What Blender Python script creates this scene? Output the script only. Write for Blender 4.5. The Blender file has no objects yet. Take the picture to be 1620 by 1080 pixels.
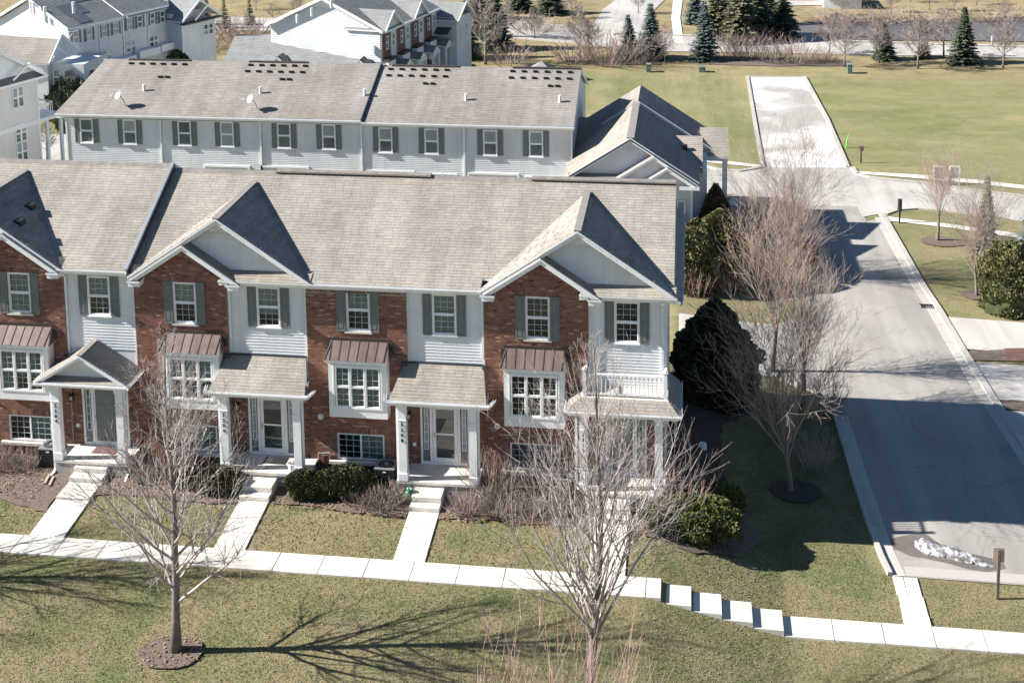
import bpy, math, random
import numpy as np
from mathutils import Vector, Matrix
random.seed(7)
R = math.radians
scene = bpy.context.scene
COL = scene.collection

# ------------------------------------------------------------------ camera, sky, sun, exposure
CAM_POS = np.array([14.07, -45.43, 25.70])
FOC, CX, CY = 2102.0, 810.0, -74.9            # focal length and principal point in pixels of a 1620 wide frame
PIT, ROL, YAW = 0.1361, 0.0129, -0.1361
_f = np.array([math.sin(YAW)*math.cos(PIT), math.cos(YAW)*math.cos(PIT), -math.sin(PIT)])
_r = np.array([math.cos(YAW), -math.sin(YAW), 0.0])
_d = np.cross(_f, _r)
CR = math.cos(ROL)*_r + math.sin(ROL)*_d
CD = -math.sin(ROL)*_r + math.cos(ROL)*_d
CF = _f
cam_data = bpy.data.cameras.new('camera')
cam = bpy.data.objects.new('camera', cam_data); COL.objects.link(cam)
M = Matrix(((CR[0], -CD[0], -CF[0], CAM_POS[0]), (CR[1], -CD[1], -CF[1], CAM_POS[1]),
            (CR[2], -CD[2], -CF[2], CAM_POS[2]), (0, 0, 0, 1)))
cam.matrix_world = M
cam_data.sensor_width = 36.0
cam_data.lens = 36.0*FOC/1620.0
cam_data.shift_y = -(540.0-CY)/1620.0
cam_data.clip_end = 3000
scene.camera = cam

SUN_EL = R(33.0)
SUN_TO = Vector((-1.0, -0.14, math.tan(SUN_EL)*1.0043)).normalized()
world = bpy.data.worlds.new('World'); scene.world = world; world.use_nodes = True
wn = world.node_tree; wn.nodes.clear()
wo = wn.nodes.new('ShaderNodeOutputWorld'); wb = wn.nodes.new('ShaderNodeBackground'); sk = wn.nodes.new('ShaderNodeTexSky')
sk.sky_type = 'NISHITA'; sk.sun_disc = False; sk.dust_density = 0.2; sk.air_density = 1.0; sk.ozone_density = 3.0; sk.sun_elevation = SUN_EL; sk.sun_rotation = math.atan2(SUN_TO.x, SUN_TO.y)
wb.inputs['Strength'].default_value = 0.05
hs = wn.nodes.new('ShaderNodeHueSaturation'); hs.inputs['Saturation'].default_value = 1.12
wn.links.new(sk.outputs[0], hs.inputs['Color']); wn.links.new(hs.outputs[0], wb.inputs[0]); wn.links.new(wb.outputs[0], wo.inputs[0])
sd = bpy.data.lights.new('sun', 'SUN'); sd.energy = 5.0; sd.angle = R(0.53); sd.color = (1.0, 0.97, 0.925)
so = bpy.data.objects.new('sun', sd); COL.objects.link(so); so.rotation_euler = SUN_TO.to_track_quat('Z', 'Y').to_euler()
scene.view_settings.view_transform = 'Standard'; scene.view_settings.look = 'None'
scene.view_settings.gamma = 1.0; scene.view_settings.use_curve_mapping = False
scene.view_settings.exposure = 1.30
scene.cycles.max_bounces = 6; scene.cycles.diffuse_bounces = 2; scene.cycles.transparent_max_bounces = 12

# ------------------------------------------------------------------ helpers
def ray(px, py):
    return CR*((px-CX)/FOC) + CD*((py-CY)/FOC) + CF
def ss(a, b, x):
    t = np.clip((x-a)/(b-a), 0, 1); return t*t*(3-2*t)
def lin(a, b, x):
    return np.clip((x-a)/(b-a), 0, 1)
def H(x, y):
    "height of the ground"
    x = np.asarray(x, float); y = np.asarray(y, float)
    g = -0.56 - 1.02*lin(12.8, 17.2, x)
    g = g + 0.24*lin(-4.9, -2.3, y)*(1-lin(12.6, 18, x))
    back = lin(6.5, 28, y)*1.0; back = np.where(x < 13, lin(9.5, 14, y)*0.45+0.55*lin(12, 28, y), back)
    z = g*(1-back) + (-3.0)*back
    z = z - 0.25*lin(-7, -16, y) if False else z - 0.03*np.clip(-7-y, 0, 12)
    near = (1-lin(30, 60, y))
    z = z + 0.035*np.sin(x*0.55+1.3*np.sin(y*0.31))*np.sin(y*0.62+0.4)*lin(-6.4, -8, y)
    return z
def G(px, py, z0=-1.0):
    "point of the ground seen at a pixel of the photograph (1620 wide)"
    d = ray(px, py); z = z0
    for _ in range(30):
        t = (z-CAM_POS[2])/d[2]; p = CAM_POS+t*d; z = 0.5*z + 0.5*float(H(p[0], p[1]))
    return (float(p[0]), float(p[1]), float(H(p[0], p[1])))

WPOS = {}
def tag(o, label=None, cat=None, group=None, kind=None):
    if label: o['label'] = label
    if cat: o['category'] = cat
    if group: o['group'] = group
    if kind: o['kind'] = kind
    return o
def thing(name, loc, label, cat, group=None, rz=0.0):
    o = bpy.data.objects.new(name, None); COL.objects.link(o)
    o.location = loc; o.rotation_euler = (0, 0, rz); o.empty_display_size = 0.3
    WPOS[o.name] = Vector(loc)
    return tag(o, label, cat, group)

class MB:
    def __init__(s): s.v = []; s.f = []; s.t = []; s.F = None
    def frame(s, F): s.F = F; return s
    def add(s, p):
        if s.F is not None: p = s.F(*p)
        s.v.append((float(p[0]), float(p[1]), float(p[2]))); return len(s.v)-1
    def face(s, pts, tint=1.0):
        s.f.append([s.add(p) for p in pts]); s.t.append(tint)
    def box(s, x0, x1, y0, y1, z0, z1, tint=1.0, skip=''):
        i = [s.add(p) for p in ((x0,y0,z0),(x1,y0,z0),(x1,y1,z0),(x0,y1,z0),(x0,y0,z1),(x1,y0,z1),(x1,y1,z1),(x0,y1,z1))]
        for n, q in (('b',(0,3,2,1)),('t',(4,5,6,7)),('f',(0,1,5,4)),('r',(1,2,6,5)),('k',(2,3,7,6)),('l',(3,0,4,7))):
            if n not in skip: s.f.append([i[k] for k in q]); s.t.append(tint)
        return s
    def beam(s, a, b, w, h, up=(0,0,1), tint=1.0):
        "box of width w (sideways) and height h (along up) whose centre line runs from a to b"
        if s.F is not None: a = s.F(*a); b = s.F(*b)
        a = Vector(a); b = Vector(b); d = (b-a).normalized(); up = Vector(up)
        sd_ = d.cross(up).normalized(); u = sd_.cross(d).normalized()
        F, s.F = s.F, None
        P = [p + sd_*(w/2*i) + u*(h/2*j) for p in (a, b) for i, j in ((-1,-1),(1,-1),(1,1),(-1,1))]
        k = [s.add(p) for p in P]
        for q in ((0,1,2,3),(7,6,5,4),(0,4,5,1),(1,5,6,2),(2,6,7,3),(3,7,4,0)): s.f.append([k[i] for i in q]); s.t.append(tint)
        s.F = F; return s
    def tube(s, pts, rad, n=6, cap=True, tint=1.0):
        pts = [Vector(s.F(*p)) if s.F else Vector(p) for p in pts]; F, s.F = s.F, None
        rings = []
        for i, p in enumerate(pts):
            d = (pts[min(i+1, len(pts)-1)]-pts[max(i-1, 0)]).normalized()
            a = d.cross(Vector((0.31, 0.2, 0.93)));
            if a.length < 0.05: a = d.cross(Vector((1, 0, 0)))
            a.normalize(); b = d.cross(a); r = rad[i] if hasattr(rad, '__len__') else rad
            rings.append([s.add(p+a*(r*math.cos(2*math.pi*k/n))+b*(r*math.sin(2*math.pi*k/n))) for k in range(n)])
        for i in range(len(rings)-1):
            for k in range(n):
                s.f.append([rings[i][k], rings[i][(k+1) % n], rings[i+1][(k+1) % n], rings[i+1][k]]); s.t.append(tint)
        if cap: s.f.append(rings[0][::-1]); s.t.append(tint); s.f.append(rings[-1]); s.t.append(tint)
        s.F = F; return s
    def lathe(s, prof, c=(0,0,0), n=12, tint=1.0):
        rings = [[s.add((c[0]+r*math.cos(2*math.pi*k/n), c[1]+r*math.sin(2*math.pi*k/n), c[2]+z)) for k in range(n)] for r, z in prof]
        for i in range(len(rings)-1):
            for k in range(n):
                s.f.append([rings[i][k], rings[i][(k+1) % n], rings[i+1][(k+1) % n], rings[i+1][k]]); s.t.append(tint)
        s.f.append(rings[0][::-1]); s.t.append(tint); s.f.append(rings[-1]); s.t.append(tint)
        return s
    def prism(s, pts, ext, tint=1.0):
        "planar polygon pushed by the vector ext"
        n = len(pts); P = [s.F(*p) if s.F else p for p in pts]; F, s.F = s.F, None
        E = s_ext = Vector(ext)
        a = [s.add(p) for p in P]; b = [s.add(Vector(p)+E) for p in P]
        s.f.append(a); s.t.append(tint); s.f.append(b[::-1]); s.t.append(tint)
        for i in range(n): s.f.append([a[i], b[i], b[(i+1) % n], a[(i+1) % n]]); s.t.append(tint)
        s.F = F; return s
    def build(s, name, mat, parent=None, smooth=False, kind=None, label=None, local=False):
        me = bpy.data.meshes.new(name)
        V = np.array(s.v, dtype=np.float32).reshape(-1, 3)
        if local: org = np.zeros(3)
        elif parent is None: org = np.array([(V[:,0].min()+V[:,0].max())/2, (V[:,1].min()+V[:,1].max())/2, V[:,2].min()]) if len(V) else np.zeros(3)
        else: org = np.array(V.mean(axis=0)) if len(V) else np.zeros(3)
        V = V-org
        lt = np.array([len(f) for f in s.f], dtype=np.int32)
        li = np.fromiter((i for f in s.f for i in f), dtype=np.int32)
        me.vertices.add(len(V)); me.vertices.foreach_set('co', V.astype(np.float32).ravel())
        me.loops.add(len(li)); me.loops.foreach_set('vertex_index', li)
        me.polygons.add(len(lt)); ls = np.zeros(len(lt), dtype=np.int32); ls[1:] = np.cumsum(lt)[:-1]
        me.polygons.foreach_set('loop_start', ls); me.polygons.foreach_set('loop_total', lt)
        me.polygons.foreach_set('use_smooth', np.full(len(lt), bool(smooth)))
        at = me.attributes.new('tint', 'FLOAT', 'FACE'); at.data.foreach_set('value', np.array(s.t, dtype=np.float32))
        me.update(calc_edges=True)
        if mat: me.materials.append(mat)
        o = bpy.data.objects.new(name, me); COL.objects.link(o)
        w = Vector(org)
        if parent is not None:
            o.parent = parent; o.location = w - (Vector((0,0,0)) if local else WPOS.get(parent.name, Vector((0,0,0))))
        else: o.location = w
        WPOS[o.name] = w
        if kind: o['kind'] = kind
        if label: o['label'] = label
        return o
def copy_tree(o, parent=None):
    c = o.copy(); COL.objects.link(c)
    if parent: c.parent = parent
    for ch in [x for x in o.children]: copy_tree(ch, c)
    return c

# ------------------------------------------------------------------ materials
def mat(name, col, rough=0.8, col2=None, scale=3.0, amt=1.0, bump=0.0, bscale=60.0, tint=0.0, spec=0.35, metal=0.0, detail=5.0,
        col3=None, scale3=0.4, stretch=None, tcol=None, thr=(0.35, 0.65), thr3=(0.4, 0.65)):
    m = bpy.data.materials.new(name); m.use_nodes = True; nt = m.node_tree; N = nt.nodes; L = nt.links
    b = N['Principled BSDF']; b.inputs['Roughness'].default_value = rough; b.inputs['Metallic'].default_value = metal
    b.inputs['Specular IOR Level'].default_value = spec
    geo = N.new('ShaderNodeNewGeometry'); pos = geo.outputs['Position']
    if stretch:
        mp = N.new('ShaderNodeMapping'); mp.inputs['Scale'].default_value = stretch; L.new(pos, mp.inputs[0]); pos = mp.outputs[0]
    rgb = N.new('ShaderNodeRGB'); rgb.outputs[0].default_value = (*col, 1); out = rgb.outputs[0]
    def layer(out, c, sc, lo, hi, det=detail):
        nz = N.new('ShaderNodeTexNoise'); nz.inputs['Scale'].default_value = sc; nz.inputs['Detail'].default_value = det
        nz.inputs['Roughness'].default_value = 0.62; L.new(pos, nz.inputs['Vector'])
        mr = N.new('ShaderNodeMapRange'); mr.inputs[1].default_value = lo; mr.inputs[2].default_value = hi
        L.new(nz.outputs[0], mr.inputs[0])
        mx = N.new('ShaderNodeMix'); mx.data_type = 'RGBA'; L.new(mr.outputs[0], mx.inputs[0])
        L.new(out, mx.inputs[6]); mx.inputs[7].default_value = (*c, 1); return mx.outputs[2]
    if col2: out = layer(out, col2, scale, *thr)
    if col3: out = layer(out, col3, scale3, *thr3, 3.0)
    if tint or tcol:
        at = N.new('ShaderNodeAttribute'); at.attribute_name = 'tint'
        if tcol:
            mx = N.new('ShaderNodeMix'); mx.data_type = 'RGBA'; mr = N.new('ShaderNodeMapRange')
            mr.inputs[1].default_value = 0.5; mr.inputs[2].default_value = 1.5; L.new(at.outputs['Fac'], mr.inputs[0])
            cr = N.new('ShaderNodeValToRGB'); els = cr.color_ramp.elements
            for i, (p_, c_) in enumerate(tcol):
                e = els[i] if i < 2 else els.new(p_); e.position = p_; e.color = (*c_, 1)
            L.new(mr.outputs[0], cr.inputs[0])
            mx.blend_type = 'MULTIPLY'; mx.inputs[0].default_value = 1.0; L.new(out, mx.inputs[6]); L.new(cr.outputs[0], mx.inputs[7]); out = mx.outputs[2]
        else:
            vm = N.new('ShaderNodeVectorMath'); vm.operation = 'SCALE'; L.new(out, vm.inputs[0]); L.new(at.outputs['Fac'], vm.inputs['Scale']); out = vm.outputs[0]
    L.new(out, b.inputs['Base Color'])
    if bump:
        nz = N.new('ShaderNodeTexNoise'); nz.inputs['Scale'].default_value = bscale; nz.inputs['Detail'].default_value = 3
        L.new(pos, nz.inputs['Vector'])
        bp = N.new('ShaderNodeBump'); bp.inputs['Strength'].default_value = bump; bp.inputs['Distance'].default_value = 0.02
        L.new(nz.outputs[0], bp.inputs['Height']); L.new(bp.outputs[0], b.inputs['Normal'])
    return m
def glass_mat(name, tintc=(0.75, 0.82, 0.82)):
    m = bpy.data.materials.new(name); m.use_nodes = True; nt = m.node_tree; N = nt.nodes; L = nt.links
    N.clear(); o = N.new('ShaderNodeOutputMaterial'); mx = N.new('ShaderNodeMixShader'); tr = N.new('ShaderNodeBsdfTransparent')
    gl = N.new('ShaderNodeBsdfGlossy'); gl.inputs['Roughness'].default_value = 0.03; tr.inputs[0].default_value = (*tintc, 1)
    fr = N.new('ShaderNodeFresnel'); fr.inputs[0].default_value = 1.75
    L.new(fr.outputs[0], mx.inputs[0]); L.new(tr.outputs[0], mx.inputs[1]); L.new(gl.outputs[0], mx.inputs[2]); L.new(mx.outputs[0], o.inputs[0])
    return m
MT = {}
MT['white'] = mat('white_paint', (0.80, 0.80, 0.79), 0.5, (0.70, 0.70, 0.68), 2.0, thr=(0.5, 0.8))
MT['vinyl'] = mat('white_vinyl_siding', (0.76, 0.765, 0.76), 0.5, (0.66, 0.665, 0.66), 0.7, thr=(0.4, 0.8), tint=1)
MT['vinyl_far'] = mat('pale_siding', (0.72, 0.73, 0.72), 0.55, (0.62, 0.63, 0.63), 0.5, tint=1)
MT['beige'] = mat('beige_siding', (0.70, 0.68, 0.64), 0.6, (0.64, 0.62, 0.58), 0.6)
MT['mortar'] = mat('mortar', (0.36, 0.33, 0.30), 0.9, (0.28, 0.24, 0.22), 4.0)
MT['brick'] = mat('red_brick', (1, 1, 1), 0.85, (0.75, 0.74, 0.72), 9.0, bump=0.4, bscale=90,
    tcol=[(0.0, (0.12, 0.062, 0.05)), (0.28, (0.24, 0.108, 0.075)), (0.6, (0.30, 0.138, 0.09)), (0.85, (0.38, 0.19, 0.125)), (1.0, (0.50, 0.35, 0.26))],
    col3=(0.85, 0.80, 0.8), scale3=0.9)
MT['shingle'] = mat('grey_tan_shingle', (0.315, 0.28, 0.236), 0.92, (0.275, 0.243, 0.205), 1.1, bump=0.5, bscale=140, tint=1,
    col3=(0.345, 0.307, 0.26), scale3=0.35)
MT['shingle2'] = mat('brown_grey_shingle', (0.27, 0.24, 0.205), 0.92, (0.23, 0.205, 0.175), 1.0, bump=0.5, bscale=120, tint=1, col3=(0.30, 0.27, 0.245), scale3=0.25)
MT['shingle3'] = mat('pale_grey_shingle', (0.25, 0.25, 0.245), 0.92, (0.21, 0.21, 0.205), 1.4, bump=0.4, bscale=90, tint=1)
MT['shingle_new'] = mat('slate_blue_shingle', (0.13, 0.145, 0.17), 0.9, (0.10, 0.11, 0.13), 1.4, bump=0.4, bscale=90, tint=1)
MT['ridge'] = mat('ridge_cap_shingle', (0.25, 0.225, 0.20), 0.92, (0.20, 0.18, 0.165), 3.0, tint=1)
MT['dark'] = mat('black_metal', (0.02, 0.02, 0.022), 0.5)
MT['flash'] = mat('dark_flashing', (0.05, 0.055, 0.065), 0.5)
MT['copper'] = mat('bronze_metal_roof', (0.205, 0.15, 0.13), 0.42, (0.165, 0.12, 0.105), 2.5, metal=0.35, tint=1)
MT['seam'] = mat('dark_seam', (0.06, 0.045, 0.04), 0.5)
MT['shutter'] = mat('grey_green_shutter', (0.175, 0.19, 0.185), 0.55, (0.15, 0.165, 0.16), 6)
MT['glass'] = glass_mat('window_glass')
MT['glass_far'] = mat('far_window_glass', (0.045, 0.07, 0.085), 0.08, (0.12, 0.16, 0.17), 0.6, spec=0.7)
MT['glass_far_pale'] = mat('far_window_glass_over_blind', (0.30, 0.36, 0.37), 0.12, (0.22, 0.27, 0.29), 0.8, spec=0.7)
MT['blind'] = mat('window_blind', (0.66, 0.78, 0.76), 0.7)
MT['room'] = mat('room_behind_window', (0.20, 0.29, 0.34), 0.9, (0.08, 0.11, 0.13), 0.8)
MT['grille'] = mat('white_grille', (0.50, 0.56, 0.56), 0.5)
MT['conc'] = mat('concrete', (0.62, 0.575, 0.50), 0.85, (0.54, 0.50, 0.44), 1.6, bump=0.3, bscale=70, tint=1, col3=(0.66, 0.62, 0.55), scale3=0.5)
MT['conc_wall'] = mat('foundation_concrete', (0.40, 0.37, 0.32), 0.9, (0.33, 0.30, 0.27), 2.0, bump=0.3, bscale=30)
MT['curb'] = mat('kerb_concrete', (0.50, 0.465, 0.41), 0.88, (0.40, 0.37, 0.33), 2.0, bump=0.3, bscale=50, tint=1)
MT['road'] = mat('road_asphalt', (0.30, 0.275, 0.245), 0.9, (0.26, 0.24, 0.215), 0.55, bump=0.5, bscale=45, col3=(0.335, 0.31, 0.28), scale3=0.16)
def road_wear(m, cs=0.20, dark=0.86):
    nt = m.node_tree; N = nt.nodes; L = nt.links; b = N['Principled BSDF']; src = b.inputs['Base Color'].links[0].from_socket
    geo = N.new('ShaderNodeNewGeometry'); wn_ = N.new('ShaderNodeTexNoise'); wn_.inputs['Scale'].default_value = 0.9; wn_.inputs['Detail'].default_value = 6
    L.new(geo.outputs['Position'], wn_.inputs['Vector']); ad = N.new('ShaderNodeVectorMath'); ad.operation = 'MULTIPLY_ADD'; ad.inputs[1].default_value = (1.6, 1.6, 0)
    L.new(wn_.outputs['Color'], ad.inputs[0]); L.new(geo.outputs['Position'], ad.inputs[2])
    vo = N.new('ShaderNodeTexVoronoi'); vo.feature = 'DISTANCE_TO_EDGE'; vo.inputs['Scale'].default_value = cs; L.new(ad.outputs[0], vo.inputs['Vector'])
    mr = N.new('ShaderNodeMapRange'); mr.inputs[1].default_value = 0.003; mr.inputs[2].default_value = 0.012; mr.inputs[3].default_value = dark; mr.inputs[4].default_value = 1.0; L.new(vo.outputs['Distance'], mr.inputs[0])
    mp = N.new('ShaderNodeMapping'); mp.inputs['Scale'].default_value = (1.3, 0.07, 1); L.new(geo.outputs['Position'], mp.inputs[0])
    n2 = N.new('ShaderNodeTexNoise'); n2.inputs['Scale'].default_value = 1.0; n2.inputs['Detail'].default_value = 6; L.new(mp.outputs[0], n2.inputs['Vector'])
    m2 = N.new('ShaderNodeMapRange'); m2.inputs[1].default_value = 0.35; m2.inputs[2].default_value = 0.65; m2.inputs[3].default_value = 0.86; m2.inputs[4].default_value = 1.08; L.new(n2.outputs[0], m2.inputs[0])
    n3 = N.new('ShaderNodeTexNoise'); n3.inputs['Scale'].default_value = 1.7; n3.inputs['Detail'].default_value = 8; n3.inputs['Roughness'].default_value = 0.75; L.new(geo.outputs['Position'], n3.inputs['Vector'])
    m3 = N.new('ShaderNodeMapRange'); m3.inputs[1].default_value = 0.62; m3.inputs[2].default_value = 0.72; m3.inputs[3].default_value = 1.0; m3.inputs[4].default_value = 0.80; L.new(n3.outputs[0], m3.inputs[0])
    q1 = N.new('ShaderNodeMath'); q1.operation = 'MULTIPLY'; L.new(mr.outputs[0], q1.inputs[0]); L.new(m2.outputs[0], q1.inputs[1])
    q2 = N.new('ShaderNodeMath'); q2.operation = 'MULTIPLY'; L.new(q1.outputs[0], q2.inputs[0]); L.new(m3.outputs[0], q2.inputs[1])
    sc = N.new('ShaderNodeVectorMath'); sc.operation = 'SCALE'; L.new(src, sc.inputs[0]); L.new(q2.outputs[0], sc.inputs['Scale']); L.new(sc.outputs[0], b.inputs['Base Color']); return m
road_wear(MT['road'])
MT['road_pale'] = mat('pale_road', (0.40, 0.375, 0.34), 0.9, (0.34, 0.32, 0.29), 0.4, bump=0.3, bscale=25, col3=(0.46, 0.43, 0.39), scale3=0.12)
road_wear(MT['road_pale'], 0.18, 0.86)
MT['court'] = mat('white_concrete_pad', (0.33, 0.305, 0.275), 0.85, (0.66, 0.64, 0.60), 0.16, thr=(0.40, 0.60), detail=5, bump=0.2, bscale=20)
MT['mulch'] = mat('mulch_and_leaves', (0.085, 0.062, 0.05), 0.95, (0.19, 0.145, 0.115), 7.0, bump=1.0, bscale=22, detail=8, col3=(0.14, 0.105, 0.085), scale3=0.9)
MT['mulch_red'] = mat('red_leaf_mulch', (0.17, 0.085, 0.06), 0.95, (0.12, 0.07, 0.055), 6.0, bump=1.0, bscale=22, detail=8)
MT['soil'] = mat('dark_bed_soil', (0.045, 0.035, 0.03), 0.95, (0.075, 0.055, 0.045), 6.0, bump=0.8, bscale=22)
MT['bark'] = mat('grey_bark', (0.23, 0.195, 0.175), 0.9, (0.13, 0.105, 0.095), 14.0, bump=0.8, bscale=45, stretch=(1, 1, 0.3))
MT['twig'] = mat('pale_grey_twigs', (0.46, 0.40, 0.37), 0.8, (0.31, 0.26, 0.24), 3.0)
MT['twig_brown'] = mat('brown_twigs', (0.38, 0.30, 0.26), 0.85, (0.26, 0.195, 0.165), 2.0)
MT['twig_orange'] = mat('orange_brown_twigs', (0.40, 0.33, 0.29), 0.85, (0.36, 0.25, 0.18), 1.2)
MT['twig_red'] = mat('red_twigs', (0.36, 0.18, 0.155), 0.75, (0.42, 0.33, 0.30), 1.6)
MT['twig_far'] = mat('far_grey_brown_twigs', (0.36, 0.30, 0.28), 0.9, (0.27, 0.22, 0.20), 1.0)
MT['twig_mauve'] = mat('far_mauve_twigs', (0.33, 0.26, 0.235), 0.9, (0.26, 0.195, 0.175), 1.0)
MT['yew'] = mat('dark_olive_yew_foliage', (0.075, 0.085, 0.028), 0.8, (0.11, 0.085, 0.04), 5.0, tint=1, col3=(0.05, 0.06, 0.022), scale3=1.6)
MT['juniper'] = mat('bright_green_juniper_foliage', (0.12, 0.145, 0.035), 0.8, (0.16, 0.15, 0.05), 4.0, tint=1, col3=(0.08, 0.10, 0.03), scale3=1.6)
MT['arbor'] = mat('deep_green_arborvitae_foliage', (0.16, 0.16, 0.06), 0.85, (0.22, 0.185, 0.085), 3.0, tint=1, col3=(0.09, 0.10, 0.04), scale3=1.2)
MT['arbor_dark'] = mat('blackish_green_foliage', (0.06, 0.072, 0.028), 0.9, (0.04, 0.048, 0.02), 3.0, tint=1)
MT['spruce'] = mat('blue_spruce_needles', (0.085, 0.125, 0.105), 0.85, (0.16, 0.20, 0.18), 1.6, tint=1)
MT['pine'] = mat('olive_pine_needles', (0.11, 0.12, 0.06), 0.85, (0.17, 0.155, 0.09), 1.6, tint=1)
MT['fir'] = mat('dark_green_needles', (0.055, 0.075, 0.045), 0.85, (0.10, 0.12, 0.065), 1.6, tint=1)
MT['snow'] = mat('dirty_snow', (0.40, 0.40, 0.415), 0.7, (0.12, 0.105, 0.095), 5.0, thr=(0.44, 0.58), bump=0.8, bscale=14)
MT['wet'] = mat('wet_asphalt', (0.12, 0.10, 0.085), 0.45, (0.16, 0.14, 0.12), 1.5)
MT['water'] = mat('pond_water', (0.14, 0.115, 0.10), 0.4, (0.12, 0.115, 0.11), 0.12, bump=0.15, bscale=1.2, spec=0.25)
MT['steel'] = mat('galvanised_grey', (0.33, 0.35, 0.36), 0.45, metal=0.5)
MT['green_box'] = mat('utility_green', (0.10, 0.17, 0.13), 0.6)
MT['green_glaze'] = mat('green_glazed_ceramic', (0.02, 0.20, 0.11), 0.25, spec=0.6)
MT['lime'] = mat('lime_plastic', (0.20, 0.75, 0.06), 0.5)
MT['wood'] = mat('weathered_post', (0.17, 0.12, 0.085), 0.85, (0.11, 0.08, 0.06), 5)
MT['sign_back'] = mat('sign_back', (0.42, 0.34, 0.28), 0.6)
MT['sign_red'] = mat('faded_red_sign', (0.45, 0.20, 0.18), 0.6)
MT['sign_grey'] = mat('grey_sign', (0.20, 0.20, 0.19), 0.6)
MT['red'] = mat('red_car_paint', (0.42, 0.02, 0.03), 0.3, spec=0.6)
MT['ink'] = mat('number_black', (0.03, 0.03, 0.035), 0.5)
MT['mat_black'] = mat('black_rubber', (0.018, 0.018, 0.02), 0.9)
MT['mat_brown'] = mat('brown_coir', (0.12, 0.07, 0.06), 0.95, (0.2, 0.1, 0.1), 8)
MT['lamp_glass'] = mat('lantern_glass', (0.55, 0.5, 0.38), 0.15, spec=0.7)

def streaks(m, vec, lo=0.82, hi=1.06, a=0.35, b_=0.65, detail=6):
    "weathering: long noise streaks multiplied into the colour"
    nt = m.node_tree; N = nt.nodes; L = nt.links; b = N['Principled BSDF']; src = b.inputs['Base Color'].links[0].from_socket
    geo = N.new('ShaderNodeNewGeometry'); mp = N.new('ShaderNodeMapping'); mp.inputs['Scale'].default_value = vec; L.new(geo.outputs['Position'], mp.inputs[0])
    n2 = N.new('ShaderNodeTexNoise'); n2.inputs['Scale'].default_value = 1.0; n2.inputs['Detail'].default_value = detail; n2.inputs['Roughness'].default_value = 0.65; L.new(mp.outputs[0], n2.inputs['Vector'])
    m2 = N.new('ShaderNodeMapRange'); m2.inputs[1].default_value = a; m2.inputs[2].default_value = b_; m2.inputs[3].default_value = lo; m2.inputs[4].default_value = hi; L.new(n2.outputs[0], m2.inputs[0])
    sc = N.new('ShaderNodeVectorMath'); sc.operation = 'SCALE'; L.new(src, sc.inputs[0]); L.new(m2.outputs[0], sc.inputs['Scale']); L.new(sc.outputs[0], b.inputs['Base Color']); return m
streaks(MT['shingle'], (1.6, 0.16, 0.16), 0.84, 1.05); streaks(MT['shingle2'], (1.3, 0.14, 0.14), 0.84, 1.05)
streaks(MT['vinyl'], (2.6, 2.6, 0.25), 0.93, 1.03); streaks(MT['vinyl_far'], (1.8, 1.8, 0.2), 0.92, 1.03); streaks(MT['brick'], (1.6, 1.6, 0.5), 0.84, 1.10)
streaks(MT['conc'], (1.3, 1.3, 1.3), 0.84, 1.03, 0.30, 0.52, 9); streaks(MT['curb'], (2, 2, 2), 0.75, 1.05, 0.3, 0.6, 9); streaks(MT['copper'], (4, 0.8, 0.8), 0.8, 1.15)
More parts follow.
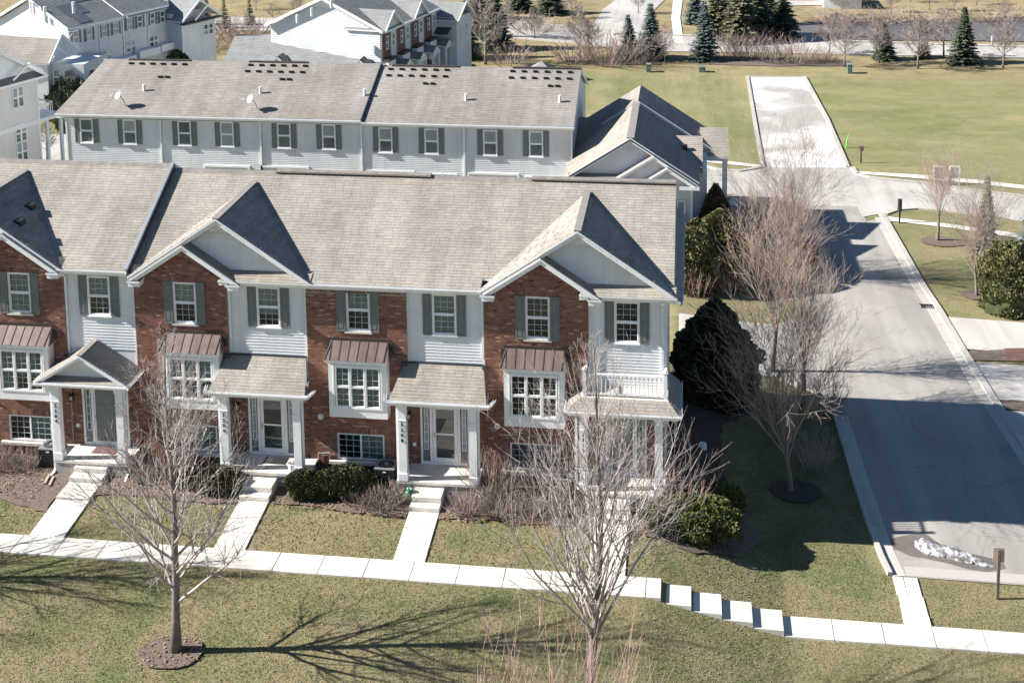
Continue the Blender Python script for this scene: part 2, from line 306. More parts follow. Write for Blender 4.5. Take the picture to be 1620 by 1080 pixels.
# ------------------------------------------------------------------ ground
def grass_material():
    m = bpy.data.materials.new('winter_lawn'); m.use_nodes = True; nt = m.node_tree; N = nt.nodes; L = nt.links
    b = N['Principled BSDF']; b.inputs['Roughness'].default_value = 0.95; b.inputs['Specular IOR Level'].default_value = 0.1
    geo = N.new('ShaderNodeNewGeometry'); P = geo.outputs['Position']
    def nz(sc, det=4, rough=0.6, vec=None, dist=0.0):
        n = N.new('ShaderNodeTexNoise'); n.inputs['Scale'].default_value = sc; n.inputs['Detail'].default_value = det
        n.inputs['Roughness'].default_value = rough; n.inputs['Distortion'].default_value = dist; L.new(vec or P, n.inputs['Vector']); return n.outputs[0]
    def rng(v, a, b_, c=0.0, d=1.0):
        r_ = N.new('ShaderNodeMapRange'); r_.inputs[1].default_value = a; r_.inputs[2].default_value = b_
        r_.inputs[3].default_value = c; r_.inputs[4].default_value = d; L.new(v, r_.inputs[0]); return r_.outputs[0]
    def mix(f, a, b_):
        x = N.new('ShaderNodeMix'); x.data_type = 'RGBA'; L.new(f, x.inputs[0])
        for s_, q in ((6, a), (7, b_)):
            if isinstance(q, tuple): x.inputs[s_].default_value = (*q, 1)
            else: L.new(q, x.inputs[s_])
        return x.outputs[2]
    tan_, olive, green, brown = (0.275, 0.225, 0.125), (0.19, 0.18, 0.07), (0.115, 0.155, 0.05), (0.16, 0.11, 0.07)
    c = mix(rng(nz(0.55, 5, 0.65), 0.40, 0.62), tan_, olive)
    c = mix(rng(nz(0.33, 4, 0.6, dist=0.8), 0.50, 0.64, 0, 0.9), c, green)
    c = mix(rng(nz(1.3, 6, 0.7), 0.60, 0.74, 0, 0.7), c, brown)
    c = mix(rng(nz(2.6, 6, 0.75), 0.52, 0.70, 0, 0.55), c, (0.15, 0.155, 0.06))
    c = mix(rng(nz(4.2, 5, 0.7, dist=0.5), 0.56, 0.70, 0, 0.6), c, (0.31, 0.255, 0.165))
    c = mix(rng(nz(9, 5, 0.7), 0.40, 0.72, 0, 0.75), c, (0.31, 0.27, 0.175))
    c = mix(rng(nz(17, 4, 0.75), 0.52, 0.72, 0, 0.75), c, (0.085, 0.095, 0.04))
    # far field: broad mown bands of straw and green
    mp = N.new('ShaderNodeMapping'); mp.inputs['Scale'].default_value = (0.30, 0.035, 1); mp.inputs['Rotation'].default_value = (0, 0, 0.06); L.new(P, mp.inputs[0])
    mq = N.new('ShaderNodeMapping'); mq.inputs['Scale'].default_value = (0.09, 0.34, 1); mq.inputs['Rotation'].default_value = (0, 0, -0.08); L.new(P, mq.inputs[0])
    f1 = mix(rng(nz(1.0, 7, 0.75, mq.outputs[0]), 0.36, 0.66), (0.18, 0.19, 0.075), (0.31, 0.28, 0.14))
    f2 = mix(rng(nz(1.0, 6, 0.7, mp.outputs[0]), 0.40, 0.62), (0.19, 0.19, 0.08), (0.34, 0.295, 0.165))
    sx = N.new('ShaderNodeSeparateXYZ'); L.new(P, sx.inputs[0])
    far = mix(rng(sx.outputs[0], 18, 24), f2, f1)
    far = mix(rng(nz(0.12, 4, 0.6), 0.45, 0.62, 0, 0.6), far, (0.155, 0.18, 0.065))
    far = mix(rng(nz(0.9, 6, 0.75), 0.5, 0.75, 0, 0.6), far, (0.31, 0.275, 0.165))
    far = mix(rng(nz(4.5, 5, 0.8), 0.5, 0.72, 0, 0.45), far, (0.16, 0.165, 0.075))
    far = mix(rng(sx.outputs[1], 76, 84), far, mix(rng(nz(0.35, 6, 0.7), 0.4, 0.62), (0.34, 0.265, 0.15), (0.22, 0.18, 0.10)))
    c = mix(rng(sx.outputs[1], 34, 50), c, far)
    c = mix(rng(nz(0.17, 5, 0.7, dist=1.0), 0.50, 0.60, 0, 0.45), c, (0.30, 0.25, 0.13))
    c = mix(rng(nz(0.7, 7, 0.8), 0.56, 0.68, 0, 0.55), c, (0.12, 0.14, 0.05))
    L.new(c, b.inputs['Base Color'])
    add = N.new('ShaderNodeMath'); L.new(nz(11, 5, 0.75), add.inputs[0]); L.new(nz(34, 3, 0.7), add.inputs[1])
    bp = N.new('ShaderNodeBump'); bp.inputs['Strength'].default_value = 0.85; bp.inputs['Distance'].default_value = 0.06
    L.new(add.outputs[0], bp.inputs['Height']); L.new(bp.outputs[0], b.inputs['Normal'])
    return m
MT['grass'] = grass_material()
def grid_mesh(xs, ys, zf, name, m, kind, smooth=True):
    X, Y = np.meshgrid(xs, ys); Z = zf(X, Y); nx, ny = len(xs), len(ys)
    me = bpy.data.meshes.new(name); me.vertices.add(nx*ny)
    me.vertices.foreach_set('co', np.stack([X, Y, Z], -1).astype(np.float32).ravel())
    i = (np.arange(ny-1)[:, None]*nx+np.arange(nx-1)[None]).ravel()
    q = np.stack([i, i+1, i+nx+1, i+nx], -1).astype(np.int32)
    me.loops.add(q.size); me.loops.foreach_set('vertex_index', q.ravel()); me.polygons.add(len(q))
    me.polygons.foreach_set('loop_start', np.arange(len(q), dtype=np.int32)*4); me.polygons.foreach_set('loop_total', np.full(len(q), 4, np.int32))
    me.polygons.foreach_set('use_smooth', np.full(len(q), smooth)); me.update(calc_edges=True); me.materials.append(m)
    o = bpy.data.objects.new(name, me); COL.objects.link(o); o['kind'] = kind; return o
xs = np.concatenate([np.linspace(-700, -60, 14)[:-1], np.arange(-60, -22, 3.0), np.arange(-22, 48, 0.4), np.arange(48, 110, 3.0), np.linspace(112, 800, 14)])
ys = np.concatenate([np.arange(-70, -18, 4.0), np.arange(-18, 52, 0.4), np.arange(52, 140, 3.0), np.linspace(142, 1500, 16)])
ground = grid_mesh(xs, ys, H, 'lawn_ground', MT['grass'], 'structure')

def pip(x, y, poly):
    x = np.asarray(x); y = np.asarray(y); ins = np.zeros(x.shape, bool); n = len(poly)
    for i in range(n):
        x1, y1 = poly[i][:2]; x2, y2 = poly[(i+1) % n][:2]
        c = ((y1 > y) != (y2 > y)); xi = (x2-x1)*(y-y1)/((y2-y1) if y2 != y1 else 1e-9)+x1
        ins ^= c & (x < xi)
    return ins
PAVED = []
def clip_poly(poly, a, b, c):
    "keep a*x+b*y<=c"
    out = []
    for i in range(len(poly)):
        p, q = poly[i], poly[(i+1) % len(poly)]; dp = a*p[0]+b*p[1]-c; dq = a*q[0]+b*q[1]-c
        if dp <= 0: out.append(p)
        if (dp < 0 < dq) or (dq < 0 < dp):
            t = dp/(dp-dq); out.append((p[0]+t*(q[0]-p[0]), p[1]+t*(q[1]-p[1])))
    return out
def sheet(poly, off, name, m, kind='structure', step=0.8, paved=True, parent=None, jit=0.0):
    "ground-following sheet: cells of a grid cut to the outline"
    P = [(p[0], p[1]) for p in poly]
    if paved: PAVED.append(P)
    x0 = min(p[0] for p in P); x1 = max(p[0] for p in P); y0 = min(p[1] for p in P); y1 = max(p[1] for p in P)
    mb = MB(); cache = {}
    def vid(p):
        k = (round(p[0], 4), round(p[1], 4))
        if k not in cache: mb.v.append((p[0], p[1], float(H(p[0], p[1]))+off)); cache[k] = len(mb.v)-1
        return cache[k]
    # the outline may be non-convex: cut it into strips along y first
    gx = np.arange(math.floor(x0/step)*step, x1+step, step); gy = np.arange(math.floor(y0/step)*step, y1+step, step)
    for j in range(len(gy)-1):
        s1 = clip_poly(clip_poly(P, 0, -1, -gy[j]), 0, 1, gy[j+1])
        if len(s1) < 3: continue
        for i in range(len(gx)-1):
            c = clip_poly(clip_poly(s1, -1, 0, -gx[i]), 1, 0, gx[i+1])
            ids = []
            for p in c:
                v = vid(p)
                if not ids or ids[-1] != v: ids.append(v)
            if len(ids) > 1 and ids[0] == ids[-1]: ids.pop()
            if len(set(ids)) >= 3 and len(set(ids)) == len(ids): mb.f.append(ids); mb.t.append(1.0)
    return mb.build(name, m, parent, kind=kind, smooth=True)
def wavy(poly, amp, seg, rnd):
    out = []
    for i in range(len(poly)):
        a, b = poly[i][:2], poly[(i+1) % len(poly)][:2]; L_ = math.hypot(b[0]-a[0], b[1]-a[1]); n = max(1, int(L_/seg))
        for k in range(n):
            t = k/n; out.append((a[0]+(b[0]-a[0])*t+rnd.uniform(-amp, amp), a[1]+(b[1]-a[1])*t+rnd.uniform(-amp, amp)))
    return out
def kerb(path, w, h, name, m, off0=-0.1, gap=0.012, piece=2.4, label=None):
    "kerb stones laid along a path; path points lie on the kerb's road-side edge, width to the left of travel"
    root = MB(); pts = [np.array(p[:2]) for p in path]
    dense = []
    for a, b in zip(pts[:-1], pts[1:]):
        n = max(1, int(np.linalg.norm(b-a)/0.6))
        for k in range(n): dense.append(a+(b-a)*k/n)
    dense.append(pts[-1])
    acc = 0; cur = [dense[0]]; groups = []
    for a, b in zip(dense[:-1], dense[1:]):
        acc += np.linalg.norm(b-a); cur.append(b)
        if acc >= piece: groups.append(cur); cur = [b]; acc = 0
    if len(cur) > 1: groups.append(cur)
    first = None
    for g in groups:
        mb = MB() if len(groups) <= 40 else root
        t = random.uniform(0.9, 1.06); rows = []
        for i, p in enumerate(g):
            d = g[min(i+1, len(g)-1)]-g[max(i-1, 0)]; d = d/np.linalg.norm(d); n = np.array([-d[1], d[0]])
            p = p + (d*gap if i == 0 else (-d*gap if i == len(g)-1 else 0*d))
            q = p+n*w; z = float(H(*p))
            rows.append([mb.add((p[0], p[1], z+off0)), mb.add((p[0], p[1], z+h-0.01)), mb.add((p[0]+n[0]*0.02, p[1]+n[1]*0.02, z+h)), mb.add((q[0], q[1], z+h)), mb.add((q[0], q[1], z+off0))])
        for r1, r2 in zip(rows[:-1], rows[1:]):
            for k in range(4): mb.f.append([r1[k], r2[k], r2[k+1], r1[k+1]]); mb.t.append(t)
        mb.f.append(rows[0][::-1]); mb.t.append(t); mb.f.append(rows[-1]); mb.t.append(t)
        if mb is not root:
            if first is None:
                first = mb.build(name, m, None); first['kind'] = 'structure'
            else: mb.build('kerb_stone', m, first)
    if root.v: root.build(name, m, None, kind='structure')

g2 = lambda *pts: [G(x, y)[:2] for x, y in pts]
# --- main road on the right
RK = g2((1395, 345), (1437, 420), (1480, 490), (1519, 557), (1562, 627), (1620, 712)) # right edge
RKb = (27.75, 2.0); RKc = (27.9, -2.2)
LK = [(20.95, -2.25), (20.80, -1.2), (20.62, 0.8), (20.45, 4.0), (20.35, 7.0), (20.3, 9.5), (19.6, 12.0), (18.2, 13.2)]
ALLEY_S, ALLEY_N = 13.4, 20.4
road = [(20.95, -2.25), (31, -2.4), (31, 2.0)] + [RKb] + RK[::-1] + [(25.2, 38.2), (24.9, 41.0), (16.5, 41.2), (17.6, 37), (19.3, 32), (20.0, 26), (20.2, 22), (18.4, ALLEY_N), (18.2, 13.2)] + LK[::-1][1:-1]
sheet(road, 0.030, 'road', MT['road'])
sheet([(-40, ALLEY_S), (18.0, ALLEY_S), (18.3, 14.5), (18.3, 19.5), (18.2, ALLEY_N), (-40, ALLEY_N)], 0.034, 'alley', MT['road_pale'])
# cross street and court
north = g2((1104, 262), (1134, 270), (1170, 273), (1200, 268), (1212, 264), (1345, 266), (1353, 277), (1375, 283), (1410, 287), (1463, 292), (1540, 303), (1620, 313))
south = g2((1620, 352), (1560, 341), (1500, 333), (1450, 329), (1417, 331), (1398, 338))
sheet(north + [(60, 36), (60, 31)] + south + [(25.0, 39.0), (24.9, 41.0), (16.5, 41.2)] + g2((1160, 309), (1104, 305)) + [(-5, 43), (-60, 46), (-60, 54), (-5, 52)], 0.036, 'cross_street', MT['road_pale'])
cl, cr_ = g2((1204, 266), (1195, 215), (1180, 123)), g2((1276, 124), (1312, 190), (1345, 266))
sheet([cl[0], cl[1], cl[2], cr_[0], cr_[1], cr_[2]][::-1], 0.042, 'concrete_court', MT['court'])
kerb(cl[::1], -0.28, 0.14, 'kerb', MT['curb']); kerb(cr_[::-1], 0.3, 0.14, 'kerb', MT['curb'])
kerb(cl[2:3]+cr_[0:1], 0.25, 0.12, 'kerb', MT['curb'])
kerb(north[5:][::-1], -0.3, 0.12, 'kerb', MT['curb']); kerb(north[:5], 0.3, 0.12, 'kerb', MT['curb'])
kerb(south[1:]+[(RK[0][0]-0.15, RK[0][1]+0.8)]+RK+[RKb], 0.34, 0.10, 'kerb', MT['curb'])
kerb(LK, 0.18, 0.15, 'kerb', MT['curb']); kerb([(p[0]+0.45, p[1]) for p in LK[:-2]], 0.43, 0.040, 'gutter_strip', MT['curb'])
kerb([(p[0]-0.02, p[1]) for p in RK]+[RKb], -0.42, 0.044, 'gutter_strip', MT['curb'])
kerb([(31, -1.78), (21.4, -1.70)][::-1], -0.52, 0.045, 'gutter_strip', MT['curb'], piece=4.5)
# driveways and mulch strips right of the road
def strip(pts, off, name, m, **k): return sheet(g2(*pts), off, name, m, **k)
sheet(g2((1483, 501), (1526, 553)) + [(44, 16.3), (44, 20.6)], 0.05, 'driveway', MT['road_pale'])
sheet(g2((1534, 573), (1571, 633)) + [(44, 10.7), (44, 14.8)], 0.052, 'driveway', MT['road_pale'])
sheet(g2((1584, 650), (1640, 735)) + [(44, 5.5), (44, 9.6)], 0.054, 'driveway', MT['road_pale'])
sheet(g2((1530, 558), (1620, 552)) + [(44, 16.2), (44, 14.9)] + g2((1620, 573), (1535, 571)), 0.06, 'mulch_bed', MT['mulch'], kind='stuff')
sheet(wavy(g2((1590, 553), (1620, 552), (1650, 554), (1650, 573), (1620, 572), (1592, 570)), 0.05, 0.5, random), 0.066, 'red_leaf_litter', MT['mulch_red'], kind='stuff')
sheet(g2((1577, 637), (1600, 634)) + [(44, 10.6), (44, 9.7)] + g2((1620, 651), (1585, 648)), 0.06, 'mulch_bed', MT['mulch'], kind='stuff')
# far sidewalks
for nm, A, B in (('sidewalk', ((1355, 272), (1463, 278), (1540, 285), (1680, 301)), ((1680, 307), (1540, 291), (1463, 284), (1362, 276))),
             ('sidewalk', ((1400, 343), (1430, 347), (1500, 355), (1680, 380)), ((1680, 388), (1500, 361), (1430, 353), (1403, 350))),
             ('sidewalk', ((1100, 251), (1143, 255), (1203, 262)), ((1202, 266), (1143, 260), (1100, 256))),
             ('sidewalk', ((1140, 318), (1215, 327)), ((1215, 333), (1140, 324)))):
    sheet(g2(*A)+g2(*B), 0.05, nm, MT['conc'])
# far road, the road that leaves it, the pond
FR = [(-70, 97.5), (-7, 95.6), (11.2, 89.0), (25, 89.0), (46.6, 88.6), (120, 86.5), (120, 92.3), (47.5, 93.2), (25, 95.3), (11, 96.8), (-7, 103.4), (-70, 105)]
sheet(FR, 0.05, 'far_road', MT['road_pale'], step=4)
sheet(g2((925, 58), (1050, 70), (1035, 45), (1032, 20), (1052, 0)) + [(14, 150), (2, 150)] + g2((975, 0), (955, 15), (945, 30)), 0.06, 'side_road', MT['road_pale'], step=4)
sheet(g2((968, 40), (985, 36), (1000, 42), (990, 55), (968, 56)), 0.16, 'traffic_island', MT['curb'], step=4)
sheet(g2((1067, 70), (1082, 70), (1076, 30), (1080, 0), (1065, 0), (1062, 30)), 0.07, 'footpath', MT['conc'], step=4)
sheet(g2((1100, 4), (1300, 2), (1302, 9), (1180, 12), (1100, 10)), 0.08, 'far_lane', MT['road_pale'], step=4)
kerb(FR[1:6], -0.6, 0.14, 'kerb', MT['curb'], piece=9); kerb(FR[6:11], -0.7, 0.14, 'kerb', MT['curb'], piece=9)
sheet(wavy(g2((1236, 65), (1258, 40), (1300, 36), (1400, 36), (1500, 36), (1620, 33)) + [(80, 110), (80, 96.0), (48.5, 96.0)] + g2((1500, 66), (1400, 65), (1320, 64)), 0.35, 3.0, random), 0.10, 'pond', MT['water'], step=4)
for pts in (((1262, 36), (1300, 33), (1400, 31), (1500, 32), (1620, 29), (1620, 34), (1500, 37), (1400, 37), (1300, 38)),):
    sheet(wavy(g2(*pts), 0.3, 3, random), 0.14, 'muddy_bank', MT['mulch'], kind='stuff', step=4)
sheet(wavy(g2((1100, 88), (1200, 92), (1290, 96), (1345, 97), (1345, 104), (1240, 106), (1120, 103)), 0.3, 2, random), 0.05, 'mulch_bed', MT['mulch'], kind='stuff', step=2)
sheet(wavy(g2((900, 90), (960, 93), (1040, 96), (1045, 103), (960, 104), (890, 99)), 0.3, 2, random), 0.05, 'mulch_bed', MT['mulch'], kind='stuff', step=2)

# --- sidewalk in front
SWY0, SWY1 = -4.92, -5.98
sw = thing('sidewalk', (3, -5.4, -0.6), 'pale concrete sidewalk of square slabs running past the townhouses with five low steps', 'sidewalk'); sw['kind'] = 'structure'
def slab(x0, x1, y0, y1, z0, z1, parent, name='paving_slab', sk=0.0, th=0.16, mt='conc', along='x'):
    mb = MB(); t = random.uniform(0.93, 1.05); g = 0.011
    q = [(x0+g, y0+g), (x1-g, y0+g), (x1-g+sk, y1-g), (x0+g+sk, y1-g)]; c = 0.012
    zz = [z0, z1, z1, z0] if along == 'x' else [z0, z0, z1, z1]
    lo = [mb.add((p[0], p[1], z-th)) for p, z in zip(q, zz)]; mi = [mb.add((p[0], p[1], z-c)) for p, z in zip(q, zz)]
    cx_ = sum(p[0] for p in q)/4; cy_ = sum(p[1] for p in q)/4
    hi = [mb.add((p[0]+(c if p[0] < cx_ else -c), p[1]+(c if p[1] < cy_ else -c), z)) for p, z in zip(q, zz)]
    for a, b in ((lo, mi), (mi, hi)):
        for k in range(4): mb.f.append([a[k], a[(k+1) % 4], b[(k+1) % 4], b[k]]); mb.t.append(t)
    mb.f.append(hi); mb.t.append(t)
    return mb.build(name, MT[mt], parent)
x = -22.83
while x < 13.1:
    x2 = min(x+1.545, 13.2)
    if x2 > 13.0: x2 = 13.2
    slab(x, x2, SWY1, SWY0, -0.50, -0.50, sw, th=0.3); x = x2
sx_, sz_ = 13.2, -0.50
for i in range(4):
    sz_ -= 0.185; slab(sx_, sx_+0.97, SWY1, SWY0, sz_, sz_-0.02, sw, 'step_slab', th=0.42); sx_ += 0.97; sz_ -= 0.02
sz_ -= 0.185; x = sx_; ZLOW = sz_
while x < 34: slab(x, x+1.56, SWY1, SWY0, sz_, sz_, sw, th=0.2); x += 1.56
PAVED.append([(-23, SWY1+.05), (34, SWY1+.05), (34, SWY0-.05), (-23, SWY0-.05)])
cp = thing('connecting_path', (21.6, -3.8, -1.5), 'short path of small concrete slabs from the sidewalk to the road kerb', 'path'); cp['kind'] = 'structure'
yy = SWY0; n = 5
for k in range(n):
    y2 = yy+(-2.3-SWY0)/n; z = ZLOW if k < 1 else float(H(21.5, yy))+0.05
    if k >= 3: slab(20.92, 21.28, yy, y2, z, z, cp); slab(21.28, 21.75, yy, y2, z, z, cp)
    else: slab(20.92+0.02*k, 21.78, yy, y2, z, z, cp)
    yy = y2
PAVED.append([(20.9, -5), (21.8, -5), (21.8, -2.2), (20.9, -2.2)])
# --- walks up to the porches, with their steps
def front_walk(xl, xr, steps, label, risers=3):
    w = thing('front_walk', ((xl+xr)/2, -3.5, -0.5), label, 'path', 'concrete walks leading up to the porches'); w['kind'] = 'structure'
    ys_ = [SWY0, -4.05, -3.2, steps]
    zt = lambda y: float(H((xl+xr)/2 if xr < 12.5 else 11, y))+0.055
    for a, b in zip(ys_[:-1], ys_[1:]):
        slab(xl, xr, a, b, zt(a), zt(b), w, along='y')
    PAVED.append([(xl+.04, SWY0), (xr-.04, SWY0), (xr-.04, -1.1), (xl+.04, -1.1)])
    z = -0.12; y = steps
    tr = (0.36, 1.0) if risers == 3 else (1.05, 0.40, 1.0)
    z0 = -0.30+(0.0 if risers == 3 else -0.0)
    for k, t in enumerate(tr):
        zt_ = z0+0.18*(k+1) if risers == 3 else (-0.24, -0.08, 0.09)[k]
        y2 = min(y+t, -1.16) if k == len(tr)-1 else y+t
        slab(xl, xr, y, y2, zt_, zt_, w, 'step', th=0.62); y = y2
    return w
front_walk(-9.02+0.25, -7.62+0.15, -2.9, 'concrete walk with the longest flight of steps, up to the gabled porch', 4)
front_walk(-2.05, -0.93, -2.32, 'concrete walk and steps up to the shed roofed porch numbered 3206')
front_walk(4.22, 5.32, -2.32, 'concrete walk and steps up to the shed roofed porch numbered 3208')
front_walk(10.78, 12.02, -2.32, 'concrete walk and steps up to the corner porch under the white balcony')

# mulch beds in front of the walls
def bed(pts, name='mulch_bed', m='mulch', off=0.055): return sheet(wavy(pts, 0.07, 0.4, random), off, name, MT[m], kind='stuff', step=0.5, paved=True)
bed([(-15, 0), (-8.8, 0), (-8.8, -3.6), (-9.6, -3.5), (-11.2, -2.9), (-13, -1.9), (-15, -1.6)])
bed([(-7.4, 0), (-2.1, 0), (-2.1, -2.55), (-4.0, -2.6), (-6.2, -2.4), (-7.4, -2.5)])
bed([(-0.9, 0), (4.2, 0), (4.2, -2.75), (2.4, -2.6), (0.6, -2.35), (-0.9, -2.4)])
bed([(5.35, 0), (10.75, 0), (10.75, -2.7), (8.5, -2.6), (6.6, -2.55), (5.35, -2.65)])
bed([(12.05, 0.5), (16.2, 0.5), (16.6, -1.0), (15.9, -2.4), (14.2, -3.0), (12.6, -2.85), (12.05, -2.7)])
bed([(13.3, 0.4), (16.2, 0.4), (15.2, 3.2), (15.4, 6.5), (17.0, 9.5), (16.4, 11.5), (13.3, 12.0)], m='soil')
tb = G(278, 1030); t2b = (11.3, -10.6)
def ring(cx_, cy_, rx_, ry_, n=18): return [(cx_+rx_*math.cos(2*math.pi*k/n), cy_+ry_*math.sin(2*math.pi*k/n)) for k in range(n)]
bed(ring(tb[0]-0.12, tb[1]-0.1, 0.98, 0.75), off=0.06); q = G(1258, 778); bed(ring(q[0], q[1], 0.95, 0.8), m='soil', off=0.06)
q = G(1545, 468); bed(ring(q[0], q[1], 0.8, 0.8), off=0.06); q = G(1483, 383); bed(ring(q[0]+0.3, q[1], 1.3, 0.9), m='mulch', off=0.06)
# ------------------------------------------------------------------ building kit
def shingles(parent, pts, name='shingle', exp=0.14, tw=0.32, mt='shingle', lift=0.012, single=False, far=False):
    "laid courses of shingles over a sloping planar polygon; pts[0]->pts[1] is the eave"
    P = [Vector(p) for p in pts]; O = P[0]; u = (P[1]-P[0]).normalized()
    n = Vector((0, 0, 0))
    for i in range(1, len(P)-1): n += (P[i]-P[0]).cross(P[i+1]-P[0])
    n.normalize();
    if n.z < 0: n = -n
    v = n.cross(u).normalized()
    if v.z < 0: v = -v
    uv = [((p-O).dot(u), (p-O).dot(v)) for p in P]
    # polygon orientation for clipping
    umin = min(a for a, _ in uv); umax = max(a for a, _ in uv); vmax = max(b for _, b in uv)
    base = O+n*0.004
    def world(a, b, h): return base+u*a+v*b+n*h
    mb = MB(); rows = int(vmax/exp)+1; rnd = random.Random(int(abs(O.x*100+O.y*31+len(pts))))
    for r in range(rows):
        v0 = r*exp; v1 = min((r+1)*exp, vmax)
        row = clip_poly(clip_poly(uv, 0, -1, -v0), 0, 1, v1)
        if len(row) < 3: continue
        ru0 = min(p[0] for p in row); ru1 = max(p[0] for p in row)
        off = rnd.uniform(0, tw); a = math.floor((ru0-off)/tw)*tw+off; rt = rnd.uniform(0.975, 1.02)
        while a < ru1:
            w = tw*rnd.uniform(0.86, 1.14) if not far else tw; b = a+w
            c = clip_poly(clip_poly(row, -1, 0, -(a)), 1, 0, b-0.006)
            if len(c) >= 3:
                t = rt*(1+rnd.gauss(0, 0.045)); hl = lift*rnd.uniform(0.6, 1.25)
                hh = lambda q: hl*(1-(q[1]-v0)/exp)+0.002
                m_ = MB() if single else mb
                m_.face([world(q[0], q[1], hh(q)) for q in c], t)
                lo = [q for q in c if abs(q[1]-v0) < 1e-6]
                if len(lo) >= 2:
                    x0_, x1_ = min(q[0] for q in lo), max(q[0] for q in lo)
                    m_.face([world(x0_, v0, -0.002), world(x1_, v0, -0.002), world(x1_, v0, hl+0.002), world(x0_, v0, hl+0.002)], t*0.9)
                if single and m_.f: m_.build(name, MT[mt], parent)
            a = b
    if mb.f: return mb.build(name+'s' if name == 'shingle' else name, MT[mt], parent, kind='stuff')
def roof_plane(parent, pts, th=0.10, mt='shingle', single=False, exp=0.14, tw=0.32, name='roof', far=False, deck='white'):
    a_, b_, d_ = Vector(pts[0]), Vector(pts[1]), Vector(pts[-1]); nn = (b_-a_).cross(d_-a_).normalized()
    pts = [Vector(p) for p in pts]
    for p in pts: p.z = a_.z-((p.x-a_.x)*nn.x+(p.y-a_.y)*nn.y)/nn.z
    mb = MB(); mb.prism([p-Vector((0, 0, .004)) for p in pts], (0, 0, -th)); o = mb.build(name, MT[deck], parent)
    shingles(o, pts, exp=exp, tw=tw, mt=mt, single=single, far=far); return o
def frameF(org, ang):
    c, s_ = math.cos(ang), math.sin(ang); ox, oy, oz = org
    return lambda u, n, z: (ox+u*c+n*s_, oy+u*s_-n*c, oz+z)      # u along the wall, n outward, z up
def siding(parent, F, u0, u1, z0, z1, n=0.0, exp=0.115, holes=(), top=None, mt='vinyl', nm='siding_board', lip=0.020):
    k = 0; z = z0
    while z < z1-0.01:
        zt = min(z+exp, z1); segs = [(u0, u1)]
        if top:
            a, b = top((z+zt)/2); segs = [(max(u0, a), min(u1, b))]
        for h in holes:
            if h[2] < zt-0.02 and h[3] > z+0.02:
                ns = []
                for a, b in segs:
                    if h[1] <= a or h[0] >= b: ns.append((a, b)); continue
                    if h[0] > a: ns.append((a, h[0]))
                    if h[1] < b: ns.append((h[1], b))
                segs = ns
        for a, b in segs:
            if b-a < 0.04: continue
            mb = MB().frame(F); t = random.uniform(0.98, 1.02); g = 0.002
            A = (a+g, n, z); B = (b-g, n, z); C = (b-g, n+lip, z+0.004); D = (a+g, n+lip, z+0.004); E = (b-g, n+0.004, zt+0.002); Fp = (a+g, n+0.004, zt+0.002)
            Cm = (b-g, n+lip*0.93, z+0.02); Dm = (a+g, n+lip*0.93, z+0.02)
            mb.face([A, B, C, D], t); mb.face([D, C, Cm, Dm], t); mb.face([Dm, Cm, E, Fp], t); mb.face([A, D, Dm, Fp], t); mb.face([B, E, Cm, C], t)
            mb.build(nm, MT[mt], parent)
        z += exp
def wall_cells(mb, F, u0, u1, z0, z1, n, holes=()):
    us = sorted({u0, u1, *[h for q in holes for h in q[:2]]}); zs = sorted({z0, z1, *[h for q in holes for h in q[2:4]]})
    mb.frame(F)
    for a, b in zip(us[:-1], us[1:]):
        for c, d in zip(zs[:-1], zs[1:]):
            mu, mz = (a+b)/2, (c+d)/2
            if any(h[0] < mu < h[1] and h[2] < mz < h[3] for h in holes): continue
            mb.face([(a, n, c), (b, n, c), (b, n, d), (a, n, d)])
def bricks(parent, F, u0, u1, z0, z1, n=0.0, holes=(), top=None, soldiers=()):
    mb = MB().frame(F); L_, Hb, gap = 0.194, 0.058, 0.0105; rnd = random.Random(int(abs(u0*1000)))
    def one(a, b, c, d):
        t = min(1.5, max(0.5, rnd.gauss(0.93, 0.2) if rnd.random() > 0.05 else 1.45)); p = 0.009*rnd.uniform(0.7, 1.2)
        q = [(a, c), (b, c), (b, d), (a, d)]; i = [mb.add((x_, n+p, z_)) for x_, z_ in q]; j = [mb.add((x_, n, z_)) for x_, z_ in q]
        mb.f.append(i); mb.t.append(t)
        for k in range(4): mb.f.append([j[k], j[(k+1) % 4], i[(k+1) % 4], i[k]]); mb.t.append(t)
    r = 0; z = z0+gap
    blocks = list(holes)+[s_ for s_ in soldiers]
    while z+Hb <= z1:
        off = -(L_+gap)/2 if r % 2 else 0.0; a = u0+off; lo, hi = u0, u1
        if top:
            ta, tb_ = top(z+Hb); lo, hi = max(lo, ta), min(hi, tb_)
        while a < hi:
            x0_, x1_ = max(a, lo), min(a+L_, hi); segs = [(x0_, x1_)]
            for h in blocks:
                if h[2] < z+Hb-0.01 and h[3] > z+0.01:
                    ns = []
                    for p_, q_ in segs:
                        if h[1] <= p_ or h[0] >= q_: ns.append((p_, q_)); continue
                        if h[0]-gap > p_: ns.append((p_, h[0]-gap*0.5))
                        if h[1]+gap < q_: ns.append((h[1]+gap*0.5, q_))
                    segs = ns
            for p_, q_ in segs:
                if q_-p_ > 0.03: one(p_, q_, z, z+Hb)
            a += L_+gap
        z += Hb+gap; r += 1
    for s_ in soldiers:
        a = s_[0]
        while a+Hb <= s_[1]+0.005: one(a, a+Hb, s_[2]+0.005, s_[3]-0.005); a += Hb+gap
    return mb.build('bricks', MT['brick'], parent, kind='stuff')
def bar_frame(mb, u0, u1, z0, z1, n0, n1, w, wb=None):
    wb = wb or w
    mb.box(u0, u0+w, n0, n1, z0, z1); mb.box(u1-w, u1, n0, n1, z0, z1); mb.box(u0+w, u1-w, n0, n1, z1-w, z1); mb.box(u0+w, u1-w, n0, n1, z0, z0+wb)
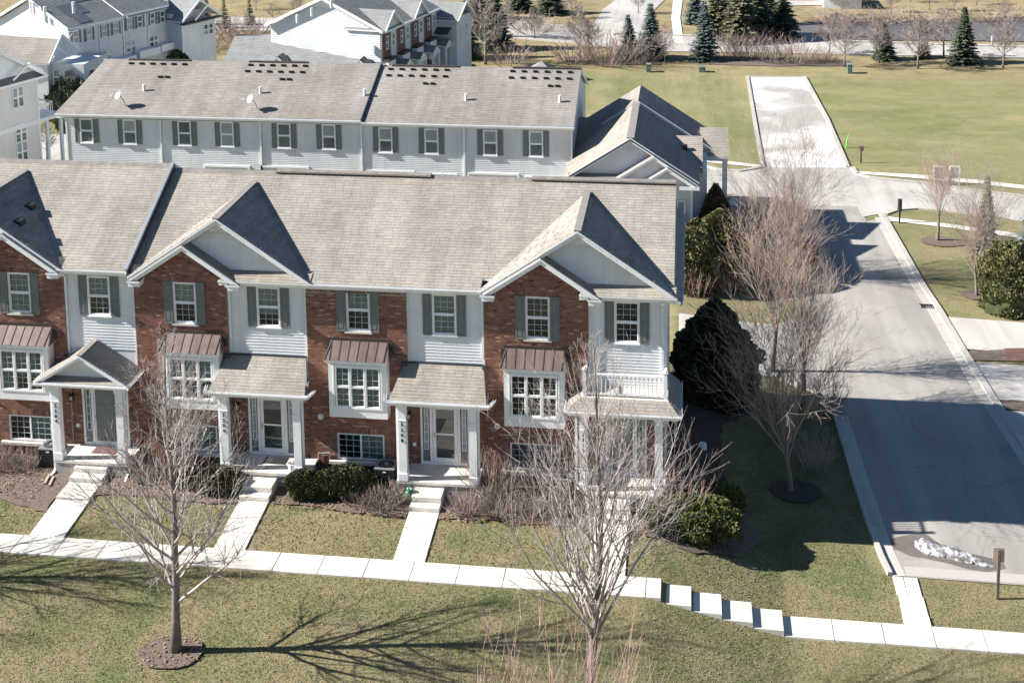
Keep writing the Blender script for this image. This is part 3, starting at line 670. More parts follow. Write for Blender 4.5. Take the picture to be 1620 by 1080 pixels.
def window(parent, F, uc, zc0, w, h, n, kind='hung', cols=3, rows=3, depth=0.10, sill=True, blind=1, far=False, label=None, pale=False, casing=0.055):
    "window whose casing stands 2 cm proud of the wall plane n; panes, grilles, blind and a dark room behind as pieces of it"
    u0, u1, z0, z1 = uc-w/2, uc+w/2, zc0, zc0+h
    fr = MB().frame(F); bar_frame(fr, u0, u1, z0, z1, n-0.05, n+0.03, casing)
    if sill: fr.box(u0-0.03, u1+0.03, n-0.02, n+0.055, z0-0.05, z0-0.002)
    iu0, iu1, iz0, iz1 = u0+casing, u1-casing, z0+casing, z1-casing
    panes = []
    if kind == 'hung':
        zm = iz0+(iz1-iz0)*0.5; fr.box(iu0, iu1, n-0.035, n+0.022, zm-0.03, zm+0.03)
        bar_frame(fr, iu0, iu1, iz0, zm-0.03, n-0.045, n+0.004, 0.030); bar_frame(fr, iu0, iu1, zm+0.03, iz1, n-0.035, n+0.016, 0.028)
        panes = [(iu0+.03, iu1-.03, iz0+.03, zm-.06, n-0.028), (iu0+.028, iu1-.028, zm+.058, iz1-.028, n-0.012)]
    elif kind == 'slider':
        um = (iu0+iu1)/2; fr.box(um-0.035, um+0.035, n-0.035, n+0.022, iz0, iz1)
        panes = [(iu0, um-.035, iz0, iz1, n-0.028), (um+.035, iu1, iz0, iz1, n-0.012)]
    f = fr.build('window', MT['white'], parent, label=label)
    for k, (a, b, c, d, nn) in enumerate(panes):
        g = MB().frame(F); g.face([(a, nn, c), (b, nn, c), (b, nn, d), (a, nn, d)])
        up = (kind == 'hung' and k == 1) or (kind == 'slider' and k == 1)
        g.build('pane', MT['glass'] if not far else (MT['glass_far_pale'] if ((up and pale) != (random.random() < .15)) else MT['glass_far']), f)
        if cols:
            m_ = MB().frame(F); r_ = rows; c_ = cols
            for i in range(1, c_): x_ = a+(b-a)*i/c_; m_.box(x_-0.008, x_+0.008, nn+0.001, nn+0.008, c, d)
            for i in range(1, r_): z_ = c+(d-c)*i/r_; m_.box(a, b, nn+0.002, nn+0.009, z_-0.008, z_+0.008)
            m_.build('grille', MT['grille'], f)
        if not far and blind and (up or blind == 2):
            bl = MB().frame(F); q = c
            while q < d-0.01: bl.face([(a+.01, nn-.055, q), (b-.01, nn-.055, q), (b-.01, nn-.035, q+0.052), (a+.01, nn-.035, q+0.052)]); q += 0.05
            bl.build('blind', MT['blind'], f)
        elif not far and blind and random.random() < .6:
            bl = MB().frame(F); q = d-(d-c)*random.choice((.25, .4, .7, 1.0))
            while q < d-0.01: bl.face([(a+.01, nn-.045, q), (b-.01, nn-.045, q), (b-.01, nn-.025, q+0.052), (a+.01, nn-.025, q+0.052)]); q += 0.05
            bl.build('blind', MT['blind'], f)
    if not far:
        rm = MB().frame(F); rm.box(iu0-.02, iu1+.02, n-0.75, n-0.09, iz0-.02, iz1+.02, skip='k')
        # open towards the glass: drop the face nearest to it
        o = rm.build('room_recess', MT['room'], f)
    return f
def shutter(parent, F, uc, z0, z1, n, w=0.33):
    u0, u1 = uc-w/2, uc+w/2; mb = MB().frame(F); mb.box(u0, u1, n, n+0.022, z0, z1); zm = (z0+z1)/2
    bar_frame(mb, u0, u1, z0, z1, n+0.022, n+0.036, 0.055, 0.07); mb.box(u0+.055, u1-.055, n+.022, n+.036, zm-.04, zm+.04)
    s_ = mb.build('shutter', MT['shutter'], parent)
    for a, b in ((z0+.10, zm-.07), (zm+.07, z1-.085)):
        p = MB().frame(F); c = 0.02; A, B = u0+.085, u1-.085
        i = [p.add(q) for q in ((A, n+.022, a), (B, n+.022, a), (B, n+.022, b), (A, n+.022, b), (A+c, n+.033, a+c), (B-c, n+.033, a+c), (B-c, n+.033, b-c), (A+c, n+.033, b-c))]
        p.f.append([i[4], i[5], i[6], i[7]]); p.t.append(1)
        for k in range(4): p.f.append([i[k], i[(k+1) % 4], i[4+(k+1) % 4], i[4+k]]); p.t.append(1)
        p.build('shutter_panel', MT['shutter'], s_)
    return s_
def gutter(parent, a, b, out, name='gutter', w=0.115, h=0.115):
    "open trough along a..b (points on the fascia's top edge), pushed outwards along out"
    A, B, o = Vector(a), Vector(b), Vector(out).normalized(); mb = MB(); prof = [(0, 0), (0, -h), (w*0.65, -h), (w, -h*0.35), (w, 0), (w-0.012, 0), (w-0.012, -h*0.35), (w*0.62, -h+0.012), (0.012, -h+0.012), (0.012, 0)]
    ra = [mb.add(A+o*p+Vector((0, 0, q))) for p, q in prof]; rb = [mb.add(B+o*p+Vector((0, 0, q))) for p, q in prof]; n = len(prof)
    for k in range(n): mb.f.append([ra[k], ra[(k+1) % n], rb[(k+1) % n], rb[k]]); mb.t.append(1)
    for k in (ra, rb):
        mb.f.append([k[0], k[1], k[8], k[9]]); mb.t.append(1); mb.f.append([k[1], k[2], k[3], k[4], k[5], k[6], k[7], k[8]]); mb.t.append(1)
        mb.f.append([k[9], k[8], k[7], k[6], k[5], k[4], k[3], k[2], k[1], k[0]]); mb.t.append(1)
    return mb.build(name, MT['white'], parent)
def downspout(parent, x, y, zt, zb, from_y=None, foot=True, side=1, w=0.075):
    mb = MB(); pts = []
    if from_y is not None: pts += [(x, from_y, zt), (x, from_y, zt-0.07), (x, y, zt-0.32)]
    else: pts += [(x, y, zt)]
    pts += [(x, y, zb+0.18)]
    if foot: pts += [(x, y-0.10, zb+0.08), (x+0.05*side, y-0.42, zb+0.02)]
    for a, b in zip(pts[:-1], pts[1:]): mb.beam(a, b, w, w*0.75, up=(0, 1, 0.01) if abs(a[2]-b[2]) > abs(a[1]-b[1]) else (0, 0, 1))
    return mb.build('downspout', MT['white'], parent)
def text_mesh(txt, size, name, m, parent, at, rot, depth=0.008, space=1.0):
    cu = bpy.data.curves.new(name, 'FONT'); cu.body = txt; cu.size = size; cu.extrude = depth; cu.align_x = 'CENTER'; cu.space_line = space; cu.offset = 0.004
    t = bpy.data.objects.new('tmp', cu); COL.objects.link(t); dg = bpy.context.evaluated_depsgraph_get()
    me = bpy.data.meshes.new_from_object(t.evaluated_get(dg)); bpy.data.objects.remove(t)
    me.materials.clear(); me.materials.append(m); o = bpy.data.objects.new(name, me); COL.objects.link(o); o.parent = parent
    o.location = Vector(at)-WPOS.get(parent.name, Vector((0, 0, 0))); o.rotation_euler = rot; WPOS[o.name] = Vector(at); return o

# ------------------------------------------------------------------ the near row of townhouses
TH = thing('townhouse_row', (0, 4.5, -0.5), 'near row of red brick and white sided townhouses with grey tan roof and white trim', 'townhouses')
F0 = frameF((0, 0, 0), 0.0)
ZE, YE, SL = 7.22, -0.36, 0.534          # eave height, eave line, roof slope
YR = 4.55; ZR = ZE+SL*(YR-YE)
XL, XR = -6.70, 13.50
def main_roof(x0, x1, dz, eaves):
    e = ZE+dz; y1 = YE+4*0.14*math.cos(math.atan(SL)); e1 = e+SL*(y1-YE)
    roof_plane(TH, [(x0, y1, e1), (x1, y1, e1), (x1, YR, ZR+dz), (x0, YR, ZR+dz)])
    for a, b in eaves: roof_plane(TH, [(a, YE, e), (b, YE, e), (b, y1, e1), (a, y1, e1)])
    roof_plane(TH, [(x1, 2*YR-YE, e), (x0, 2*YR-YE, e), (x0, YR, ZR+dz), (x1, YR, ZR+dz)], exp=0.28, tw=0.6)
main_roof(XL, XR, 0.0, [(0.33, 6.59)]); main_roof(-22.0, XL-0.02, 0.19, [(-22, -16.4), (-9.34, XL-.02)])
# firewall step flashing between the two roof levels
mb = MB(); mb.beam((XL-0.01, YE-0.02, ZE+0.12), (XL-0.01, YR, ZR+0.13), 0.05, 0.26); mb.build('roof_step_flashing', MT['flash'], TH)
mb = MB(); mb.beam((XL-0.10, YE, ZE+0.255), (XL-0.10, YR, ZR+0.255), 0.14, 0.03); mb.build('roof_step_cap', MT['steel'], TH)
def ridge_cap(x0, x1, z, y=YR, vent=False):
    L_ = 0.30; x = x0
    mb = MB()
    while x < x1:
        b = min(x+L_, x1); t = random.uniform(0.9, 1.08); h = 0.055 if vent else 0.03; w = 0.17
        mb.face([(x, y-w, z-w*SL+h-0.02), (b, y-w, z-w*SL+h-0.035), (b, y, z+h-0.012), (x, y, z+h)], t)
        mb.face([(x, y+w, z-w*SL+h-0.02), (x, y, z+h), (b, y, z+h-0.012), (b, y+w, z-w*SL+h-0.035)], t); x = b
    o = mb.build('ridge_cap', MT['ridge'], TH)
    if vent:
        m2 = MB(); m2.box(x0, x1, y-0.15, y+0.15, z-0.115, z-0.035); m2.build('ridge_vent', MT['seam'], TH)
ridge_cap(-22, -6.8, ZR+0.19+0.02); ridge_cap(-6.68, -4.9, ZR+0.02); ridge_cap(-4.9, -2.4, ZR+0.02)
ridge_cap(-2.4, 3.9, ZR+0.09, vent=True); ridge_cap(3.9, 7.9, ZR+0.02); ridge_cap(7.9, 13.5, ZR+0.09, vent=True)

BR = 0.10                                  # brick stands this far in front of the siding
W = 0.90; WH = 1.60
# piers: (x0, x1, kind, gable)
bays = [dict(x=(-13.1, -9.42), win=-11.22, bay=-11.05, base=(-12.0, -10.25), gable=True, dz=0.19),
        dict(x=(-6.63, -3.02), win=-4.66, bay=-4.35, base=(-5.35, -3.62), gable=True, dz=0.0),
        dict(x=(0.02, 3.79), win=1.98, bay=2.02, base=(1.05, 2.84), gable=False, dz=0.0),
        dict(x=(6.67, 10.45), win=8.62, bay=8.52, base=(7.56, 9.40), gable=True, dz=0.0)]
sides = [dict(x=(-9.42, -6.63), win=-8.06, porch='3204', dz=0.19), dict(x=(-3.02, 0.02), win=-1.44, porch='3206', dz=0.0),
         dict(x=(3.79, 6.67), win=5.19, porch='3208', dz=0.0), dict(x=(10.45, 13.2), win=11.83, porch='3210', dz=0.0)]
UPZ = 5.33
GS = 0.668                                 # gable slope
for i, b in enumerate(bays):
    x0, x1 = b['x']; wz = UPZ+(0.14 if i == 0 else 0.02)
    bw = (b['base'][0], b['base'][1], 0.30, 1.33)
    uw = (b['win']-W/2, b['win']+W/2, wz, wz+WH)
    holes = [uw, bw]
    ztop = 7.16+b['dz']; top = None
    wall = MB(); wall_cells(wall, F0, x0, x1, -0.6, ztop, BR-0.0, [(h[0], h[1], h[2], h[3]) for h in holes])
    wall.frame(F0)
    for h in holes:   # reveals
        for q in ((h[0], h[2], h[0], h[3]), (h[1], h[2], h[1], h[3]), (h[0], h[3], h[1], h[3]), (h[0], h[2], h[1], h[2])):
            wall.face([(q[0], BR, q[1]), (q[2], BR, q[3]), (q[2], 0.0, q[3]), (q[0], 0.0, q[1])])
    for xx in (x0, x1): wall.face([(xx, BR, -0.6), (xx, 0, -0.6), (xx, 0, ztop), (xx, BR, ztop)])
    if b['gable']:
        gl, gr, pk, pz = (x0, x1, (x0+x1)/2+0.14, 0) if i else (x0-0.0, x1, (x0+x1)/2-0.02, 0)
        gc = (x0+0.02+2.10) if i else (x1-0.02-2.10)   # gable centre
        pz = ZE+b['dz']-0.12+GS*2.08; b['gc'] = gc; b['pz'] = pz
        top = lambda z, gc=gc, pz=pz: (gc-(pz-0.10-z)/GS, gc+(pz-0.10-z)/GS)
        zc = ztop; a, c = top(zc)
        wall.face([(max(a, x0), BR, zc), (min(c, x1), BR, zc), (min(c, x1), BR, pz-0.10-GS*abs(min(c, x1)-gc)), (gc, BR, pz-0.10), (max(a, x0), BR, pz-0.10-GS*abs(max(a, x0)-gc))])
    wo_ = wall.build('brick_wall', MT['mortar'], TH)
    sol = [(uw[0]-0.13, uw[1]+0.13, uw[3]+0.01, uw[3]+0.21), (bw[0]-0.2, min(bw[1]+0.2, x1), bw[3]+0.01, bw[3]+0.21)]
    if not b['gable']: sol.append((x0+0.01, x1, ztop-0.36, ztop-0.16))
    bricks(wo_, F0, x0, x1, -0.45, (b['pz'] if b['gable'] else ztop-0.12), n=BR, holes=holes, top=top, soldiers=sol)
    # stone sills
    s_ = MB().frame(F0); s_.box(uw[0]-0.07, uw[1]+0.07, 0.0, BR+0.045, uw[2]-0.085, uw[2]-0.004); s_.build('stone_sill', MT['conc'], TH)
    window(TH, F0, b['win'], wz, W, WH, 0.055, sill=False, blind=(0 if i == 3 else 1))
    for k in (-1, 1): shutter(TH, F0, b['win']+k*(W/2+0.185), wz-0.02, wz+WH+0.03, BR+0.012)
    window(TH, F0, (bw[0]+bw[1])/2, bw[2], bw[1]-bw[0], bw[3]-bw[2], 0.055, kind='slider', cols=3, rows=4, sill=False, blind=(0 if i == 3 else 1))
    s_ = MB().frame(F0); s_.box(bw[0]-0.30, bw[1]+0.30, BR+0.0, BR+0.16, bw[2]-0.13, bw[2]-0.02); s_.build('window_well_ledge', MT['conc'], TH)
    # box bay with its standing seam metal roof
    c = b['bay']; hw = 1.09; zb0, zb1 = 2.22, 4.40; n0, n1 = BR, 0.60
    box = MB().frame(F0); ws = [(c-0.83, c-0.30), (c-0.265, c+0.265), (c+0.30, c+0.83)]
    wzb, wzt = 2.64, 4.16
    cells = [(c-0.87, c+0.87, wzb-0.03, wzt+0.03)]
    wall_cells(box, F0, c-hw, c+hw, zb0, zb1, n1, cells)
    for xx in (c-hw, c+hw): box.face([(xx, n0, zb0), (xx, n1, zb0), (xx, n1, zb1), (xx, n0, zb1)])
    box.face([(c-hw, n0, zb0), (c+hw, n0, zb0), (c+hw, n1, zb0), (c-hw, n1, zb0)])
    bar_frame(box, c-0.92, c+0.92, wzb-0.08, wzt+0.08, n1, n1+0.025, 0.055)
    box.box(c-hw-0.02, c+hw+0.02, n1+0.0, n1+0.03, zb1-0.09, zb1+0.0)
    box.box(c-hw-0.09, c+hw+0.09, n0, n1+0.10, zb1, zb1+0.05); box.build('box_bay', MT['white'], TH)
    for a, d in ws:
        window(TH, F0, (a+d)/2, wzb-0.03, d-a+0.03, wzt-wzb+0.06, n1-0.01, cols=2, rows=3, sill=False, casing=0.035, blind=(0 if i == 3 else (1 if i < 2 else 2)))
    zr0, zr1 = zb1+0.05, 4.98; rn = n1+0.11; tw_ = 1.05; bo = hw+0.12
    rf = MB().frame(F0)
    A_, B_, C_, D_ = (c-bo, rn, zr0), (c+bo, rn, zr0), (c+tw_, n0, zr1), (c-tw_, n0, zr1)
    P0 = [(c-bo, n0, zr0), (c+bo, n0, zr0)]
    rf.face([A_, B_, C_, D_]); rf.face([P0[0], A_, D_]); rf.face([B_, P0[1], C_])
    r_ = rf.build('bay_roof', MT['copper'], TH)
    npan = 6
    for k in range(npan+1):
        p = k/npan; a = Vector(F0(c-bo+2*bo*(0.085+0.83*p), rn, zr0+0.008)); d = Vector(F0(c-tw_+2*tw_*p, n0, zr1+0.008))
        sm = MB(); sm.beam(a, d, 0.028, 0.035); sm.build('roof_seam', MT['seam'], r_)
        if k < npan:
            q = (k+1)/npan; p1 = MB().frame(F0); e = 0.006
            p1.face([(c-bo+2*bo*(0.085+0.83*p), rn+e, zr0+e), (c-bo+2*bo*(0.085+0.83*q), rn+e, zr0+e), (c-tw_+2*tw_*q, n0+e, zr1+e), (c-tw_+2*tw_*p, n0+e, zr1+e)], random.uniform(0.9, 1.12))
            p1.build('metal_panel', MT['copper'], r_)
    for sgn in (-1, 1):
        sm = MB(); sm.beam(F0(c+sgn*bo, rn, zr0+0.01), F0(c+sgn*tw_, n0, zr1+0.01), 0.035, 0.03); sm.build('roof_seam', MT['seam'], r_)
    sm = MB().frame(F0); sm.box(c-tw_-0.10, c+tw_+0.10, n0, n0+0.03, zr1-0.02, zr1+0.10); sm.box(c-bo-0.04, c-bo+0.16, n0, n0+0.05, zr0+0.10, zr1-0.02); sm.box(c+bo-0.16, c+bo+0.04, n0, n0+0.05, zr0+0.10, zr1-0.02)
    sm.build('metal_flashing', MT['seam'], r_)
    # round dryer vent
    if i >= 2 or i == 0:
        v = MB(); vx = x0+0.42; v.tube([(vx, -BR-0.0, 1.95), (vx, -BR-0.05, 1.95)], 0.11, 14); v.tube([(vx, -BR-0.05, 1.95), (vx, -BR-0.09, 1.93)], [0.06, 0.045], 10); v.build('dryer_vent', MT['white'], TH)

for i, s in enumerate(sides):
    x0, x1 = s['x']; wz = UPZ+(0.14 if i == 0 else -0.01); uw = (s['win']-W/2, s['win']+W/2, wz, wz+WH-0.03)
    ztop = 7.16+s['dz']; zb = 4.22 if i != 0 else 3.6
    wl = MB(); wall_cells(wl, F0, x0, x1, 2.9, ztop, -0.002, [uw]); wo_ = wl.build('sided_wall', MT['vinyl'], TH)
    siding(wo_, F0, x0+0.09, x1-0.09, 4.15 if i != 3 else 3.3, ztop-0.02, 0.0, holes=[uw])
    for a in (x0, x1-0.09):
        c = MB().frame(F0); e = 0.0 if a == x0 or i == 3 else 0.0
        c.box(a+0.004, a+0.086, 0.0, 0.028, 3.0, ztop-0.01); c.build('corner_board', MT['white'], TH)
    window(TH, F0, s['win'], uw[2], W, WH-0.03, 0.022, blind=(0 if i == 3 else 1))
    for k in (-1, 1): shutter(TH, F0, s['win']+k*(W/2+0.185), wz-0.02, wz+WH, 0.022)
    # lower wall under the porch: brick with the door
    dx = {'3204': -8.05, '3206': -1.46, '3208': 5.13, '3210': 11.62}[s['porch']]
    dw = 1.84; dz0, dz1 = 0.27, 2.62
    dh = (dx-dw/2, dx+dw/2, dz0-0.01, dz1)
    lw = MB(); wall_cells(lw, F0, x0, x1, -0.6, 2.98, -0.012, [dh]); lo_ = lw.build('brick_wall', MT['mortar'], TH)
    bricks(lo_, F0, x0+0.002, x1-0.002, -0.3, 2.95, n=-0.012, holes=[dh])
    # entrance: surround, side lights, door
    d = MB().frame(F0); bar_frame(d, dh[0], dh[1], dz0, dz1+0.02, -0.06, 0.045, 0.075, 0.10)
    d.box(dh[0]-0.02, dh[1]+0.02, 0.0, 0.075, dz1+0.02, dz1+0.14); d.box(dh[0]-0.05, dh[1]+0.05, 0, 0.10, dz1+0.14, dz1+0.20)
    d.box(dx-0.57, dx-0.47, -0.05, 0.04, dz0+.1, dz1-.055); d.box(dx+0.47, dx+0.57, -0.05, 0.04, dz0+.1, dz1-.055)
    fr = d.build('door_surround', MT['white'], TH)
    for sg in (-1, 1):
        a, e = (dh[0]+.075, dx-.57) if sg < 0 else (dx+.57, dh[1]-.075)
        p = MB().frame(F0); p.box(a, e, -0.05, -0.02, dz0+.1, dz1-.055); p.build('side_panel', MT['shutter'], fr)
        p = MB().frame(F0); w0, w1, z0_, z1_ = a+0.055, e-0.055, dz0+0.55, dz1-0.12
        bar_frame(p, w0, w1, z0_, z1_, -0.02, 0.005, 0.025)
        for k in range(1, 5): zq = z0_+(z1_-z0_)*k/5; p.box(w0+.025, w1-.025, -0.018, 0.001, zq-.010, zq+.010)
        p.build('side_light_frame', MT['white'], fr)
        p = MB().frame(F0); p.face([(w0+.02, -0.012, z0_+.02), (w1-.02, -0.012, z0_+.02), (w1-.02, -0.012, z1_-.02), (w0+.02, -0.012, z1_-.02)])
        p.build('pane', MT['glass_far'] if s['porch'] in ('3204', '3210') else MT['glass_far_pale'], fr)
    dr = MB().frame(F0); dl, dr_, b0, b1 = dx-0.46, dx+0.46, dz0+0.10, dz1-0.075
    closed = s['porch'] in ('3204', '3210')
    dr.box(dl, dr_, -0.06, -0.02, b0, b1); bar_frame(dr, dl, dr_, b0, b1, -0.02, 0.02, 0.12 if not closed else 0.045, 0.16 if not closed else 0.05)
    if not closed: dr.box(dl+.12, dr_-.12, -0.02, 0.02, (b0+b1)/2-0.03, (b0+b1)/2+0.03)
    do = dr.build('door', MT['white'], TH)
    if closed:
        p = MB().frame(F0); p.box(dl+.046, dr_-.046, -0.018, -0.004, b0+.05, b1-.046); p.build('door_leaf', MT['shutter'], do)
        for (a, e, c, f_) in ((.13, .42, .15, .62), (.5, .79, .15, .62), (.13, .42, .72, 1.55), (.5, .79, .72, 1.55)):
            p = MB().frame(F0); p.box(dl+a, dl+e, -0.004, 0.006, b0+c, b0+f_); p.build('door_panel', MT['shutter'], do)
    else:
        for c, f_ in ((b0+.16, (b0+b1)/2-.03), ((b0+b1)/2+.03, b1-.12)):
            p = MB().frame(F0); p.face([(dl+.12, 0.0, c), (dr_-.12, 0.0, c), (dr_-.12, 0.0, f_), (dl+.12, 0.0, f_)]); p.build('door_pane', MT['glass'], do)
        p = MB().frame(F0); p.box(dl+.12, dr_-.12, -0.0195, -0.012, b0+.16, b1-.12); p.build('inner_door', MT['shutter'], do)
    h = MB().frame(F0); h.tube([(dl+0.07, 0.02, (b0+b1)/2-.02), (dl+.07, .07, (b0+b1)/2-.02)], 0.02, 8); h.box(dl+0.05, dl+0.09, 0.06, 0.075, (b0+b1)/2-.12, (b0+b1)/2+.06); h.build('door_handle', MT['steel'], do)
    # lantern beside the door
    lx = dh[0]-0.40 if s['porch'] != '3210' else dh[0]-0.25
    l = MB(); l.box(lx-0.05, lx+0.05, -0.03, 0.0, 2.02, 2.30); l.beam((lx, -0.03, 2.27), (lx, -0.15, 2.33), 0.02, 0.02)
    l.lathe([(0.02, 0.30), (0.085, 0.23), (0.09, 0.21), (0.085, 0.20)], (lx, -0.16, 2.05), 6); l.lathe([(0.05, -0.02), (0.07, 0.0), (0.06, 0.02)], (lx, -0.16, 2.05), 6)
    for k in range(6): a = k*math.pi/3; l.beam((lx+.06*math.cos(a), -.16+.06*math.sin(a), 2.06), (lx+.082*math.cos(a), -.16+.082*math.sin(a), 2.26), .012, .012)
    lo2 = l.build('wall_lantern', MT['dark'], TH); l = MB(); l.lathe([(0.045, 0.0), (0.065, 0.18)], (lx, -0.16, 2.06), 8); l.build('lantern_glass', MT['lamp_glass'], lo2)
    if s['porch'] in ('3208', '3204'):
        l = MB(); l.box(dh[0]-0.30, dh[0]-0.18, -0.05, 0, 0.95, 1.08); l.build('outlet_box', MT['white'], TH)
# fascia, soffit, gutters
def fascia(x0, x1, dz, y=YE):
    m_ = MB(); m_.box(x0, x1, y+0.0, y+0.03, ZE-0.215+dz, ZE-0.02+dz); m_.box(x0, x1, y+0.03, 0.0, ZE-0.20+dz, ZE-0.185+dz)
    m_.build('fascia', MT['white'], TH); gutter(TH, (x0, y, ZE-0.005+dz), (x1, y, ZE-0.005+dz), (0, -1, 0))
fascia(-9.75, -6.78, 0.19); fascia(-3.2, 0.3, 0.0) ; fascia(0.3, 6.62, 0.0); fascia(10.15, 13.62, 0.0)
fascia(-22, -13.6, 0.19)
# frieze boards
for a, b_, dz in ((-9.42, -6.63, .19), (-3.02, 0.02, 0), (3.79, 6.67, 0), (10.45, 13.2, 0)):
    m_ = MB(); m_.box(a+0.02, b_-0.02, -0.045, -0.0, 7.02+dz-0.06, 7.17+dz-0.17); m_.build('frieze_board', MT['white'], TH)
# gables
def rake(parent, a, b, w=0.20, t=0.04, name='rake_board'):
    "white board under a roof edge, from low end a to high end b"
    A, B = Vector(a), Vector(b); mb = MB()
    mb.prism([A, B, B-Vector((0, 0, w)), A-Vector((0, 0, w))], (0, t, 0)); 
    mb.prism([A+Vector((0, -0.035, 0.01)), B+Vector((0, -0.035, 0.01)), B+Vector((0, -0.035, -0.06)), A+Vector((0, -0.035, -0.06))], (0, 0.034, 0))
    return mb.build(name, MT['white'], parent)
def gable(gc, half, dz, small_c, small_pz, mirror=False):
    e = ZE+dz-0.03; pz = e+GS*half; yf = -0.42; yface = 0.06; ym = lambda z: YE+(z-(ZE+dz))/SL
    yb = ym(pz)
    xl, xr = gc-half, gc+half
    for sx in (-1, 1):
        xe = gc+sx*half
        pts = [(xe, yf, e), (xe, YE+0.05, e), (gc, yb, pz), (gc, yf, pz)]
        o = MB().prism([Vector(p)+Vector((0, 0, 0.03)) for p in pts], (0, 0, -0.13)).build('gable_roof', MT['white'], TH)
        q = [Vector(p)+Vector((0, 0, 0.034)) for p in pts]
        # courses run parallel to the gable's own eave (along y): use the eave as far back as the ridge
        eave_b = Vector((xe, yb, e+0.034))
        # clip shape in the plane: eave front, valley start, ridge back, ridge front
        shingles2(o, [q[0], eave_b, q[2], q[3]], [q[0], q[1], q[2], q[3]])
        rake(TH, (xe-sx*0.0, yf, e+0.02), (gc, yf, pz+0.02))
    m_ = MB(); m_.beam((gc, yf-0.03, pz+0.045), (gc, yb, pz+0.05), 0.26, 0.045); 
    m_.build('ridge_cap', MT['ridge'], TH)
    # sided pediment
    pd = MB(); pd.face([(xl+0.2, yface, e+0.08), (xr-0.2, yface, e+0.08), (gc, yface, pz-0.1)]); po = pd.build('pediment', MT['vinyl'], TH)
    Fg = frameF((0, yface, 0), 0.0)
    siding(po, Fg, xl, xr, e+0.16, pz-0.62, 0.0, top=lambda z: (gc-(pz-0.24-z)/GS, gc+(pz-0.24-z)/GS))
    zc = pz-0.62; hw = (pz-0.20-zc)/GS
    m_ = MB().frame(Fg); m_.prism([Fg(gc-hw, 0.002, zc), Fg(gc+hw, 0.002, zc), Fg(gc, 0.002, pz-0.22)], (0, -0.022, 0)); m_.F = None; m_.build('pediment_panel', MT['white'], TH)
    # pent strip of shingles at the foot of the pediment
    a, b_ = (small_c+1.4, xr-0.05) if not mirror else (xl+0.05, small_c-1.4)
    roof_plane(TH, [(a, YE-0.10, ZE+dz+0.0), (b_, YE-0.10, ZE+dz+0.0), (b_, yface, ZE+dz+0.24), (a, yface, ZE+dz+0.24)], th=0.06, name='pent_roof')
    # small brick gable in front
    hs = 2.12; y1 = -0.50; zs = small_pz
    for sx in (-1, 1):
        xe = small_c+sx*hs; ze = zs-GS*hs
        pts = [(xe, y1, ze+0.03), (xe, yface, ze+0.03), (small_c, yface, zs+0.03), (small_c, y1, zs+0.03)]
        o = MB().prism(pts, (0, 0, -0.10)).build('gable_roof', MT['white'], TH); shingles(o, [Vector(p)+Vector((0, 0, .004)) for p in pts])
        rake(TH, (xe, y1-0.02, ze+0.02), (small_c, y1-0.02, zs+0.02), w=0.21)
        # eave return
        m_ = MB(); ru = (xe-0.02, xe+0.42) if sx < 0 else (xe-0.42, xe+0.02)
        m_.box(ru[0], ru[1], y1-0.03, 0.0, ze-0.22, ze-0.015); m_.box(ru[0]-0.03, ru[1]+0.02, y1-0.07, 0.0, ze-0.06, ze-0.0)
        m_.build('eave_return', MT['white'], TH)
        m_ = MB(); m_.box(ru[0]-0.02, ru[1]+0.01, y1-0.06, 0.0, ze, ze+0.02); m_.build('return_flashing', MT['flash'], TH)
def shingles2(parent, plane_pts, clip_pts, exp=0.14, tw=0.32, mt='shingle'):
    "courses parallel to plane_pts[0]->[1], clipped to clip_pts (same plane)"
    P = [Vector(p) for p in clip_pts]; E0, E1 = Vector(plane_pts[0]), Vector(plane_pts[1]); u = (E1-E0).normalized()
    n = (P[1]-P[0]).cross(P[2]-P[0]).normalized()
    if n.z < 0: n = -n
    v = n.cross(u).normalized(); v = v if v.z > 0 else -v
    uv = [((p-E0).dot(u), (p-E0).dot(v)) for p in P]; vmax = max(q[1] for q in uv); mb = MB(); rnd = random.Random(int(abs(E0.x*77)))
    A_ = sum(uv[i][0]*uv[(i+1) % len(uv)][1]-uv[(i+1) % len(uv)][0]*uv[i][1] for i in range(len(uv)))
    r = 0
    while r*exp < vmax:
        v0, v1 = r*exp, min((r+1)*exp, vmax); row = clip_poly(clip_poly(uv, 0, -1, -v0), 0, 1, v1); r += 1
        if len(row) < 3: continue
        a0 = min(q[0] for q in row); a1 = max(q[0] for q in row); a = a0-rnd.uniform(0, tw); rt = rnd.uniform(0.94, 1.05); rl = rnd.uniform(0.5, 1.6)
        while a < a1:
            b = a+tw*rnd.uniform(0.85, 1.15); c = clip_poly(clip_poly(row, -1, 0, -a), 1, 0, b-0.006)
            if len(c) >= 3:
                hl = 0.016*rl*rnd.uniform(0.5, 1.5); t = rt*(1+rnd.gauss(0, 0.07)); w_ = lambda p, q, h: E0+u*p+v*q+n*(h+0.003)
                mb.face([w_(q[0], q[1], hl*(1-(q[1]-v0)/exp)+.002) for q in c], t)
                lo = [q for q in c if abs(q[1]-v0) < 1e-6]
                if len(lo) >= 2:
                    p0, p1 = min(q[0] for q in lo), max(q[0] for q in lo)
                    mb.face([w_(p0, v0, -.002), w_(p1, v0, -.002), w_(p1, v0, hl+.002), w_(p0, v0, hl+.002)], t)
            a = b
    mb.build('shingles', MT[mt], parent, kind='stuff')
gable(10.11, 3.52, 0.0, bays[3]['gc'], bays[3]['pz']+0.02)
gable(-3.19, 3.52, 0.0, bays[1]['gc'], bays[1]['pz']+0.02)
gable(-12.86, 3.52, 0.19, bays[0]['gc'], bays[0]['pz']+0.02, mirror=True)
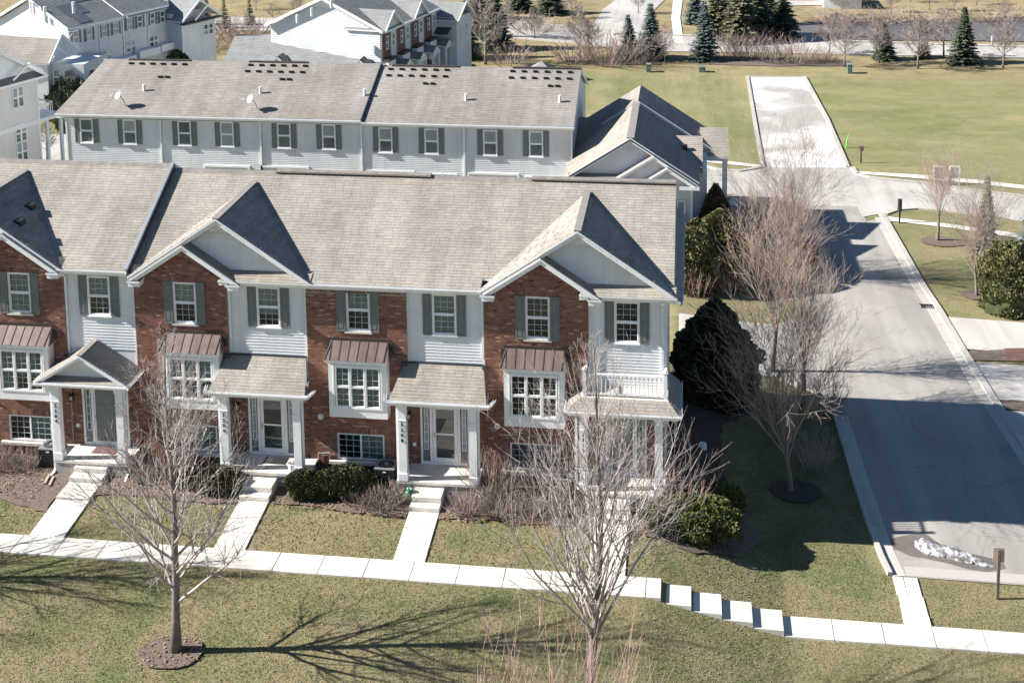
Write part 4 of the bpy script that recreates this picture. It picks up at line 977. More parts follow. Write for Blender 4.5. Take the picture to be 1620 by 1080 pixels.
# dark box vents on the left gable's right slope
for t_, y_ in ((0.35, 1.9), (0.42, 0.55)):
    X = -12.86+3.52*t_; z = ZE+0.16+GS*3.52*(1-t_)+0.06; m_ = MB(); m_.box(X-0.16, X+0.16, y_-0.18, y_+0.18, z-0.08, z+0.13); m_.build('roof_vent', MT['dark'], TH)
# right end: gable wall with a long pent eave
m_ = MB(); m_.box(13.18, 13.2, 0.0, 9.1, -1.4, 7.2); m_.face([(13.2, 0, 7.2), (13.2, 9.1, 7.2), (13.2, YR, ZR-0.15)]); m_.box(-22, 13.2, 9.08, 9.1, -3.2, 7.15); m_.box(-22, -13.1, -0.0, 0.02, -0.6, 7.3); m_.build('end_wall', MT['vinyl'], TH)
roof_plane(TH, [(13.72, YE-0.1, 7.12), (13.72, 9.4, 7.12), (13.30, 9.4, 7.42), (13.30, YE-0.1, 7.42)], th=0.05, name='pent_roof', exp=0.14)
gutter(TH, (13.72, YE-0.12, 7.11), (13.72, 9.4, 7.11), (1, 0, 0))
m_ = MB(); m_.prism([(XR-0.02, YE, ZE-0.02), (XR-0.02, YR, ZR-0.02), (XR-0.02, YR, ZR-0.24), (XR-0.02, YE, ZE-0.24)], (0.035, 0, 0)); m_.build('rake_board', MT['white'], TH)
m_ = MB(); m_.prism([(XR-0.02, 2*YR-YE, ZE-0.02), (XR-0.02, YR, ZR-0.02), (XR-0.02, YR, ZR-0.24), (XR-0.02, 2*YR-YE, ZE-0.24)], (0.035, 0, 0)); m_.build('rake_board', MT['white'], TH)
m_ = MB(); m_.box(13.2, 13.24, -0.03, 0.08, 3.35, 7.0); m_.build('corner_board', MT['white'], TH)

# downspouts
downspout(TH, -9.36, -0.06, 7.30, 3.8, from_y=YE-0.05, foot=False); downspout(TH, -2.93, -0.05, 7.08, 4.3, from_y=YE-0.05, foot=False)
downspout(TH, 6.60, -0.05, 7.08, 4.3, from_y=YE-0.05, foot=False); downspout(TH, 13.10, -0.06, 7.05, 3.4, from_y=YE-0.05, foot=False)

# ------------------------------------------------------------------ porches
def post(x, y, z0, z1, num=None):
    p = MB(); w = 0.14; p.box(x-w, x+w, y-w, y+w, z0, z1-0.02); p.box(x-w-.03, x+w+.03, y-w-.03, y+w+.03, z0, z0+0.27); p.box(x-w-.015, x+w+.015, y-w-.015, y+w+.015, z0+.27, z0+0.30)
    p.box(x-w-.03, x+w+.03, y-w-.03, y+w+.03, z1-0.14, z1-.02); p.box(x-w-.02, x+w+.02, y-w-.02, y+w+.02, z1-0.62, z1-.585)
    o = p.build('porch_post', MT['white'], TH)
    if num:
        for k, ch in enumerate(num): text_mesh(ch, 0.185, 'house_number', MT['ink'], o, (x-0.01, y-w-0.012, z1-0.83-0.20*k), (math.pi/2, 0, 0))
    return o
def stoop(x0, x1, yf, z):
    s_ = MB(); s_.box(x0+.05, x1-.05, yf+.04, -0.02, -0.7, z-0.10); s_.build('stoop_foundation', MT['conc_wall'], TH)
    s_ = MB(); s_.box(x0, x1, yf, -0.01, z-0.10, z); s_.build('stoop_slab', MT['conc'], TH)
PZ = 0.26; PF = -1.24
for nm, xa, xb, gx0, gx1 in (('3204', -9.62, -6.72, 0, 0), ('3206', -3.10, 0.02, -3.42, 0.30), ('3208', 3.56, 6.52, 3.32, 6.96), ('3210', 10.0, 13.22, 0, 0)):
    stoop(xa, xb+(0.0 if nm != '3206' else 0.25), PF-0.06, PZ); tp = 3.18
    pl, pr = {'3204': (-9.42, -6.92), '3206': (-2.88, -0.12), '3208': (3.80, 6.38), '3210': (10.35, 13.0)}[nm]
    post(pl, PF+0.10, PZ, tp, nm); post(pr, PF+0.10, PZ, tp)
    bm = MB(); bm.box(pl-0.17, pr+0.17, PF-0.05, PF+0.25, tp-0.02, tp+0.17); bm.box(pl-0.15, pl+0.13, PF+.25, -0.0, tp, tp+.16); bm.box(pr-0.13, pr+0.15, PF+.25, 0.0, tp, tp+.16)
    bm.box(pl-.13, pr+.13, PF+.2, -0.05, tp+.14, tp+.16)
    bm.build('porch_beam', MT['white'], TH)
    if gx0 or gx1:
        ze = tp+0.19; zt = 4.18; yg = PF-0.14; xt0, xt1 = gx0+0.33, gx1-0.36
        # shed roof: straight slope flaring at the eave
        pts = [(gx0+.05, yg, ze), (gx1-.05, yg, ze), (xt1, -0.03, zt), (xt0, -0.03, zt)]
        o = MB().prism(pts, (0, 0, -0.07)).build('porch_roof', MT['white'], TH); shingles(o, pts, exp=0.135, tw=0.30, single=True)
        for xa_, xb_ in ((gx0+.05, xt0), (gx1-.05, xt1)):
            f_ = MB(); sgn = 1 if xa_ > 0.5*(gx0+gx1) else -1
            f_.face([(xa_, yg, ze-.06), (xb_, -0.03, zt-.06), (xb_, -0.03, ze-.06)]); f_.face([(xa_, yg, ze-.07), (xb_, -.03, ze-.07), (xb_, yg, ze-.07)]); f_.build('roof_cheek', MT['white'], TH)
            f_ = MB(); f_.face([(xa_+0.0*sgn, yg-.0, ze+.01), (xa_+.10*sgn, yg+.0, ze+.01), (xa_+.10*sgn, yg+.42, ze+.05), (xa_-.12*sgn, yg+.42, ze+.20)]); f_.face([(xa_+.10*sgn, yg+.0, ze+.0), (xa_+.10*sgn, yg+.42, ze+.04), (xa_-.1*sgn, yg+.42, ze)]); f_.build('roof_return', MT['flash'], TH)
        f_ = MB(); f_.box(gx0, gx1, yg-.01, yg+.02, ze-.19, ze-.0); f_.box(gx0, gx1, yg+.02, PF+.3, ze-.19, ze-.17); f_.build('fascia', MT['white'], TH)
        gutter(TH, (gx0-.04, yg-.01, ze-.0), (gx1+.04, yg-.01, ze-.0), (0, -1, 0))
        for xx, sg in ((gx0-.02, -1), (gx1+.02, 1)): gutter(TH, (xx, yg-.10, ze), (xx+0.12*sg, yg+.42, ze+0.02), (sg, 0, 0), w=0.10)
        f_ = MB(); f_.box(xt0-.02, xt1+.02, -0.06, -0.03, zt-.03, zt+.07); f_.build('roof_flashing', MT['flash'], TH)
        f_ = MB(); f_.box(xt0-.10, xt0+.13, -BR-0.07, -BR-0.01, zt-.14, zt+.06); f_.build('corner_flashing', MT['flash'], TH)
        if nm == '3208':
            f_ = MB(); f_.box(xt1-.02, xt1+.16, -BR-0.07, -BR-0.01, zt-.1, zt+.10); f_.build('corner_flashing', MT['flash'], TH)
        downspout(TH, pl-.20, PF+.05, ze-.1, -0.30, side=-1); downspout(TH, pr+.20, PF+.05, ze-.1, -0.30, side=1)
# 3204: gabled porch
gc, hf, ze, yg = -8.30, 1.80, 3.37, PF-0.16; gs = 0.60; pz = ze+gs*hf
for sx in (-1, 1):
    xe = gc+sx*hf; pts = [(xe, yg, ze+.03), (xe, -0.03, ze+.03), (gc, -0.03, pz+.03), (gc, yg, pz+.03)]
    o = MB().prism(pts, (0, 0, -0.09)).build('porch_roof', MT['white'], TH); shingles(o, pts, exp=0.135, tw=0.30)
    rake(TH, (xe, yg-.02, ze+.03), (gc, yg-.02, pz+.03), w=0.17)
    gutter(TH, (xe, yg, ze+.02), (xe, -0.06, ze+.02), (sx, 0, 0), w=0.10)
f_ = MB(); f_.beam((gc, yg-.03, pz+.06), (gc, -.03, pz+.06), 0.2, 0.03); f_.build('ridge_cap', MT['ridge'], TH)
f_ = MB(); f_.face([(gc-hf+.2, yg+.35, ze), (gc+hf-.2, yg+.35, ze), (gc, yg+.35, pz-.12)]); f_.build('pediment', MT['white'], TH)
f_ = MB(); f_.box(gc-hf-.05, gc+hf+.05, yg-.03, yg+.0, ze-.15, ze+.0); f_.box(gc-hf, gc+hf, yg, PF+.3, ze-.16, ze-.14); f_.build('fascia', MT['white'], TH)
gutter(TH, (gc-hf-.06, yg-.03, ze+.01), (gc+hf+.06, yg-.03, ze+.01), (0, -1, 0))
roof_plane(TH, [(gc-hf+.1, yg-.02, ze+.02), (gc+hf-.1, yg-.02, ze+.02), (gc+hf-.35, yg+.34, ze+.14), (gc-hf+.35, yg+.34, ze+.14)], th=.03, name='pent_roof', exp=.13)
downspout(TH, -9.62, PF+.05, ze-.1, -0.30, side=-1); downspout(TH, -6.74, PF+.05, ze-.1, -0.30, side=1)
# 3210: flat balcony roof with shingled skirt and railing
sk0, sk1, syf, sz, bz = 9.78, 13.70, PF-0.16, 3.34, 3.62
ib0, ib1, iyf = 10.22, 13.34, PF+0.30
deck = [(sk0, syf, sz), (sk1, syf, sz), (ib1, iyf, bz), (ib0, iyf, bz)]
roof_plane(TH, deck, th=.05, name='skirt_roof', exp=.135, tw=.3)
roof_plane(TH, [(sk1, syf, sz), (sk1, 1.35, sz), (ib1, 1.35, bz), (ib1, iyf, bz)], th=.05, name='skirt_roof', exp=.135, tw=.3)
roof_plane(TH, [(sk0, -BR-.02, sz), (sk0, syf, sz), (ib0, iyf, bz), (ib0, -BR-.02, bz)], th=.05, name='skirt_roof', exp=.135, tw=.3)
f_ = MB(); f_.box(ib0, ib1, iyf, -0.03, bz-.06, bz+.02); f_.box(13.2, ib1, -.03, 1.3, bz-.06, bz+.02); f_.build('balcony_deck', MT['conc'], TH)
f_ = MB(); f_.box(sk0, sk1, syf-.0, syf+.03, sz-.19, sz-.01); f_.box(sk1-.03, sk1, syf+.03, 1.4, sz-.19, sz-.01); f_.box(sk0, sk0+.03, syf+.03, -BR-.02, sz-.19, sz-.01); f_.box(sk0+.03, sk1-.03, syf+.03, -.0, sz-.19, sz-.17); f_.box(13.2, sk1-.03, 0, 1.4, sz-.19, sz-.17); f_.build('fascia', MT['white'], TH)
gutter(TH, (sk0-.08, syf, sz), (sk1+.08, syf, sz), (0, -1, 0)); gutter(TH, (sk1, syf-.09, sz), (sk1, 1.4, sz), (1, 0, 0)); gutter(TH, (sk0, syf-.09, sz), (sk0, -BR-.03, sz), (-1, 0, 0))
RX0, RX1, RY = 10.36, 13.22, PF+0.44
def railing(a, b, z0, nb, end=(True, True)):
    A, B = Vector(a), Vector(b); m_ = MB(); m_.beam(A+Vector((0, 0, .84)), B+Vector((0, 0, .84)), 0.09, 0.05); m_.beam(A+Vector((0, 0, .12)), B+Vector((0, 0, .12)), 0.06, 0.06)
    r_ = m_.build('railing', MT['white'], TH)
    for k in range(1, nb): p = A.lerp(B, k/nb); q = MB(); q.beam(p+Vector((0, 0, .14)), p+Vector((0, 0, .82)), .042, .042, up=(0, 1, 0)); q.build('baluster', MT['white'], r_)
    for e_, p in zip(end, (A, B)):
        if e_: q = MB(); q.box(p.x-.065, p.x+.065, p.y-.065, p.y+.065, p.z, p.z+1.0); q.box(p.x-.085, p.x+.085, p.y-.085, p.y+.085, p.z+1.0, p.z+1.03); q.lathe([(.1, 0), (.03, .06)], (p.x, p.y, p.z+1.03), 4); q.build('railing_post', MT['white'], r_)
railing((RX0, RY, bz), (RX1, RY, bz), bz, 19); railing((RX0, RY, bz), (RX0, -.16, bz), bz, 5, (False, False)); railing((RX1, RY, bz), (RX1, 1.2, bz), bz, 14, (False, True))
downspout(TH, 10.08, PF+.05, sz-.1, -0.30, side=-1)
# things on and around the porches
def box_thing(name, label, cat, x0, x1, y0, y1, z0, z1, m, group=None):
    o = MB().box(x0, x1, y0, y1, z0, z1).build(name, MT[m]); return tag(o, label, cat, group)
def doormat(x, y, w, d, m, label):
    mb = MB(); mb.box(x-w/2, x+w/2, y-d/2, y+d/2, PZ, PZ+.018); mb.box(x-w/2+.03, x+w/2-.03, y-d/2+.03, y+d/2-.03, PZ+.018, PZ+.024)
    o = mb.build('doormat', MT[m]); return tag(o, label, 'doormat', 'doormats')
doormat(-1.25, -0.42, 0.85, 0.5, 'mat_black', 'plain black doormat in front of the glass storm door at 3206')
doormat(-7.95, -0.42, 0.95, 0.5, 'mat_brown', 'reddish brown doormat under the gabled porch at 3204')
def ac_unit(x, y, z, label):
    t = thing('air_conditioner', (x, y, z), label, 'air conditioner', 'outdoor air conditioners beside the porches'); s = 0.36; h = 0.82
    m_ = MB(); m_.box(x-s, x+s, y-s, y+s, z+.04, z+h-.06)
    for k in range(9):
        zz = z+.10+k*.072; m_.box(x-s-.008, x+s+.008, y-s-.008, y+s+.008, zz, zz+.02)
    m_.box(x-s-.02, x+s+.02, y-s-.02, y+s+.02, z, z+.04); m_.build('case', MT['dark'], t)
    m_ = MB(); m_.box(x-s-.015, x+s+.015, y-s-.015, y+s+.015, z+h-.06, z+h-.02); m_.build('top_panel', MT['steel'], t)
    m_ = MB(); m_.lathe([(0.29, 0), (0.29, .015), (.26, .02)], (x, y, z+h-.02), 20); m_.build('fan_opening', MT['dark'], t)
    m_ = MB()
    for k in range(6): r = .05+.04*k; m_.tube([(x+r*math.cos(a*.39), y+r*math.sin(a*.39), z+h+.008) for a in range(17)], .004, 3)
    m_.build('fan_guard', MT['steel'], t); m_ = MB(); m_.lathe([(.08, 0), (.07, .02)], (x, y, z+h), 10); m_.build('fan_hub', MT['steel'], t)
    m_ = MB(); m_.box(x-.05, x+.07, y-s-.016, y-s-.009, z+h-.16, z+h-.12); m_.build('badge', MT['white'], t)
ac_unit(3.02, -0.62, -0.30, 'dark air conditioner left of the porch numbered 3208, under the wide basement window')
ac_unit(-10.02, -0.62, -0.30, 'dark air conditioner left of the gabled porch numbered 3204')
ac_unit(9.62, -0.62, -0.30, 'dark air conditioner left of the corner porch behind bare branches')
t = thing('flower_pot', (-0.40, PF+.12, PZ), 'white flower pot with dry plant on the porch beside the right post of 3206', 'flower pot')
m_ = MB(); m_.lathe([(.10, 0), (.12, .02), (.16, .27), (.18, .28), (.18, .34), (.15, .34), (.14, .30)], (-.40, PF+.12, PZ), 16); m_.build('pot', MT['white'], t)
m_ = MB(); 
for k in range(40):
    a = random.uniform(0, 6.3); r = random.uniform(0, .12); m_.tube([(-.40+r*math.cos(a), PF+.12+r*math.sin(a), PZ+.28), (-.40+(r+.09)*math.cos(a), PF+.12+(r+.09)*math.sin(a), PZ+.30+random.uniform(.08, .2))], [.008, .003], 3)
m_.build('dry_stems', MT['twig_brown'], t)
# meter box, gas pipe
o = box_thing('meter_box', 'small grey electric box on the brick wall left of the 3208 porch', 'meter box', 3.42, 3.62, -BR-.12, -BR-.01, 0.55, 0.98, 'steel')
t = MB(); t.tube([(0.32, -.16, -.2), (.32, -.16, .52), (.75, -.16, .55), (.75, -.16, .30)], .025, 6); tag(t.build('gas_pipe', MT['steel']), 'thin grey gas pipe rising in a hoop beside the 3208 basement window', 'pipe')
# garden ornaments
gx, gy, gz = G(648, 792)
t = thing('garden_ornament', (gx, gy, gz), 'glazed green garden frog left of the steps to 3208', 'garden ornament')
m_ = MB(); m_.lathe([(.05, 0), (.15, .03), (.19, .14), (.17, .26), (.11, .34), (.04, .36)], (gx, gy, gz+.08), 14); m_.lathe([(.04, 0), (.11, .05), (.12, .12), (.07, .18)], (gx+.03, gy-.06, gz+.38), 12); m_.build('body', MT['green_glaze'], t, smooth=True)
m_ = MB(); m_.lathe([(.02, 0), (.035, .03), (.01, .06)], (gx-.03, gy-.12, gz+.52), 8); m_.lathe([(.02, 0), (.035, .03), (.01, .06)], (gx+.09, gy-.12, gz+.52), 8); m_.build('eye', MT['white'], t)
gx, gy, gz = G(1112, 711); m_ = MB(); m_.lathe([(.14, 0), (.15, .04), (.15, .22), (.12, .28), (.04, .31)], (gx, gy, gz), 12)
tag(m_.build('vent_cap', MT['white']), 'small white vent cap standing in the shaded bed right of the building', 'vent cap')
for k, (px, py) in enumerate(((75, 763), (82, 766))):
    a = G(px-4, py+5); b = G(px+3, py-9); m_ = MB(); m_.beam((a[0], a[1], a[2]+.09), (b[0], b[1], b[2]+.09), .08, .04)
    tag(m_.build('board', MT['sign_back']), ('left' if k == 0 else 'right')+' one of two short loose boards on the mulch by 3204', 'board', 'loose boards on the mulch')
# ------------------------------------------------------------------ other buildings
def far_shutters(parent, F, uc, z0, z1, n, w=0.33, hw=0.42):
    for s_ in (-1, 1):
        u = uc+s_*(hw+w/2+0.02); mb = MB().frame(F); mb.box(u-w/2, u+w/2, n, n+.03, z0, z1)
        bar_frame(mb, u-w/2, u+w/2, z0, z1, n+.03, n+.045, 0.05); mb.box(u-w/2+.05, u+w/2-.05, n+.03, n+.045, (z0+z1)/2-.04, (z0+z1)/2+.04)
        mb.build('shutter', MT['shutter'], parent)
def box_vents(parent, fn, cols, rows_, m='dark'):
    for r, u in rows_:
        for c in cols: 
            p = fn(c, u); mb = MB(); mb.box(p[0]-.11, p[0]+.11, p[1]-.10, p[1]+.10, p[2]-.05, p[2]+.085); mb.box(p[0]-.14, p[0]+.14, p[1]-.14, p[1]+.11, p[2]+.055, p[2]+.085); mb.build('roof_vent', MT[m], parent)
# --- the row behind, seen from its back
RB = thing('townhouse_row', (-8.5, 34.7, -3), 'pale sided townhouse row directly behind the near row, two dishes on its roof', 'townhouses')
YW = 30.0; FB = frameF((0, YW, 0), 0.0); ex0, ex1 = -24.45, 7.28
ze, ye = 5.08, 29.66; yr, zr = 35.2, 7.28; sl = (zr-ze)/(yr-ye); xs_ = -5.40
roof_plane(RB, [(ex0-.25, ye, ze+.10), (xs_, ye, ze+.10), (xs_, yr, zr+.10), (ex0+.62, yr, zr+.10)], exp=.17, tw=.42, mt='shingle2', far=True)
roof_plane(RB, [(xs_+.02, ye, ze), (ex1, ye, ze), (ex1, yr, zr-.05), (xs_+.02, yr, zr)], exp=.17, tw=.42, mt='shingle2', far=True)
roof_plane(RB, [(ex1, 2*yr-ye, ze), (ex0, 2*yr-ye, ze), (ex0+.6, yr, zr), (ex1, yr, zr-.05)], exp=.5, tw=1.2, mt='shingle2', far=True)
mb = MB(); mb.beam((xs_-.02, ye-.02, ze+.04), (xs_-.02, yr, zr+.05), .07, .22); mb.build('roof_step_flashing', MT['flash'], RB)
for a, b_ in ((-22.2, -18.0), (-14.1, -10.2), (-4.7, -.4), (3.0, 7.25)):
    mb = MB(); mb.box(a, b_, yr-.13, yr+.13, zr+(.06 if a < -5 else -.03), zr+(.15 if a < -5 else .06)); mb.build('ridge_vent', MT['seam'], RB)
for a, b_, dz in ((ex0+.5, xs_, .10), (xs_, ex1, 0)):
    x = a; mb = MB()
    while x < b_: mb.face([(x, yr-.16, zr+dz-.055), (x+.4, yr-.16, zr+dz-.06), (x+.4, yr, zr+dz+.015), (x, yr, zr+dz+.025)], random.uniform(.9, 1.1)); x += .4
    mb.build('ridge_cap', MT['ridge'], RB)
mb = MB(); mb.frame(FB); mb.face([(ex0+.28, 0, -3.2), (7.12, 0, -3.2), (7.12, 0, 4.98), (ex0+.28, 0, 4.98)])
mb.F = None; mb.face([(7.12, YW, -3.2), (7.12, 2*yr-YW, -3.2), (7.12, 2*yr-YW, 4.9), (7.12, yr, zr-.2), (7.12, YW, 4.9)]); mb.face([(ex0+.28, YW, -3.2), (ex0+.28, 2*yr-YW, -3.2), (ex0+.28, 2*yr-YW, 4.9), (ex0+.28, yr, zr-.2), (ex0+.28, YW, 4.9)])
mb.face([(ex0+.28, 2*yr-YW, -3.2), (7.12, 2*yr-YW, -3.2), (7.12, 2*yr-YW, 4.98), (ex0+.28, 2*yr-YW, 4.98)])
bw = mb.build('sided_wall', MT['vinyl_far'], RB)
seams = [-24.17, -18.07, -11.75, -5.5, .74, 7.12]
low = {0: [], 1: [(-15.4, -12.7, 0)], 2: [(-11.75+.4, -8.95, 0)], 3: [(-5.1, -2.1, 0)], 4: [(1.0, 4.0, 0)]}
for a, b_ in zip(seams[:-1], seams[1:]): siding(bw, FB, a+.06, b_-.06, 1.2, 4.92, 0.002, exp=.112, mt='vinyl_far', lip=.022)
for x in seams: mb = MB().frame(FB); mb.box(x-.05, x+.05, 0, .05 if x in (seams[0], seams[-1]) else .10, 1.0, 4.95); mb.build('corner_board' if x in (seams[0], seams[-1]) else 'downspout', MT['white'], RB)
mb = MB(); mb.box(ex0-.25, xs_, ye-.02, ye+.02, ze-.12, ze+.07); mb.box(xs_, ex1, ye-.02, ye+.02, ze-.2, ze-.03); mb.box(ex0-.2, ex1, ye+.02, YW, ze-.2, ze-.17); mb.build('fascia', MT['white'], RB)
gutter(RB, (ex0-.28, ye-.02, ze+.08), (xs_, ye-.02, ze+.08), (0, -1, 0)); gutter(RB, (xs_+.02, ye-.02, ze-.02), (ex1+.02, ye-.02, ze-.02), (0, -1, 0))
mb = MB(); mb.prism([(ex1-.01, ye, ze-.02), (ex1-.01, yr, zr-.07), (ex1-.01, yr, zr-.27), (ex1-.01, ye, ze-.22)], (.035, 0, 0)); mb.prism([(ex1-.01, 2*yr-ye, ze-.02), (ex1-.01, yr, zr-.07), (ex1-.01, yr, zr-.27), (ex1-.01, 2*yr-ye, ze-.22)], (.035, 0, 0)); mb.build('rake_board', MT['white'], RB)
for k, x in enumerate((-22.85, -20.06, -16.55, -13.85, -10.28, -7.5, -4.02, -1.23, 2.3, 5.03)):
    dz = 0.12 if x < xs_ else 0.0
    window(RB, FB, x, 3.16+dz, .84, 1.54, .065, far=True, cols=0, pale=(k not in (0, 2)))
    far_shutters(RB, FB, x, 3.16+dz, 4.72+dz, .025)
# tops of the balcony openings and paired windows just above the near ridge
for (a, b_, t) in ((-15.3, -12.6, 1.98), (-11.7, -8.9, 2.04), (-5.15, -2.4, 1.94), (1.0, 3.9, 1.98)):
    mb = MB().frame(FB); mb.box(a-.1, b_+.1, .02, .10, t, t+.12); mb.box(a-.1, a, .02, .10, -.5, t); mb.box(b_, b_+.1, .02, .10, -.5, t); o = mb.build('balcony_opening', MT['white'], RB)
    mb = MB().frame(FB); mb.face([(a, .03, -.5), (b_, .03, -.5), (b_, .03, t), (a, .03, t)]); mb.build('balcony_recess', MT['beige'], o)
for u in (-21.5, -18.9, -7.5, -.6, 5.2):
    for du in (-.45, .45): window(RB, FB, u+du, .5, .86, 1.46, .065, far=True, cols=0, pale=True)
roof_at = lambda x, y: (x, y, ze+(0.10 if x < xs_ else 0)+sl*(y-ye))
for c0, two in ((-21.9, 0), (-13.9, 1), (-4.75, 1), (3.0, 1)):
    cols = [c0+.72*k for k in range(6)]
    box_vents(RB, roof_at, cols, [(0, 34.75)] if not two else [(0, 34.8), (1, 34.15)])
    box_vents(RB, roof_at, [c0+2.5, c0+2.95], [(0, 33.4)])
for x, y in ((-19.9, 32.0), (-12.35, 32.0), (-5.75+.0, 32.0), (.55, 31.9), (6.25, 31.9)):
    p = roof_at(x, y); mb = MB(); mb.tube([(x, y, p[2]-.05), (x, y, p[2]+.42)], .085, 10); mb.build('vent_pipe', MT['white'], RB)
def dish(x, y, z, nm):
    t = thing('satellite_dish', (x, y, z), nm, 'satellite dish', 'satellite dishes on the roof of the row behind'); c = Vector((x-.24, y-.1, z+.70)); d = Vector((-.62, -.66, .42)).normalized()
    a = d.cross(Vector((0, 0, 1))).normalized(); b_ = d.cross(a); mb = MB(); rings = []
    for i, (r, h) in enumerate(((.03, 0), (.14, .015), (.25, .05), (.34, .09))):
        rings.append([mb.add(c+a*(r*.9*math.cos(k*math.pi/9))+b_*(r*math.sin(k*math.pi/9))+d*h) for k in range(18)])
    for i in range(3):
        for k in range(18): mb.f.append([rings[i][k], rings[i][(k+1) % 18], rings[i+1][(k+1) % 18], rings[i+1][k]]); mb.t.append(1)
    mb.f.append(rings[0]); mb.t.append(1); mb.build('reflector', MT['steel'], t)
    mb = MB(); mb.tube([(x+.12, y, z-.02), (x, y, z+.35), c-d*.03], .03, 6); mb.tube([c+b_*.30+d*.08, c+d*.5+b_*.2], .018, 5); mb.tube([(x+.12, y, z+.03), (x+.75, y+.05, z+.06)], .025, 5); mb.build('mast', MT['steel'], t)
    q = c+d*.5+b_*.2; mb = MB(); mb.box(q.x-.06, q.x+.06, q.y-.05, q.y+.05, q.z-.05, q.z+.06); mb.build('receiver', MT['white'], t)
p = roof_at(-20.6, 30.5); dish(p[0], p[1], p[2], 'left one of the two satellite dishes, near the row\'s left end')
p = roof_at(-12.15, 30.45); dish(p[0], p[1], p[2], 'right one of the two satellite dishes, over the third pair of windows')

# --- end wing with the triple gable
EW = thing('end_wing_house', (10.8, 33, -3), 'lower end unit with three overlapping white gables and dark right roof slope', 'house')
wy = 27.0; FW = frameF((0, wy, 0), 0.0)
wc, wz, wh = 10.72, 5.32, 3.82; gsl = 0.645; wez = wz-gsl*wh     # gable centre, peak, half width
yb = 38.0
def wing_slope(sx, h, y0, y1, mt): 
    xe = wc+sx*h; q = [(xe, y0, wz-gsl*h), (xe, y1, wz-gsl*h), (wc, y1, wz), (wc, y0, wz)]
    o = MB().prism(q, (0, 0, -.1)).build('gable_roof', MT['white'], EW); shingles(o, [Vector(v)+Vector((0, 0, .004)) for v in q], exp=.16, tw=.4, mt=mt); return o
wing_slope(-1, wh, wy-.45, yb-3.2, 'shingle'); wing_slope(1, wh, wy-.45, yb-3.2, 'shingle2')
mb = MB(); mb.beam((wc, wy-.47, wz+.06), (wc, yb-3.4, wz+.06), .42, .06); mb.build('ridge_cap', MT['ridge'], EW)
# taller cross roof behind, running towards the long row
cz, cy_ = 5.62, 35.3
roof_plane(EW, [(7.14, 31.2, 2.6), (wc+.2, 31.2, 2.6), (wc+.2, 35.0, 4.25), (7.14, 35.0, 4.25)], exp=.16, tw=.4, mt='shingle2')
for sx in (-1, 1):
    h2 = 5.0; q = [(wc+.12+sx*h2, 34.4, 5.52-gsl*h2), (wc+.12+sx*h2, 38.5, 5.52-gsl*h2), (wc+.12, 38.5, 5.52), (wc+.12, 34.4, 5.52)]
    o = MB().prism(q, (0, 0, -.1)).build('gable_roof', MT['white'], EW); shingles(o, [Vector(v)+Vector((0, 0, .004)) for v in q], exp=.16, tw=.4, mt='shingle2')
mb = MB(); mb.face([(wc-4.6, 34.45, 2.5), (wc+4.85, 34.45, 2.5), (wc+.12, 34.45, 5.45)]); mb.box(7.14, 15.0, 30.5, 38.2, -3.2, 2.5); mb.build('back_wall', MT['vinyl_far'], EW)
# body and front gable wall
mb = MB(); mb.box(wc-wh+.55, wc+wh-.35, wy+.02, 34.5, -3.2, wez+.05); mb.face([(wc-wh+.3, wy, wez+.0), (wc+wh-.3, wy, wez+.0), (wc, wy, wz-.12)]); mb.build('sided_wall', MT['vinyl_far'], EW)
mb_ = EW.children[-1]
siding(mb_, FW, wc-wh, wc+wh, wez+.38, wz-.2, .002, exp=.112, mt='vinyl_far', top=lambda z: (wc-(wz-.16-z)/gsl, wc+(wz-.16-z)/gsl))
siding(mb_, FW, wc+1.6, wc+wh-.4, -.8, wez-.05, .002, exp=.112, mt='vinyl_far')
rake(EW, (wc-wh, wy-.45, wez+.06), (wc, wy-.45, wz+.06), w=.24); rake(EW, (wc+wh, wy-.45, wez+.06), (wc, wy-.45, wz+.06), w=.24)
# two smaller gables overlapping in front of the large one
for (c_, z_, yy_) in ((12.02, 4.42, wy-.75), (12.78, 3.86, wy-1.05)):
    hl = (z_-wez)/gsl; 
    for sx in (-1, 1):
        L_ = hl if sx < 0 else min(hl, wc+wh-c_+.0)
        q = [(c_+sx*L_, yy_, z_-gsl*L_+.0), (c_+sx*L_, wy, z_-gsl*L_), (c_, wy, z_), (c_, yy_, z_)]
        o = MB().prism(q, (0, 0, -.08)).build('gable_roof', MT['white'], EW); shingles(o, [Vector(v)+Vector((0, 0, .004)) for v in q], exp=.16, tw=.4, mt='shingle2')
        rake(EW, (c_+sx*L_, yy_-.02, z_-gsl*L_+.03), (c_, yy_-.02, z_+.03), w=.2)
    mb = MB(); mb.face([(c_-hl+.1, yy_+.25, wez+.06), (c_+hl*.9, yy_+.25, wez+.06), (c_, yy_+.25, z_-.1)]); o = mb.build('pediment', MT['vinyl_far'], EW)
    siding(o, frameF((0, yy_+.25, 0), 0), c_-hl, c_+hl, wez+.3, z_-.2, .002, exp=.112, mt='vinyl_far', top=lambda z, c_=c_, z_=z_: (c_-(z_-.16-z)/gsl, c_+(z_-.16-z)/gsl))
roof_plane(EW, [(wc-wh+.3, wy-1.1, wez-.02), (wc+wh-2.2, wy-1.1, wez-.02), (wc+wh-2.2, wy, wez+.3), (wc-wh+.3, wy, wez+.3)], th=.06, name='pent_roof', exp=.15, mt='shingle2')
mb = MB(); mb.box(wc-wh+.1, wc+wh-2.2, wy-1.14, wy-1.1, wez-.22, wez-.04); mb.box(wc+wh-1.1, wc+wh, wy-1.1, wy-1.06, wez-.18, wez); mb.build('fascia', MT['white'], EW)
